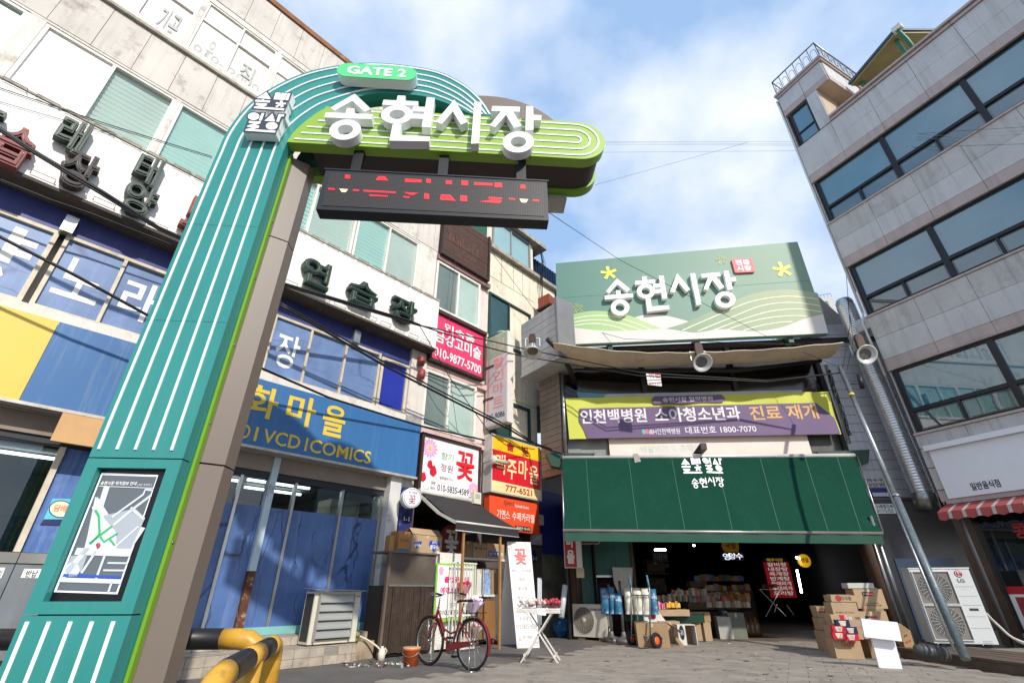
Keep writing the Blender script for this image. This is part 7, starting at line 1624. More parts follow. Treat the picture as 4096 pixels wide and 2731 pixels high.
# blue rubbish bag, green crate, white tube
bgp = gz('J', 245, 1145, 0); bag = thing('rubbish_bag', 'blue translucent bag of cans on the ground beside the outdoor unit', 'bag', bgp)
mb = MB(); n_ = 18; V = []; prof = [(.05, .0), (.2, .02), (.27, .14), (.26, .26), (.2, .36), (.08, .42), (.05, .46), (.1, .52)]
for i, (r, h) in enumerate(prof):
    for k in range(n_): an = 2 * math.pi * k / n_; q2 = r * (1 + .10 * math.sin(5 * an + i * 1.3) + .06 * math.sin(9 * an - i)); V.append(bgp + Vector((q2 * math.cos(an), q2 * math.sin(an) + .2, h + .015 * math.sin(4 * an + i))))
mb.add(V, [(i * n_ + k, i * n_ + (k + 1) % n_, (i + 1) * n_ + (k + 1) % n_, (i + 1) * n_ + k) for i in range(len(prof) - 1) for k in range(n_)], False); part(bag, 'sack', mb, mat('blue_plastic_bag', '2E6E9E', .25, var=.4, scale=16, dirt=('8FC0D8', .7, 14)))
crp = gz('J', 105, 1110, 0); cf = Frame((crp.x - .25, crp.y + .35), 95); cr_t = thing('green_crate', 'dark green plastic lattice crate behind the trestle table', 'crate', cf.w(.25, 0, 0)); gp_ = mat('green_crate_plastic', '1E4F3E', .5)
for z in (0, .14, .28, .42, .55): mb = MB(); mb.box(cf, 0, .55, z, z + .04, -.35, 0); part(cr_t, 'rim', mb, gp_)
for k in range(9): mb = MB(); mb.box(cf, k * .066, k * .066 + .022, .04, .55, -.012, .002); part(cr_t, 'lattice_bar', mb, gp_)
mb = MB(); mb.tube([gz('J', 215, 960, .2), gz('J', 215, 960, .2) + Vector((.12, .1, .75))], .05, 10); tb = gy('J', 225, 960, 13.0)
mb = MB(); mb.tube([gy('J', 218, 965, 13.0), gy('J', 255, 670, 13.2)], .07, 12); solo('white_tube', mb, mat('white_tube', 'C2C6CC', .4), 'thick white tube leaning on the stained wall behind the blue bag', 'tube')
for k in range(3):
    mb = MB(); x = 4 + k * 13; mb.tube([gy('J', x, 1150 - k * 60, 12.4), gy('J', x + 2, 600, 12.6)], .022, 6); solo('white_pole', mb, mat('white_tube', 'C2C6CC', .4), ('leftmost', 'middle', 'rightmost')[k] + ' of three thin white poles behind the trestle table', 'pole', 'white poles behind the trestle table')
# parasol stands
for x0, y0, x1, y1, nm in ((688, 1200, 655, 655, 'silver parasol stand with round base nearest the outdoor unit'), (800, 1205, 752, 625, 'silver parasol stand leaning beside the hand truck')):
    b_ = gz('J', x0, y0 - 12, 0); t_ = thing('parasol_stand', nm, 'stand', b_, 'parasol stands at the entrance')
    mb = MB(); mb.lathe(b_, up, [(0, 0), (.24, 0), (.24, .05), (.2, .09), (.06, .12), (.05, .2), (.035, .22)], 22); part(t_, 'base', mb, mat('stand_base', '6E6A66', .5, .4, var=.15, dirt=('5A4238', .8, 6)))
    e = gy('J', x1, y1, b_.y + .05); mb = MB(); mb.tube([b_ + up * .1, e], .032, 10); part(t_, 'tube', mb, steel)
# goods table, detergents, vegetables
def ent(c, x, y, Y): return gy(c, x, y, Y)
gt = thing('goods_table', 'low table with dark green cloth holding detergent bags at the entrance', 'table', (3.0, 13.3, 0))
TF_ = Frame((2.75, 13.55), 112); 
mb = MB(); mb.box(TF_, .0, 1.9, .52, .56, -.8, 0); part(gt, 'top', mb, wood_d); mb = MB(); mb.box(TF_, -.01, 1.91, .40, .565, .002, .012); mb.box(TF_, -.01, 1.91, .562, .57, -.8, .012); part(gt, 'green_cloth', mb, mat('green_oilcloth', '17402F', .5))
for a in (.05, 1.8): mb = MB(); mb.box(TF_, a, a + .06, 0, .52, -.1, -.04); part(gt, 'leg', mb, wood_d)
pk = [('blue', mat('detergent_blue', '3A7498', .35, var=.35, scale=9, dirt=('D8E6EC', .7, 8))), ('white', mat('detergent_white', 'D9D4C4', .35, var=.25, scale=8, dirt=('C9A030', .8, 5)))]
for k, (x0, x1, yt, yb, kind, nm) in enumerate(((585, 660, 690, 870, 0, 'blue detergent bag, leftmost on the goods table'), (662, 705, 680, 880, 0, 'blue detergent bag, second from the left on the goods table'), (707, 770, 740, 890, 0, 'small blue detergent bag in front on the goods table'), (808, 865, 690, 890, 1, 'white and yellow flour bag left of the hand truck'), (890, 965, 690, 905, 1, 'white and yellow flour bag behind the hand truck bars'), (968, 1035, 690, 900, 1, 'white and yellow flour bag right behind the hand truck'), (1040, 1088, 700, 880, 0, 'blue detergent bag, rightmost on the goods table'))):
    XF = Frame((0, 13.35 - k * .06), 95); a0, z0 = XF.q('J', x0, yb); a1, z1 = XF.q('J', x1, yt); z0 = .575
    t_ = thing('product_bag', nm, 'bag', XF.w((a0 + a1) / 2, z0, -.05), 'bags on the goods table'); mb = MB(); n_ = 6; V = []
    for i in range(7):
        v = i / 6; th = .10 * math.sin(min(v * 1.3 + .25, 1) * math.pi * .5) * (1 - v ** 4) + .008
        for u, s in ((0, 0), (.15, 1), (.5, 1.2), (.85, 1), (1, 0), (.5, -1)): V.append(XF.w(a0 + (a1 - a0) * u, z0 + (z1 - z0) * v, th * s))
    mb.add(V, [(i * 6 + j, i * 6 + (j + 1) % 6, (i + 1) * 6 + (j + 1) % 6, (i + 1) * 6 + j) for i in range(6) for j in range(6)] + [(0, 1, 2, 3, 4, 5), (36, 37, 38, 39, 40, 41)], True); part(t_, 'bag_body', mb, pk[kind][1])
    text(t_, XF, '부자의집' if kind == 0 else '흰떡', a0 + (a1 - a0) * .2, z0 + (z1 - z0) * .6, a1 - (a1 - a0) * .15, z0 + (z1 - z0) * .72, .135, white if kind == 0 else black, off=.01)
mb = MB(); XF = Frame((0, 13.9), 93); q4 = XF.qs('J', [(685, 502), (872, 505), (868, 690), (820, 780), (740, 740), (700, 640)], 0); mb.sheet(XF, q4, .06); solo('bubble_wrap_sheet', mb, mat('bubble_wrap', 'B9B4A8', .25, var=.12, scale=20, bump=.6, bscale=60), 'hanging sheet of clear bubble wrap over the goods shelf', 'plastic sheet')
# hand truck
ht_y = (gz('J', 875, 1225).y + gz('J', 1110, 1255).y) / 2
W0, W1 = gz('J', 875, 1228), gz('J', 1105, 1255)
axd = (W1 - W0).normalized(); ht = thing('hand_truck', 'two wheeled steel hand truck with orange hubs and blue grips', 'hand truck', tuple((W0 + W1) / 2))
wr = .15
for w_ in (W0, W1):
    c_ = w_ + up * wr; mb = MB(); mb.torus(c_, axd, wr - .04, .04, 26, 8); w2 = part(ht, 'wheel', mb, rubber); mb = MB(); mb.lathe(c_, axd, [(0, -.03), (.05, -.03), (.085, -.015), (.085, .015), (.05, .03), (0, .03)], 16); part(w2, 'hub', mb, mat('orange_hub', 'D8581E', .5))
bk_ = Vector((-axd.y, axd.x, 0)); bk_ = bk_ if bk_.y > 0 else -bk_
blue_s = mat('worn_blue_paint', '4A7690', .5, var=.3, scale=12, dirt=('8A8E90', .7, 10))
ln_h = gy('J', 825, 580, ht_y + .25).z
def hp_(u, z): return W0.lerp(W1, u) + up * z + bk_ * (-.12 + .30 * z * .6) 
for u in (.12, .88):
    mb = MB(); mb.tube([hp_(u, .15), hp_(u, .95), hp_(u - .02, 1.12) , hp_(u - .12, ln_h)], .017, 8); part(ht, 'side_tube', mb, steel); mb = MB(); mb.tube([hp_(u - .02, 1.12), hp_(u - .12, ln_h)], .022, 8); part(ht, 'grip', mb, blue_s)
for z in (.22, .6, .98): mb = MB(); mb.tube([hp_(.12, z), hp_(.88, z)], .012, 6); part(ht, 'cross_bar', mb, blue_s if z > .9 else steel)
for u in (.38, .62): mb = MB(); mb.tube([hp_(u, .2), hp_(u, .98)], .01, 6); part(ht, 'slat_bar', mb, steel)
mb = MB(); mb.bar(W0 + up * wr, W1 + up * wr, .02, .02); part(ht, 'axle', mb, steel); mb = MB(); f0, f1 = hp_(.1, .03), hp_(.9, .03); mb.add([f0, f1, f1 - bk_ * .22, f0 - bk_ * .22], [(0, 1, 2, 3)]); part(ht, 'toe_plate', mb, steel)
mb = MB(); mb.torus(hp_(.1, 1.0), Vector((1, 0, .2)), .05, .012, 18, 6); mb.tube([hp_(.1, .98), hp_(.1, .6) - bk_ * .03], .02, 6); part(ht, 'rope', mb, mat('grey_rope', '8F8C86', .8))
# cartons at the entrance
XF = Frame((0, 12.05), 97); a0, _ = XF.q('J', 930, 1240); a1, _ = XF.q('J', 1225, 1240); z1 = XF.q('J', 940, 990)[1]
t_ = carton('cardboard_box', 'large open carton behind the hand truck wheels', XF, a0, a1, .0, z1 - .04, .45, card); mb = MB(); mb.add([XF.w(a1, z1 - .04, 0), XF.w(a1 + .28, z1 - .2, .02), XF.w(a1 + .3, z1 - .25, -.4), XF.w(a1, z1 - .04, -.45)], [(0, 1, 2, 3)]); part(t_, 'flap', mb, card2); text(t_, XF, '스피배송', a0 + (a1 - a0) * .25, z1 * .3, a0 + (a1 - a0) * .8, z1 * .42, .004, mat('dark_brown_print', '3A2A1E', .7), off=.02)
mb = MB(); p = gz('J', 1225, 1100, .2); XF2 = Frame((0, 11.95), 90); q4 = XF2.qs('J', [(1215, 1080), (1250, 1100), (1355, 1225), (1320, 1232)]); mb.prism(XF2, q4, -.01, .0); solo('cardboard_strip', mb, card, 'loose strip of cardboard leaning beside the open carton', 'cardboard')
XF = Frame((0, 12.3), 92); a0, _ = XF.q('J', 1310, 1215); a1, _ = XF.q('J', 1480, 1215); z1 = XF.q('J', 1390, 1028)[1]
t_ = thing('cardboard_box', 'white printed carton standing open on the lane, dark inside', 'box', XF.w((a0 + a1) / 2, 0, -.15)); am = a0 + (a1 - a0) * .42
wcm = mat('white_carton_print', 'CFC9C2', .6, var=.04)
mb = MB(); mb.box(XF, a0, am, 0, z1, -.02, 0); mb.box(XF, a0, a1, z1 - .015, z1, -.35, -.02); mb.box(XF, a1 - .012, a1, 0, z1 - .015, -.35, -.0); mb.box(XF, a0, a0 + .012, 0, z1 - .015, -.35, -.02); part(t_, 'carton_body', mb, wcm); mb = MB(); mb.box(XF, a0 + .015, a1 - .015, 0.005, z1 - .02, -.34, -.33); mb.box(XF, a0 + .02, a1 - .015, .0, .008, -.33, -.02); part(t_, 'carton_inside', mb, card)
mb = MB(); mb.add([XF.w(am, .012, .0), XF.w(a1, .012, .0), XF.w(a1 + .18, .006, .25), XF.w(am + .06, .006, .28)], [(0, 1, 2, 3)]); part(t_, 'flap', mb, card2)
mb = MB(); mb.sheet(XF, [(a0 + (am - a0) * .5 + x * .055, z1 * .62 + y * .14) for x, y in ell(0, 0, 1, 1, 18)], .002); part(t_, 'black_oval', mb, black); text(t_, XF, '올마트', a0 + .05, z1 * .5, am - .05, z1 * .74, .005, white)
def stack_box(c, x0, y0, x1, y1, Y, yaw, dep, m, nm, words=(), group=None, zb=None, zt=None):
    XF = Frame((0, Y), yaw); a0, z0 = XF.q(c, x0, y1); a1, z1 = XF.q(c, x1, y0)
    z0 = z0 if zb is None else zb
    z1 = z1 if zt is None else zt
    t_ = carton('cardboard_box', nm, XF, a0, a1, z0, z1 - z0, dep, m, group=group)
    for s, u0, v0, u1_, v1, pm in words: text(t_, XF, s, a0 + (a1 - a0) * u0, z0 + (z1 - z0) * v0, a0 + (a1 - a0) * u1_, z0 + (z1 - z0) * v1, .004, pm, off=.01)
    return t_, XF, a0, a1, z0, z1
G2 = 'cartons of goods at the lane entrance'
stack_box('J', 1110, 890, 1395, 950, 13.0, 92, .5, card2, 'wide low carton tray holding pink and yellow packs', group=G2)
stack_box('J', 1430, 915, 1585, 1000, 13.6, 92, .4, card, 'carton behind the noodle packs at the lane entrance', group=G2)
stack_box('J', 1420, 1005, 1588, 1122, 13.4, 92, .4, card2, 'lower carton under the red noodle packs', zb=0, group=G2)
stack_box('J', 1140, 1000, 1310, 1140, 12.7, 92, .4, card2, 'carton with flap behind the white printed carton', zb=0, group=G2)
mb = MB(); XF = Frame((0, 12.9), 92); q4 = XF.qs('J', [(980, 905), (1120, 915), (1185, 1000), (1150, 1040), (985, 990)]); mb.sheet(XF, q4, .0); o_ = solo('shopping_bag', mb, mat('white_red_bag', 'D5D0CC', .4, var=.1), 'white plastic bag with a red patch over the goods table edge', 'bag'); mb = MB(); mb.sheet(XF, XF.qs('J', [(1015, 885), (1075, 890), (1085, 975), (1030, 970)], .01), .01); part(o_, 'red_patch', mb, mat('bag_red', 'C4202C', .4))
def packs(c, x0, x1, y, Y, n, m, nm, h=.09, group='snack packs on display'):
    t_ = thing('snack_packs', nm, 'snacks', gy(c, (x0 + x1) / 2, y, Y), group)
    for k in range(n):
        x = x0 + (x1 - x0) * (k + .5) / n; p = gy(c, x, y, Y + rnd.uniform(-.05, .05)); fr_ = Frame((p.x, p.y), 90 + rnd.uniform(-14, 14)); w_ = (gy(c, x1, y, Y).x - gy(c, x0, y, Y).x) / n * .55
        mb = MB(); hh_ = h * rnd.uniform(.8, 1.25); mb.prism(fr_, [(-w_, p.z), (w_, p.z), (w_ * .92, p.z + hh_), (-w_ * .9, p.z + hh_ * 1.05)], -.04, .02); part(t_, 'pack', mb, m if not isinstance(m, list) else m[k % len(m)])
cols_ = lambda *h: [mat('pack_' + x, x, .3, var=.35, scale=22) for x in h]
packs('J', 1100, 1195, 888, 12.95, 6, cols_('C9648A', 'D88AA0'), 'pink snack packs standing in the wide carton tray', .14); packs('J', 1190, 1315, 872, 12.95, 6, cols_('D8A030', 'E0B84A'), 'yellow snack cups standing in the wide carton tray', .11)
packs('J', 1300, 1440, 1015, 13.2, 5, cols_('B02028', '8A1A20', 'C83830'), 'red noodle packs beside the carton at the lane entrance', .18); packs('J', 1440, 1540, 1005, 13.2, 4, cols_('A89060', '6A4A30', 'C9B890'), 'brown noodle packs at the lane entrance', .15)

# ------------------------------------------------------------------ inside the covered lane
for r, (x0, x1, y, Y, n, hs_) in enumerate(((1240, 1960, 790, 15.6, 16, ('8A6A3A', 'B09050', '6A3A30', 'A04A30')), (1550, 1960, 718, 16.4, 10, ('A07830', '8C8A40', '7A3A28')), (1420, 1560, 745, 16.0, 4, ('C09030', 'A86A28')), (1450, 1900, 628, 17.0, 10, ('3A5A8A', 'A87A30', '8A4A28')), (1400, 1780, 825, 15.2, 10, ('8A8078', 'A09A90', 'B04030')), (1740, 1960, 815, 15.2, 6, ('8A5A30', 'A8742E')), (1700, 1780, 838, 15.0, 3, ('C04028', 'D05A38')))):
    packs('J', x0, x1, y, Y, n, cols_(*hs_), 'row of assorted snack packs in the dim lane, ' + ('long lower row', 'upper right row', 'yellow short row', 'topmost row', 'front grey row', 'front right row', 'small red row')[r], .16)
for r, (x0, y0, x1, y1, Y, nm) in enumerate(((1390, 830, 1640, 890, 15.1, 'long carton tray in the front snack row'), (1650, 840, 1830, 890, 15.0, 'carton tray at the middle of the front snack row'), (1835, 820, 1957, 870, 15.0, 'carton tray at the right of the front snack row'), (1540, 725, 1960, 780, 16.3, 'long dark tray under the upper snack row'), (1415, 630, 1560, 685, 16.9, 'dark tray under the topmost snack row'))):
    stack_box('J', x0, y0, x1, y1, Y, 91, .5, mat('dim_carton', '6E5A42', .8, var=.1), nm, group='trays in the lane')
dt = thing('display_stand', 'dark stepped display stand carrying the snack rows in the lane', 'display stand', (6.2, 16.2, 0)); XF = Frame((0, 17.2), 91)
for k, (yt, Y) in enumerate(((900, 15.0), (790, 16.2), (690, 16.8))):
    X2 = Frame((0, Y), 91); a0, a1 = X2.q('J', 1300 + 80 * k, yt)[0], X2.q('J', 1990, yt)[0]; z = X2.q('J', 1600, yt)[1]; mb = MB(); mb.box(X2, a0, a1, 0, z - .02, -.7, -.1); part(dt, 'step', mb, wood_d)
tbx = [('J', 1660, 955, 1775, 1015, 14.2, mat('white_tub', 'A8A69E', .5), 'white printed tub on the lane floor'), ('J', 1765, 920, 1895, 1030, 14.3, mat('grey_tub', '6A6C60', .5), 'grey tray leaning on the lane floor'), ('J', 1705, 905, 1760, 960, 14.5, mat('blue_tub', '24507E', .5), 'blue box behind the white tub in the lane')]
for c, x0, y0, x1, y1, Y, m, nm in tbx: stack_box(c, x0, y0, x1, y1, Y, 95, .3, m, nm, group='tubs on the lane floor', zb=.01)
for k, x in enumerate((190, 235, 275)):
    p = gy('K', x, 1000, 14.6); p.z = .02; mb = MB(); mb.lathe(p, up, [(0, 0), (.11, 0), (.12, .06), (.12, .26), (.05, .36), (.04, .42), (0, .43)], 14); solo('brown_bottle', mb, mat('amber_bottle', '6A4A26', .25, var=.2), ('leftmost', 'middle', 'rightmost')[k] + ' of three big brown bottles on the lane floor', 'bottle', 'brown bottles in the lane')
xt = thing('folding_stand', 'thin white folding stand with crossed legs in the lane', 'stand', gy('K', 450, 900, 15.2)); X2 = Frame((0, 15.2), 92); xw = mat('stand_white', 'B9B9B4', .5)
for (x0, y0), (x1, y1) in (((318, 705), (565, 955)), ((510, 705), (375, 955)), ((570, 850), (635, 940)), ((480, 840), (455, 915)), ((318, 703), (512, 703))):
    P, Q2 = X2.q('K', x0, y0), X2.q('K', x1, y1); mb = MB(); mb.tube([X2.w(P[0], P[1], 0), X2.w(Q2[0], max(Q2[1], .0), .0)], .012, 6); part(xt, 'leg', mb, xw)
packs('K', 345, 480, 690, 15.1, 5, cols_('7A2A2A', '5A2426'), 'dark red packs on the folding stand', .1)
# lit and unlit signs deep in the lane
glow_w = mat('white_sign_glow', 'FFFFFF', .5, var=0, emit='E8EEFF', es=1.3); sgn_y = mat('yellow_round_glow', 'E0B020', .5, var=.05, emit='D8A818', es=.5)
ls = thing('lit_lane_sign', 'white glowing letters of a shop sign hanging in the dark lane', 'sign', gy('J', 1800, 400, 19)); X2 = Frame((0, 19), 90)
for s, x0, y0, x1, y1 in (('영', 1715, 432, 1768, 372), ('양', 1770, 425, 1820, 370), ('수', 1832, 428, 1885, 370)): textq(ls, X2, s, 'J', (x0, y0), (x1, y1), .0, glow_w, off=.0)
mb = MB(); p0, p1 = X2.q('J', 1700, 440), X2.q('J', 1895, 362); mb.box(X2, p0[0], p1[0], p0[1], p1[1], -.1, -.02); part(ls, 'case', mb, black)
for c, cx, cy, r, Y, s, nm in (('J', 1780, 305, 75, 20, '국밥', 'round yellow hanging sign above the lit letters in the lane'), ('K', 735, 440, 55, 17.5, '생닭', 'round yellow chicken shop sign hanging in the lane')):
    X2 = Frame((0, Y), 90); a, z = X2.q(c, cx, cy); r_ = abs(X2.q(c, cx + r, cy)[0] - a); t_ = thing('round_lane_sign', nm, 'sign', X2.w(a, z, 0)); mb = MB(); mb.lathe(X2.w(a, z, 0), X2.n, [(0, -.1), (r_, -.1), (r_, .0), (0, .0)], 28); part(t_, 'disc', mb, sgn_y if c == 'K' else mat('dim_yellow_disc', '8A6A14', .5, emit='6A5010', es=.3)); text(t_, X2, s, a - r_ * .65, z - r_ * .3, a + r_ * .65, z + r_ * .45, .01, mat('dark_red_letters', '8A1414', .5), off=.03)
mn = thing('menu_board', 'tall red menu board with white dish names hanging in the lane', 'sign', gy('K', 540, 700, 17)); X2 = Frame((0, 17.0), 96); q4 = [X2.q('K', 430, 780), X2.q('K', 665, 780), X2.q('K', 600, 455), X2.q('K', 415, 455)]
a0, a1, z0, z1 = q4[0][0], q4[1][0], q4[0][1], q4[3][1]; mb = MB(); mb.box(X2, a0, a1, z0, z1, -.06, 0); part(mn, 'board', mb, mat('menu_red', 'A01820', .5, emit='A01820', es=.25)); mb = MB(); mb.box(X2, a0, a1, z1, z1 + .13, -.06, .002); part(mn, 'header', mb, mat('menu_navy', '1A2A5A', .5)); mw = mat('menu_white', 'E8E4DC', .5, emit='D8D4CC', es=.35)
for i, s in enumerate(('갈비탕', '내장탕', '육개장', '반계탕', '동태찌개', '부대찌개', '오리탕')): z = z1 - (i + .9) * (z1 - z0) / 7.4; text(mn, X2, s, a0 + (a1 - a0) * .12, z, a1 - (a1 - a0) * .1, z + .11, .004, mw, off=.02)
text(mn, X2, '해주식당', a0 + .1, z1 + .02, a1 - .15, z1 + .11, .006, sgn_y)
for c, x0, y0, x1, y1, Y, nm in (('K', 662, 525, 705, 735, 17.2, 'upright lit tube beside the menu board in the lane'), ('K', 1175, 358, 1235, 360, 14.5, 'short lit tube under the lane roof on the right'), ('J', 1080, 342, 1180, 340, 16, 'dim lit strip on the left wall of the lane'), ('K', 655, 412, 685, 418, 17.3, 'small bright lamp beside the round chicken sign'), ('J', 1435, 298, 1445, 300, 18, 'tiny bright lamp high in the lane')):
    mb = MB(); mb.tube([gy(c, x0, y0, Y), gy(c, x1, y1, Y + .02)], .03, 8); solo('lane_lamp', mb, mat('lane_tube', 'FFFFFF', .5, var=0, emit='E6EEFF', es=22 if 'dim' not in nm else 1), nm, 'lamp', 'lamps in the lane')
for c, cx, cy, w_, h_, Y, s, nm in (('J', 1130, 400, 130, 100, 15.5, '미원이', 'black notice with pale lettering on the lane wall'), ('J', 1175, 485, 60, 40, 15.5, 'RA', 'pale printed letters on a lane carton')):
    X2 = Frame((0, Y), 90); p0, p1 = X2.q(c, cx - w_ / 2, cy + h_ / 2), X2.q(c, cx + w_ / 2, cy - h_ / 2); t_ = thing('lane_notice', nm, 'notice', X2.w(p0[0], p0[1], 0)); mb = MB(); mb.box(X2, p0[0], p1[0], p0[1], p1[1], -.03, 0); part(t_, 'plate', mb, black); text(t_, X2, s, p0[0] + .05, p0[1] + .06, p1[0] - .05, p1[1] - .06, .004, mat('pale_notice_print', '9A9A94', .6))
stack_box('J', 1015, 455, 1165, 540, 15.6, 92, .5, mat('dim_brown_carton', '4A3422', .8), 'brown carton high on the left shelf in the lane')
shf = thing('lane_shelf', 'dark shelf rack along the left wall of the lane', 'shelf', gy('J', 1080, 800, 15.8)); X2 = Frame((0, 15.7), 92)
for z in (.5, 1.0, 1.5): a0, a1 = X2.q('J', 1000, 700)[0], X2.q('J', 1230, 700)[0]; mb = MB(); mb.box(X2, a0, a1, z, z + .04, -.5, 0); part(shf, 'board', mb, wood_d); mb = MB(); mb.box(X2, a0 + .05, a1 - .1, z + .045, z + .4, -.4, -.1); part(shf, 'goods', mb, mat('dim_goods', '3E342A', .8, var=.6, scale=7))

# ------------------------------------------------------------------ right side of the entrance
pc = thing('right_entrance_pillar', 'brown round pillar at the right of the market entrance', 'pillar', gy('K', 1380, 500, 12.3)); P = gy('K', 1370, 480, 12.3); P.z = 0
mb = MB(); mb.tube([P, P + up * 3.4], .2, 16); part(pc, 'shaft', mb, col_m)
for x0, y0, x1, y1, Y, nm in ((1435, 270, 1700, 1100, 11.6, 'thin silver pipe standing at the right end of the awning'), (1430, 500, 1640, 1100, 11.9, 'second thin pipe behind the right end of the awning')):
    a, b = gy('K', x0, y0, Y), gy('K', x1, y1, Y); b.z = max(b.z, .0); mb = MB(); mb.tube([Vector((b.x, b.y, 0)), Vector((b.x, b.y, 2.6))], .04, 8); solo('awning_post', mb, steel, nm, 'pipe')
G3 = 'cartons stacked at the right of the entrance'; rp, bp2 = mat('carton_red_print', 'B02A30', .6), mat('carton_black_print', '2A2420', .6)
YB = 11.3; zz = 0
def st(x0, y0, x1, y1, Y, nm, words, zb=None, m=card2, dep=.4): return stack_box('K', x0, y0, x1, y1, Y, 104, dep, m, nm, words, G3, zb)
b1 = st(900, 1085, 1010, 1190, 12.4, 'bottom carton with red print of the left rear stack', [('농심', .3, .5, .7, .75, rp)], 0)
b2 = st(886, 965, 1005, 1080, 12.4, 'middle carton with red print of the left rear stack', [('농심', .3, .5, .7, .75, rp)])
b3 = st(862, 860, 1000, 960, 12.4, 'top carton with black lettering of the left rear stack', [('LG생활건강', .1, .65, .8, .85, rp), ('페리오', .1, .4, .5, .6, bp2)])
c1 = st(1018, 1162, 1240, 1275, 11.25, 'bottom carton with red printed name in the front stack', [('다시다', .3, .6, .75, .9, rp)], 0)
c2 = st(1000, 935, 1245, 1045, 11.3, 'carton with printed labels behind the ramen packs', [('아이', .45, .5, .68, .85, white), ('SUN', .8, .6, .95, .8, bp2)])
c3 = st(1000, 820, 1200, 935, 11.35, 'carton with barcode under the topmost front carton', [('본 품이 담겨있는', .1, .1, .85, .22, bp2)])
c4 = st(985, 755, 1195, 818, 11.35, 'low carton with red round logo on top of the front stack', [('더식품', .4, .2, .82, .8, bp2)])
mb = MB(); mb.box(c2[1], c2[2] + .14, c2[2] + .27, c2[4] + .02, c2[5] - .01, .001, .003); part(c2[0], 'red_label', mb, mat('label_red', 'B8202A', .5))
mb = MB(); mb.sheet(c4[1], [(c4[2] + .12 + .05 * x, (c4[4] + c4[5]) / 2 + .05 * y) for x, y in ell(0, 0, 1, 1, 16)], .004); part(c4[0], 'logo_dot', mb, rp)
mid = st(1000, 1045, 1245, 1160, 11.3, 'plain carton between the ramen packs and the bottom carton', [])
ram_r, ram_b, ram_w = mat('ramen_red', 'C01F34', .35, var=.15, scale=12), mat('ramen_navy', '22264E', .35, var=.15, scale=12), mat('ramen_bowl', 'CFC0A8', .4, var=.4, scale=20)
for k, (x0, y0, x1, y1, m, nm) in enumerate(((1035, 985, 1140, 1050, ram_b, 'navy ramen cup pack alone on top'), (1000, 1040, 1105, 1100, ram_r, 'red ramen cup pack on the left of the upper pair'), (1108, 1052, 1212, 1115, ram_b, 'navy ramen cup pack on the right of the upper pair'), (1003, 1100, 1110, 1162, ram_r, 'red ramen cup pack on the left of the lower pair'), (1112, 1115, 1225, 1178, ram_r, 'red ramen cup pack on the right of the lower pair'))):
    X2 = Frame((0, 11.1), 104); a0, z0 = X2.q('K', x0, y1); a1, z1 = X2.q('K', x1, y0); t_ = thing('ramen_pack', nm, 'noodle pack', X2.w(a0, z0, 0), 'ramen cup packs on the cartons'); mb = MB(); mb.box(X2, a0, a1, z0, z1, -.12, 0); part(t_, 'pack', mb, m)
    mb = MB(); w_, h_ = a1 - a0, z1 - z0; mb.sheet(X2, [(a0 + w_ * .2, z0 + h_ * .75), (a0 + w_ * .3, z0 + h_ * .15), (a0 + w_ * .65, z0 + h_ * .15), (a0 + w_ * .75, z0 + h_ * .75)], .002); part(t_, 'printed_cup', mb, ram_w); mb = MB(); mb.sheet(X2, [(a0 + w_ * .2, z0 + h_ * .78), (a0 + w_ * .75, z0 + h_ * .78), (a0 + w_ * .72, z0 + h_ * .86), (a0 + w_ * .23, z0 + h_ * .86)], .003); part(t_, 'printed_rim', mb, white)
d1 = st(1345, 1160, 1500, 1290, 11.5, 'bottom carton behind the white foam boards', [], 0, card)
d2 = st(1275, 905, 1480, 1160, 11.4, 'carton with red and black logo just above the foam boards', [])
d3 = st(1232, 695, 1440, 880, 11.5, 'tall carton with red and black logo on top of the right stack', [('JIN GWANG', .3, .22, .75, .29, bp2), ('VENDING CUP', .25, .12, .82, .19, bp2)])
d4 = st(1275, 880, 1460, 905, 11.5, 'thin carton between the two logo cartons', [], None, card)
for b, v in ((d2, .62), (d3, .62)):
    t_, X2, a0, a1, z0, z1 = b; w_, h_ = a1 - a0, z1 - z0
    mb = MB(); mb.box(X2, a0 + w_ * .27, a0 + w_ * .45, z0 + h_ * v, z0 + h_ * (v + .2), .001, .003); part(t_, 'black_label', mb, black); mb = MB(); mb.box(X2, a0 + w_ * .452, a0 + w_ * .66, z0 + h_ * v, z0 + h_ * (v + .2), .001, .003); part(t_, 'red_label', mb, rp); text(t_, X2, 'jinGwang', a0 + w_ * .3, z0 + h_ * (v + .06), a0 + w_ * .64, z0 + h_ * (v + .14), .006, white)
mb = MB(); X2 = d3[1]; mb.box(X2, d3[2] - .06, d3[3] - .1, d3[5] + .002, d3[5] + .09, -.35, -.02); solo('foam_slab', mb, mat('foam_grey', 'B9B7B2', .7), 'grey foam slab lying on the tall logo carton', 'foam')
foam = mat('white_foam_board', 'E9E9EC', .6, var=.02)
X2 = Frame((0, 10.55), 108)
q4 = X2.qs('k', [(548, 445), (825, 478), (877, 682), (595, 640)]); mb = MB(); zb0 = 0.0
mb.prism(X2, [(q4[3][0], 0.0), (q4[2][0], 0.0), (q4[1][0], q4[1][1]), (q4[0][0], q4[0][1])], -.05, 0); solo('foam_board', mb, foam, 'lower white foam board standing on the ground', 'foam board', 'white foam boards')
X2 = Frame((0, 10.42), 108); q4 = X2.qs('k', [(425, 213), (858, 258), (915, 485), (470, 432)]); mb = MB(); mb.prism(X2, q4, -.05, 0); solo('foam_board', mb, foam, 'upper white foam board balanced across the lower one', 'foam board', 'white foam boards')
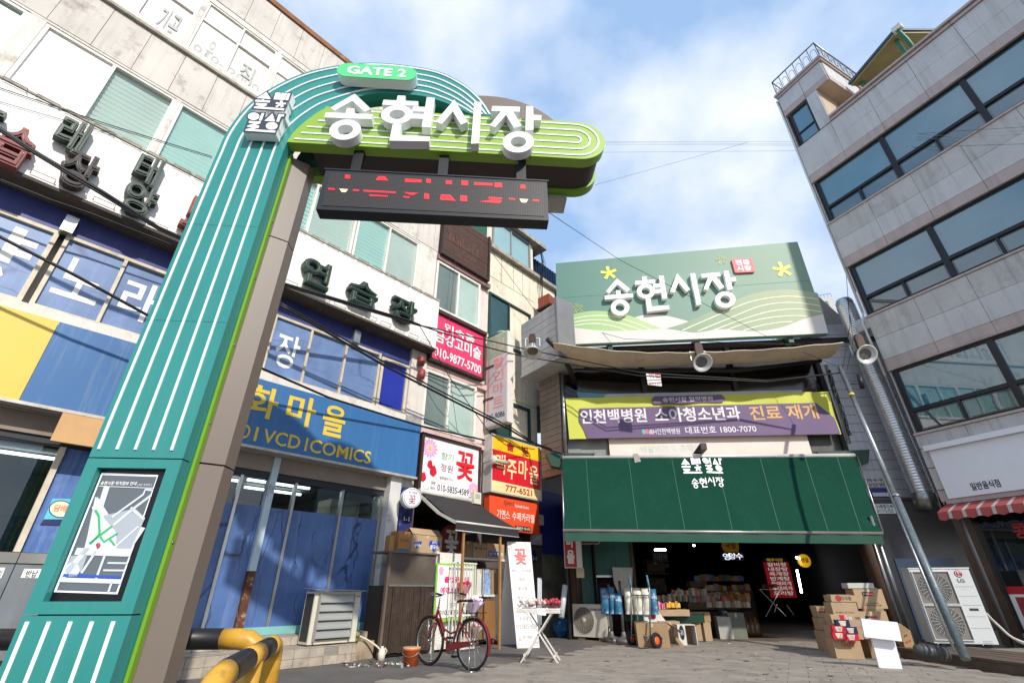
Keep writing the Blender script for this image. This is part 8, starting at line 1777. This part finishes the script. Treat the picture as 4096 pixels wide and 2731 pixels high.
# tipped carton, wooden deck, pole, big twin fan unit
dk = thing('timber_deck', 'low weathered timber deck along the restaurant front', 'deck', (8.5, 9.5, 0)); deck_m = mat('weathered_deck', '5E5044', .8, var=.2, scale=4, bump=.4, dirt=('3A322B', .5, 5))
E0_, E1_ = gz('k', 920, 690), gz('k', 2352, 908); dd_ = (E1_ - E0_).normalized(); dn_ = Vector((dd_.y, -dd_.x, 0)); dn_ = dn_ if dn_.x > 0 else -dn_; hk = .17
E1_ = E0_ + dd_ * 5.0
mb = MB(); 
def dbox(p, q2, dep0, dep1, z0, z1): 
    a, b = p + dn_ * dep0, q2 + dn_ * dep0; c_, d_ = q2 + dn_ * dep1, p + dn_ * dep1
    m0 = MB(); V = [Vector((v.x, v.y, z)) for z in (z0, z1) for v in (a, b, c_, d_)]; m0.add(V, [(3, 2, 1, 0), (4, 5, 6, 7), (0, 1, 5, 4), (1, 2, 6, 5), (2, 3, 7, 6), (3, 0, 4, 7)]); return m0
part(dk, 'fascia_board', dbox(E0_, E1_, 0, .03, .0, hk - .03), deck_m)
for k in range(10): part(dk, 'deck_plank', dbox(E0_ - dd_ * .0, E1_, -.02 + k * .145, -.02 + k * .145 + .138, hk - .028, hk + rnd.uniform(-.003, .003)), deck_m)
part(dk, 'end_board', dbox(E0_ - dd_ * .03, E0_ - dd_ * .001, 0, 1.4, 0, hk - .03), deck_m)
part(dk, 'deck_fill', dbox(E0_, E1_, 1.44, 4.0, 0, hk - .03), concrete)
tcn = thing('cardboard_box', 'tipped carton with red print leaning at the end of the deck', 'box', gz('k', 960, 590)); pts = [gy('k', x, y, 10.0) for x, y in ((885, 500), (955, 592), (1080, 530), (1000, 380))]; nrm = Vector((.15, .3, .05))
P = [gy('k', 875, 490, 10.0), gy('k', 960, 592, 10.0), gy('k', 1072, 540, 10.05), gy('k', 900, 400, 10.05)]; P2 = [gy('k', 985, 365, 10.25), gy('k', 1120, 515, 10.25)]
mb = MB(); A_, B_, C_, D_ = gy('k', 872, 490, 10.0), gy('k', 958, 592, 10.0), gy('k', 1065, 545, 10.0), gy('k', 900, 395, 10.0)
o1, o2, o3 = B_, C_ - B_, A_ - B_; th_ = Vector((.05, .28, .10)); o3 = gy('k', 900, 400, 10.0) - B_
V = [o1, o1 + o2, o1 + o2 + o3, o1 + o3]; V = V + [v + th_ for v in V]; mb.add(V, [(0, 1, 2, 3), (7, 6, 5, 4), (0, 4, 5, 1), (1, 5, 6, 2), (2, 6, 7, 3), (3, 7, 4, 0)]); part(tcn, 'carton_body', mb, card)
TQ2 = Quad(o1, o1 + o2, o1 + o2 + o3, o1 + o3); text(tcn, TQ2, 'NEW SBT', .15, .35, .8, .5, .003, rp, off=.01); text(tcn, TQ2, '참좋은', .2, .75, .6, .9, .003, bp2, off=.02)
mb = MB(); X2 = Frame((0, 9.9), 100); pts = [X2.w(*X2.q('k', x, y), 0) for x, y in ((1060, 570), (1150, 585), (1300, 615), (1440, 635))]; prof_r = [.05, .085, .085, .085]; mb.tube(pts, prof_r, 12); fh = solo('flexible_hose', mb, mat('grey_flex_hose', '4E5052', .5), 'dark grey flexible hose lying on the deck under the outdoor unit', 'hose')
for k in range(6): mb = MB(); c_ = pts[1].lerp(pts[3], k / 5); mb.torus(c_, pts[3] - pts[1], .085, .012, 16, 6); part(fh, 'hose_ring', mb, mat('grey_flex_hose', '4E5052', .5))
mb = MB(); c_ = X2.q('k', 1200, 510); X3 = Frame((0, 10.0), 100); q4 = X3.qs('k', [(1195, 508), (1390, 550), (1400, 580), (1205, 545)]); mb.prism(X3, q4, -.2, 0); solo('wood_offcut', mb, mat('grey_brown_offcut', '7A6E60', .8), 'flat offcut lying on the flexible hose', 'timber')
LF = Frame((8.02, 10.35), 106); lgm = mat('white_unit_case', 'C9CBCA', .45, var=.04, dirt=('9A9A96', .4, 4))
q0, q1_, q2_, q3_ = LF.q('L', 365, 868), LF.q('L', 735, 880), LF.q('L', 910, 1370), LF.q('L', 500, 1325)
u3 = thing('twin_fan_outdoor_unit', 'tall white outdoor air conditioner with two fan grilles on the deck', 'air conditioner', LF.w(.5, .17, -.2))
a0, a1 = (q0[0] + q3_[0]) / 2, (q1_[0] + q2_[0]) / 2; zt2, zb2 = (q0[1] + q1_[1]) / 2, max((q2_[1] + q3_[1]) / 2, .2)
wL, hL = a1 - a0, zt2 - zb2
mb = MB(); mb.box(LF, a0, a1, zb2, zt2, -.36, 0); part(u3, 'case', mb, lgm)
mb = MB(); mb.box(LF, a0 - .012, a1 + .012, zt2, zt2 + .025, -.37, .012); part(u3, 'lid', mb, lgm)
for k in range(2):
    zc_ = zb2 + hL * (.27 + .47 * k); s = hL * .225; am_ = a0 + wL * .035; ac_ = a0 + wL * .33
    mb = MB(); mb.strip(LF, [(a0 + wL * .03, zc_ - s), (a0 + wL * .64, zc_ - s), (a0 + wL * .64, zc_ + s), (a0 + wL * .03, zc_ + s)], .02, .001, .03, True); part(u3, 'grille_frame', mb, lgm)
    mb = MB(); mb.box(LF, a0 + wL * .04, a0 + wL * .63, zc_ - s + .01, zc_ + s - .01, .001, .004); part(u3, 'grille_backing', mb, mat('grille_taupe', '7A746C', .6))
    fan(u3, LF, ac_, zc_, min(s * .94, wL * .29), .006, mat('grille_wire_white', 'C4C2BC', .5), .12)
for z in (.2, .35, .5, .62, .75): mb = MB(); mb.box(LF, a0 + wL * .67, a1 - .03, zb2 + hL * z, zb2 + hL * z + .006, .001, .003); part(u3, 'panel_groove', mb, mat('groove_grey', '9A9C9C', .6))
mb = MB(); mb.lathe(LF.w(a0 + wL * .80, zt2 - hL * .07, .002), LF.n, [(0, 0.004), (.062, .004), (.062, 0)], 24); lo2 = part(u3, 'round_logo', mb, mat('logo_crimson', 'A01A3A', .4)); cx, cz = a0 + wL * .80, zt2 - hL * .07
mb = MB(); mb.strip(LF, [(cx + .045 * math.cos(t_), cz + .045 * math.sin(t_)) for t_ in [.2 + k * .28 for k in range(20)]], .007, .005, .008); mb.strip(LF, [(cx, cz + .025), (cx, cz - .02), (cx + .02, cz - .02)], .007, .005, .008); part(lo2, 'logo_lines', mb, white)
text(u3, LF, 'LG', cx - .055, cz - .15, cx + .06, cz - .085, .004, mat('logo_grey', '5A5C60', .5), off=.03)
mb = MB(); mb.box(LF, a0 + wL * .76, a0 + wL * .9, zb2 + hL * .43, zb2 + hL * .46, .001, .006); part(u3, 'handle_recess', mb, grille_m)
for a in (.12, .82): 
    mb = MB(); mb.box(LF, a0 + wL * a, a0 + wL * a + .04, hk, zb2, -.34, -.02); part(u3, 'foot', mb, mat('foot_black', '1A1A1A', .6))
    mb = MB()
    for k in range(3): mb.strip(LF, [(a0 + wL * a - .05 + k * .02, zb2), (a0 + wL * a - .08, hk + .01)], .008, .0, .01) if k == 0 else mb.box(LF, a0 + wL * a - .05, a0 + wL * a + .1, hk + .02 + k * .03, hk + .026 + k * .03, .0, .008)
    part(u3, 'wire_foot', mb, mat('wire_white', 'B8B8B4', .5))
mb = MB()
for k in range(3): mb.tube(smooth([tuple(LF.w(a1 + .02, zb2 + hL * .4, -.1 + k * .03)), tuple(LF.w(a1 + .1, zb2 + hL * .25, .0)), tuple(LF.w(a1 + .2 + k * .03, zb2 + .12 - k * .03, .08)), tuple(LF.w(a1 + .42, zb2 + .02, .1)), tuple(LF.w(a1 + .5, zb2 + .06, .02))], 5), .022 - k * .004, 8)
solo('pipe_lagging', mb, mat('white_lagging', 'BDB9AE', .7), 'white lagged pipes looping beside the twin fan unit', 'pipes')
pl_ = thing('leaning_pole', 'grey steel pole leaning left from the deck past the green awning', 'pole', gz('k', 1660, 700, hk)); p0 = gz('k', 1665, 695, hk); p1 = gy('M', 455, 885, 11.0)
mb = MB(); mb.tube([p0, p0.lerp(p1, .42)], .062, 14); part(pl_, 'lower_tube', mb, mat('grey_green_pole', '69757A', .45, .3, var=.15, scale=6, dirt=('C4C8C8', .6, 14))); mb = MB(); mb.tube([p0.lerp(p1, .42), p1], .05, 14); part(pl_, 'upper_tube', mb, steel); mb = MB(); mb.lathe(p0.lerp(p1, .42), p1 - p0, [(.08, -.03), (.083, 0), (.07, .03)], 14); part(pl_, 'collar', mb, steel)
mb = MB(); pt = p0.lerp(p1, .9); mb.tube([pt + Vector((.05, -.05, 0)), pt + Vector((.28, -.1, -.02))], .012, 6); mb.tube([pt + Vector((.26, -.1, -.12)), pt + Vector((.3, -.1, .22))], .055, 10); part(pl_, 'antenna', mb, mat('antenna_black', '15171C', .5)); mb = MB(); mb.lathe(p0.lerp(p1, .84), p1 - p0, [(.061, 0), (.061, .07)], 14); part(pl_, 'yellow_band', mb, mat('yellow_tape', 'D8C030', .5))
mb = MB(); mb.tube([p0 + Vector((-.12, .0, .1)), p0.lerp(p1, .48) + Vector((-.09, 0, 0))], .02, 8); part(pl_, 'side_conduit', mb, steel)

# ------------------------------------------------------------------ cables
def cable(pts, r, nm, sag=0.0, m=wire_m):
    mb = MB(); P = [Vector(p) for p in pts]; L = []
    for a, b in zip(P, P[1:]):
        for k in range(12): t_ = k / 12; L.append(a.lerp(b, t_) - up * sag * 4 * t_ * (1 - t_))
    L.append(P[-1]); mb.tube(L, r, 6); return solo('overhead_cable', mb, m, nm, 'cable')
def LQ(c, x, y, d): return LW.w(*LW.q(c, x, y, d), d)
cable([LQ('A', -60, 850, 1.3), LQ('A', 260, 1060, 1.3), LQ('A', 700, 1320, 1.3), LQ('A', 1090, 1568, 1.2), LQ('F', 200, 390, 1.0), LQ('F', 1050, 640, .9), LQ('O', 0, 145, .9)], .030, 'thick black cable bundle crossing the neon board')
cable([LQ('A', -60, 862, 1.3), LQ('A', 260, 1072, 1.3), LQ('A', 700, 1340, 1.3), LQ('A', 1090, 1580, 1.2), LQ('F', 200, 402, 1.0), LQ('F', 1050, 655, .9), LQ('O', 0, 150, .9)], .018, 'second black cable running just below the thick neon board cable')
for k, (e, nm) in enumerate((((1220, 420), 'upper'), ((1100, 520), 'lower'))):
    cable([LQ('O', 0, 145, .9), LQ('O', 700, 300 + k * 80, 1.2), ML.w(*ML.q('S', 90 + 0 * k, 510 + k * 65, 1.2), 1.2), MK.w(*MK.q('C', 800, 925 + k * 20, 1.4), 1.4), MK.w(*MK.q('C', 1600, 975 + k * 8, 1.0), 1.0), p1 + Vector((0, 0, -.15))], .016, nm + ' black cable strung from the pink building to the leaning pole')
cable([LQ('E', -20, 55, 1.0), LQ('E', 500, 320, 1.0), LQ('E', 1010, 600, .9), LQ('F', 40, 970, .7), LQ('F', 500, 1170, .5), LQ('F', 1110, 1360, .3), LQ('P', 900, 180, .35)], .022, 'black cable along the top of the blue comic shop sign')
cable([LQ('F', 160, 530, .8), LQ('F', 900, 960, .7), LQ('F', 1764, 1400, .6), LQ('P', 1500, 230, .6), ML.w(*ML.q('S', 330, 1365, .3), .3), tl + Vector((0, -.05, .1))], .026, 'heavy black cable descending over the pink building to the awning bracket')
cable([LQ('F', 160, 515, .8), LQ('F', 900, 935, .7), LQ('F', 1764, 1380, .6), LQ('P', 1500, 215, .6), ML.w(*ML.q('S', 330, 1350, .3), .3)], .018, 'thinner black cable just above the heavy descending cable')
cable([LQ('A', -20, 600, .5), LQ('A', 750, 860, .45), LQ('A', 1460, 1080, .3)], .008, 'thin black wire pair passing the third floor blinds, upper one')
cable([LQ('A', -20, 612, .5), LQ('A', 750, 872, .45), LQ('A', 1460, 1090, .3)], .006, 'thin black wire pair passing the third floor blinds, lower one')
cable([LQ('F', 1130, 680, .7), LQ('O', 340, 740, .7), LQ('O', 800, 1380, .5), LQ('P', 1160, 240, .7), LQ('P', 1500, 290, .5)], .010, 'thin black cable hanging across the pink sign down to the pub sign')
cable([LQ('E', -20, 1205, .25), LQ('E', 300, 1270, .25), LQ('E', 700, 1330, .25)], .010, 'thin black cable under the yellow sign edge')
cable([LQ('Z', -20, 1010, .5), LQ('Z', 600, 1260, .5), LQ('Z', 1100, 1430, .5), LQ('E', 1210, 130, .5)], .014, 'black cable along the soffit of the neon board, upper one')
cable([LQ('Z', -20, 1030, .46), LQ('Z', 600, 1290, .46), LQ('Z', 1100, 1460, .46), LQ('E', 1210, 150, .46)], .012, 'black cable along the soffit of the neon board, lower one')
far = lambda x, y, Y: gy('f', x, y, Y)
for k, (y0, y1, y2) in enumerate(((568, 575, 505), (572, 585, 520), (610, 612, 575), (578, 590, 535))):
    cable([far(2400, y0, 14.0), far(3160, y1 - 8, 12.5), RB.w(*RB.q('f', 4150, y2, .6), .6)], .004, ('topmost', 'second', 'lowest', 'third') [k] + ' thin wire strung across the sky to the stone building', .0, mat('pale_wire', '8A8C90', .5) if k in (1, 3) else wire_m)
cable([far(2180, 840, 5.5), far(2480, 1040, 10), MK.w(*MK.q('C', 1600, 700, .6), .6), p1], .006, 'thin wire running from the gate display past the market sign to the leaning pole')
cable([far(2380, 740, 13), far(2990, 570, 13)], .005, 'thin stay wire rising across the sky behind the gate arm')
cable([LQ('N', 850, 370, .3), LQ('N', 1430, 1150, .5), MK.w(*MK.q('S', 941, 430, .5), .5), MK.w(*MK.q('C', 2130, 760, .6), .6)], .008, 'thin black wire from the cream wall across the market sign foot')
cable([LQ('N', 470, 60, .3), LQ('N', 430, 420, .3), LQ('N', 360, 1160, .3), LQ('O', 335, 700, .3), LQ('O', 430, 1380, .3)], .006, 'thin vertical wire hanging in front of the wooden sign')
for k, (x0, y0, x1, y1) in enumerate(((2110, 430, 2060, 540), (1990, 130, 2140, 700))):
    cable([MK.w(*MK.q('M', x0 - 1500 if k else 520, 220 if k else 560, .7), .7), MK.w(*MK.q('M', 540 - 20 * k, 720 - 100 * k, .75), .75), MK.w(*MK.q('M', 500 - 30 * k, 900, .7), .7)], .007, ('short black wire looping beside the right horn lamp', 'black wire hanging down the corner pipe by the duct')[k])
mb = MB()
for k in range(10): mb.tube(smooth([tuple(MK.w(4.98 + rnd.uniform(-.05, .08), 6.6 - j * .38, .12 + rnd.uniform(0, .07))) for j in range(6)], 4), .007, 4)
solo('cable_bundle', mb, wire_m, 'loose black cables wrapped down the right banner pipe', 'cables')

# ------------------------------------------------------------------ small fittings and more stock
def wall_box(c, x0, y0, x1, y1, d, dep, m, name, label, cat):
    a0, z0 = LW.q(c, x0, y1, d); a1, z1 = LW.q(c, x1, y0, d); t_ = thing(name, label, cat, LW.w((a0 + a1) / 2, z0, d))
    mb = MB(); mb.box(LW, a0, a1, z0, z1, d - dep, d); part(t_, 'case', mb, m)
    mb = MB(); mb.box(LW, a0 + (a1 - a0) * .2, a1 - (a1 - a0) * .2, z0 + (z1 - z0) * .45, z1 - (z1 - z0) * .15, d + .001, d + .006); part(t_, 'cover', mb, mat('meter_cover', 'A9ABA8', .3)); return t_
wall_box('P', 1540, 1085, 1612, 1195, .15, .12, mat('meter_grey', 'B4B4AE', .5), 'electric_meter', 'small grey meter box right of the orange caramel sign', 'meter')
wall_box('P', 1500, 1310, 1592, 1435, .15, .14, mat('meter_grey2', '8E908C', .5), 'electric_meter', 'larger grey meter box low on the dark wall by the blue sheet', 'meter')
wall_box('P', 770, 815, 860, 940, .35, .12, mat('flood_cream', 'D2CCB8', .5), 'floodlight_box', 'square cream floodlight at the end of the black awning roller', 'lamp')
for k, y in enumerate((895, 985)):
    p = LW.w(*LW.q('F', 1140, y + 25, .12), .12); t_ = thing('red_wall_lamp', ('upper', 'lower')[k] + ' red wall lamp on the white building corner', 'lamp', tuple(p), 'red wall lamps')
    mb = MB(); mb.lathe(p - up * .12, up, [(0, 0), (.08, .0), (.10, .1), (.09, .22), (.05, .26), (0, .26)], 12); part(t_, 'shade', mb, mat('dull_red_shade', '8A3A34', .5, var=.2)); mb = MB(); mb.bar(p, p - LW.n * .14, .02, .02); part(t_, 'bracket', mb, steel)
hn = thing('house_number_plate', 'small navy house number plate beside the tall tent sign', 'sign', LW.w(*LW.q('I', 1300, 610, .02), .0)); a, z = LW.q('I', 1300, 610, .02)
mb = MB(); mb.prism(LW, [(a - .1, z - .15), (a + .1, z - .15), (a + .1, z + .08), (a, z + .15), (a - .1, z + .08)], .0, .02); part(hn, 'plate', mb, mat('plate_navy', '1A2046', .4)); text(hn, LW, '1-1', a - .07, z - .1, a + .07, z - .0, .024, white)
for r, (x0, x1, y, Y, n, hs_, nm) in enumerate(((1100, 1420, 815, 14.2, 12, ('A89A86', '7A4A3A', 'B8A070', '5A5A60'), 'crowded row of small packs left of the front snack trays'), (1240, 1560, 765, 14.8, 12, ('B04038', 'C9A050', '8A8478', 'B8B0A4'), 'mixed bright packs behind the yellow snack cups'), (1560, 1960, 872, 14.4, 14, ('9A9488', 'B0A898', '8A6038'), 'front row of pale packs along the lane floor trays'), (1180, 1300, 925, 13.4, 5, ('8A2A28', 'C0B090', '4A3A34'), 'dark packs under the wide carton tray'))):
    packs('J', x0, x1, y, Y, n, cols_(*hs_), nm, .15)
spots = [MB(), MB()]
for k in range(260):
    x, y = rnd.uniform(-1.5, 6.8), rnd.uniform(7.6, 12.6); r = rnd.uniform(.008, .028) if k % 14 else rnd.uniform(.035, .06)
    if not inside_paving(x, y): continue
    spots[k % 2].add([(x + r * rnd.uniform(.6, 1.3) * math.cos(j), y + r * rnd.uniform(.6, 1.3) * math.sin(j), .0235) for j in [i * .785 for i in range(8)]], [tuple(range(8))])
o_ = struct('ground_spots', spots[0], mat('gum_dark', (.15, .13, .11), .9), 'stuff', 'dark gum spots and stains trodden into the paving'); part(o_, 'pale_spots', spots[1], mat('gum_pale', (.33, .30, .26), .9))['kind'] = 'stuff'
mb = MB()
for k in range(40):
    x, y = rnd.uniform(-2, 6.5), rnd.uniform(7.8, 12.4); s = rnd.uniform(.01, .035); an = rnd.uniform(0, 6)
    mb.add([(x, y, .026), (x + s * math.cos(an), y + s * math.sin(an), .028), (x + s * math.cos(an + 1.2), y + s * math.sin(an + 1.2), .034)], [(0, 1, 2)])
struct('paper_bits', mb, litter_m, 'stuff', 'tiny pale scraps scattered over the square')
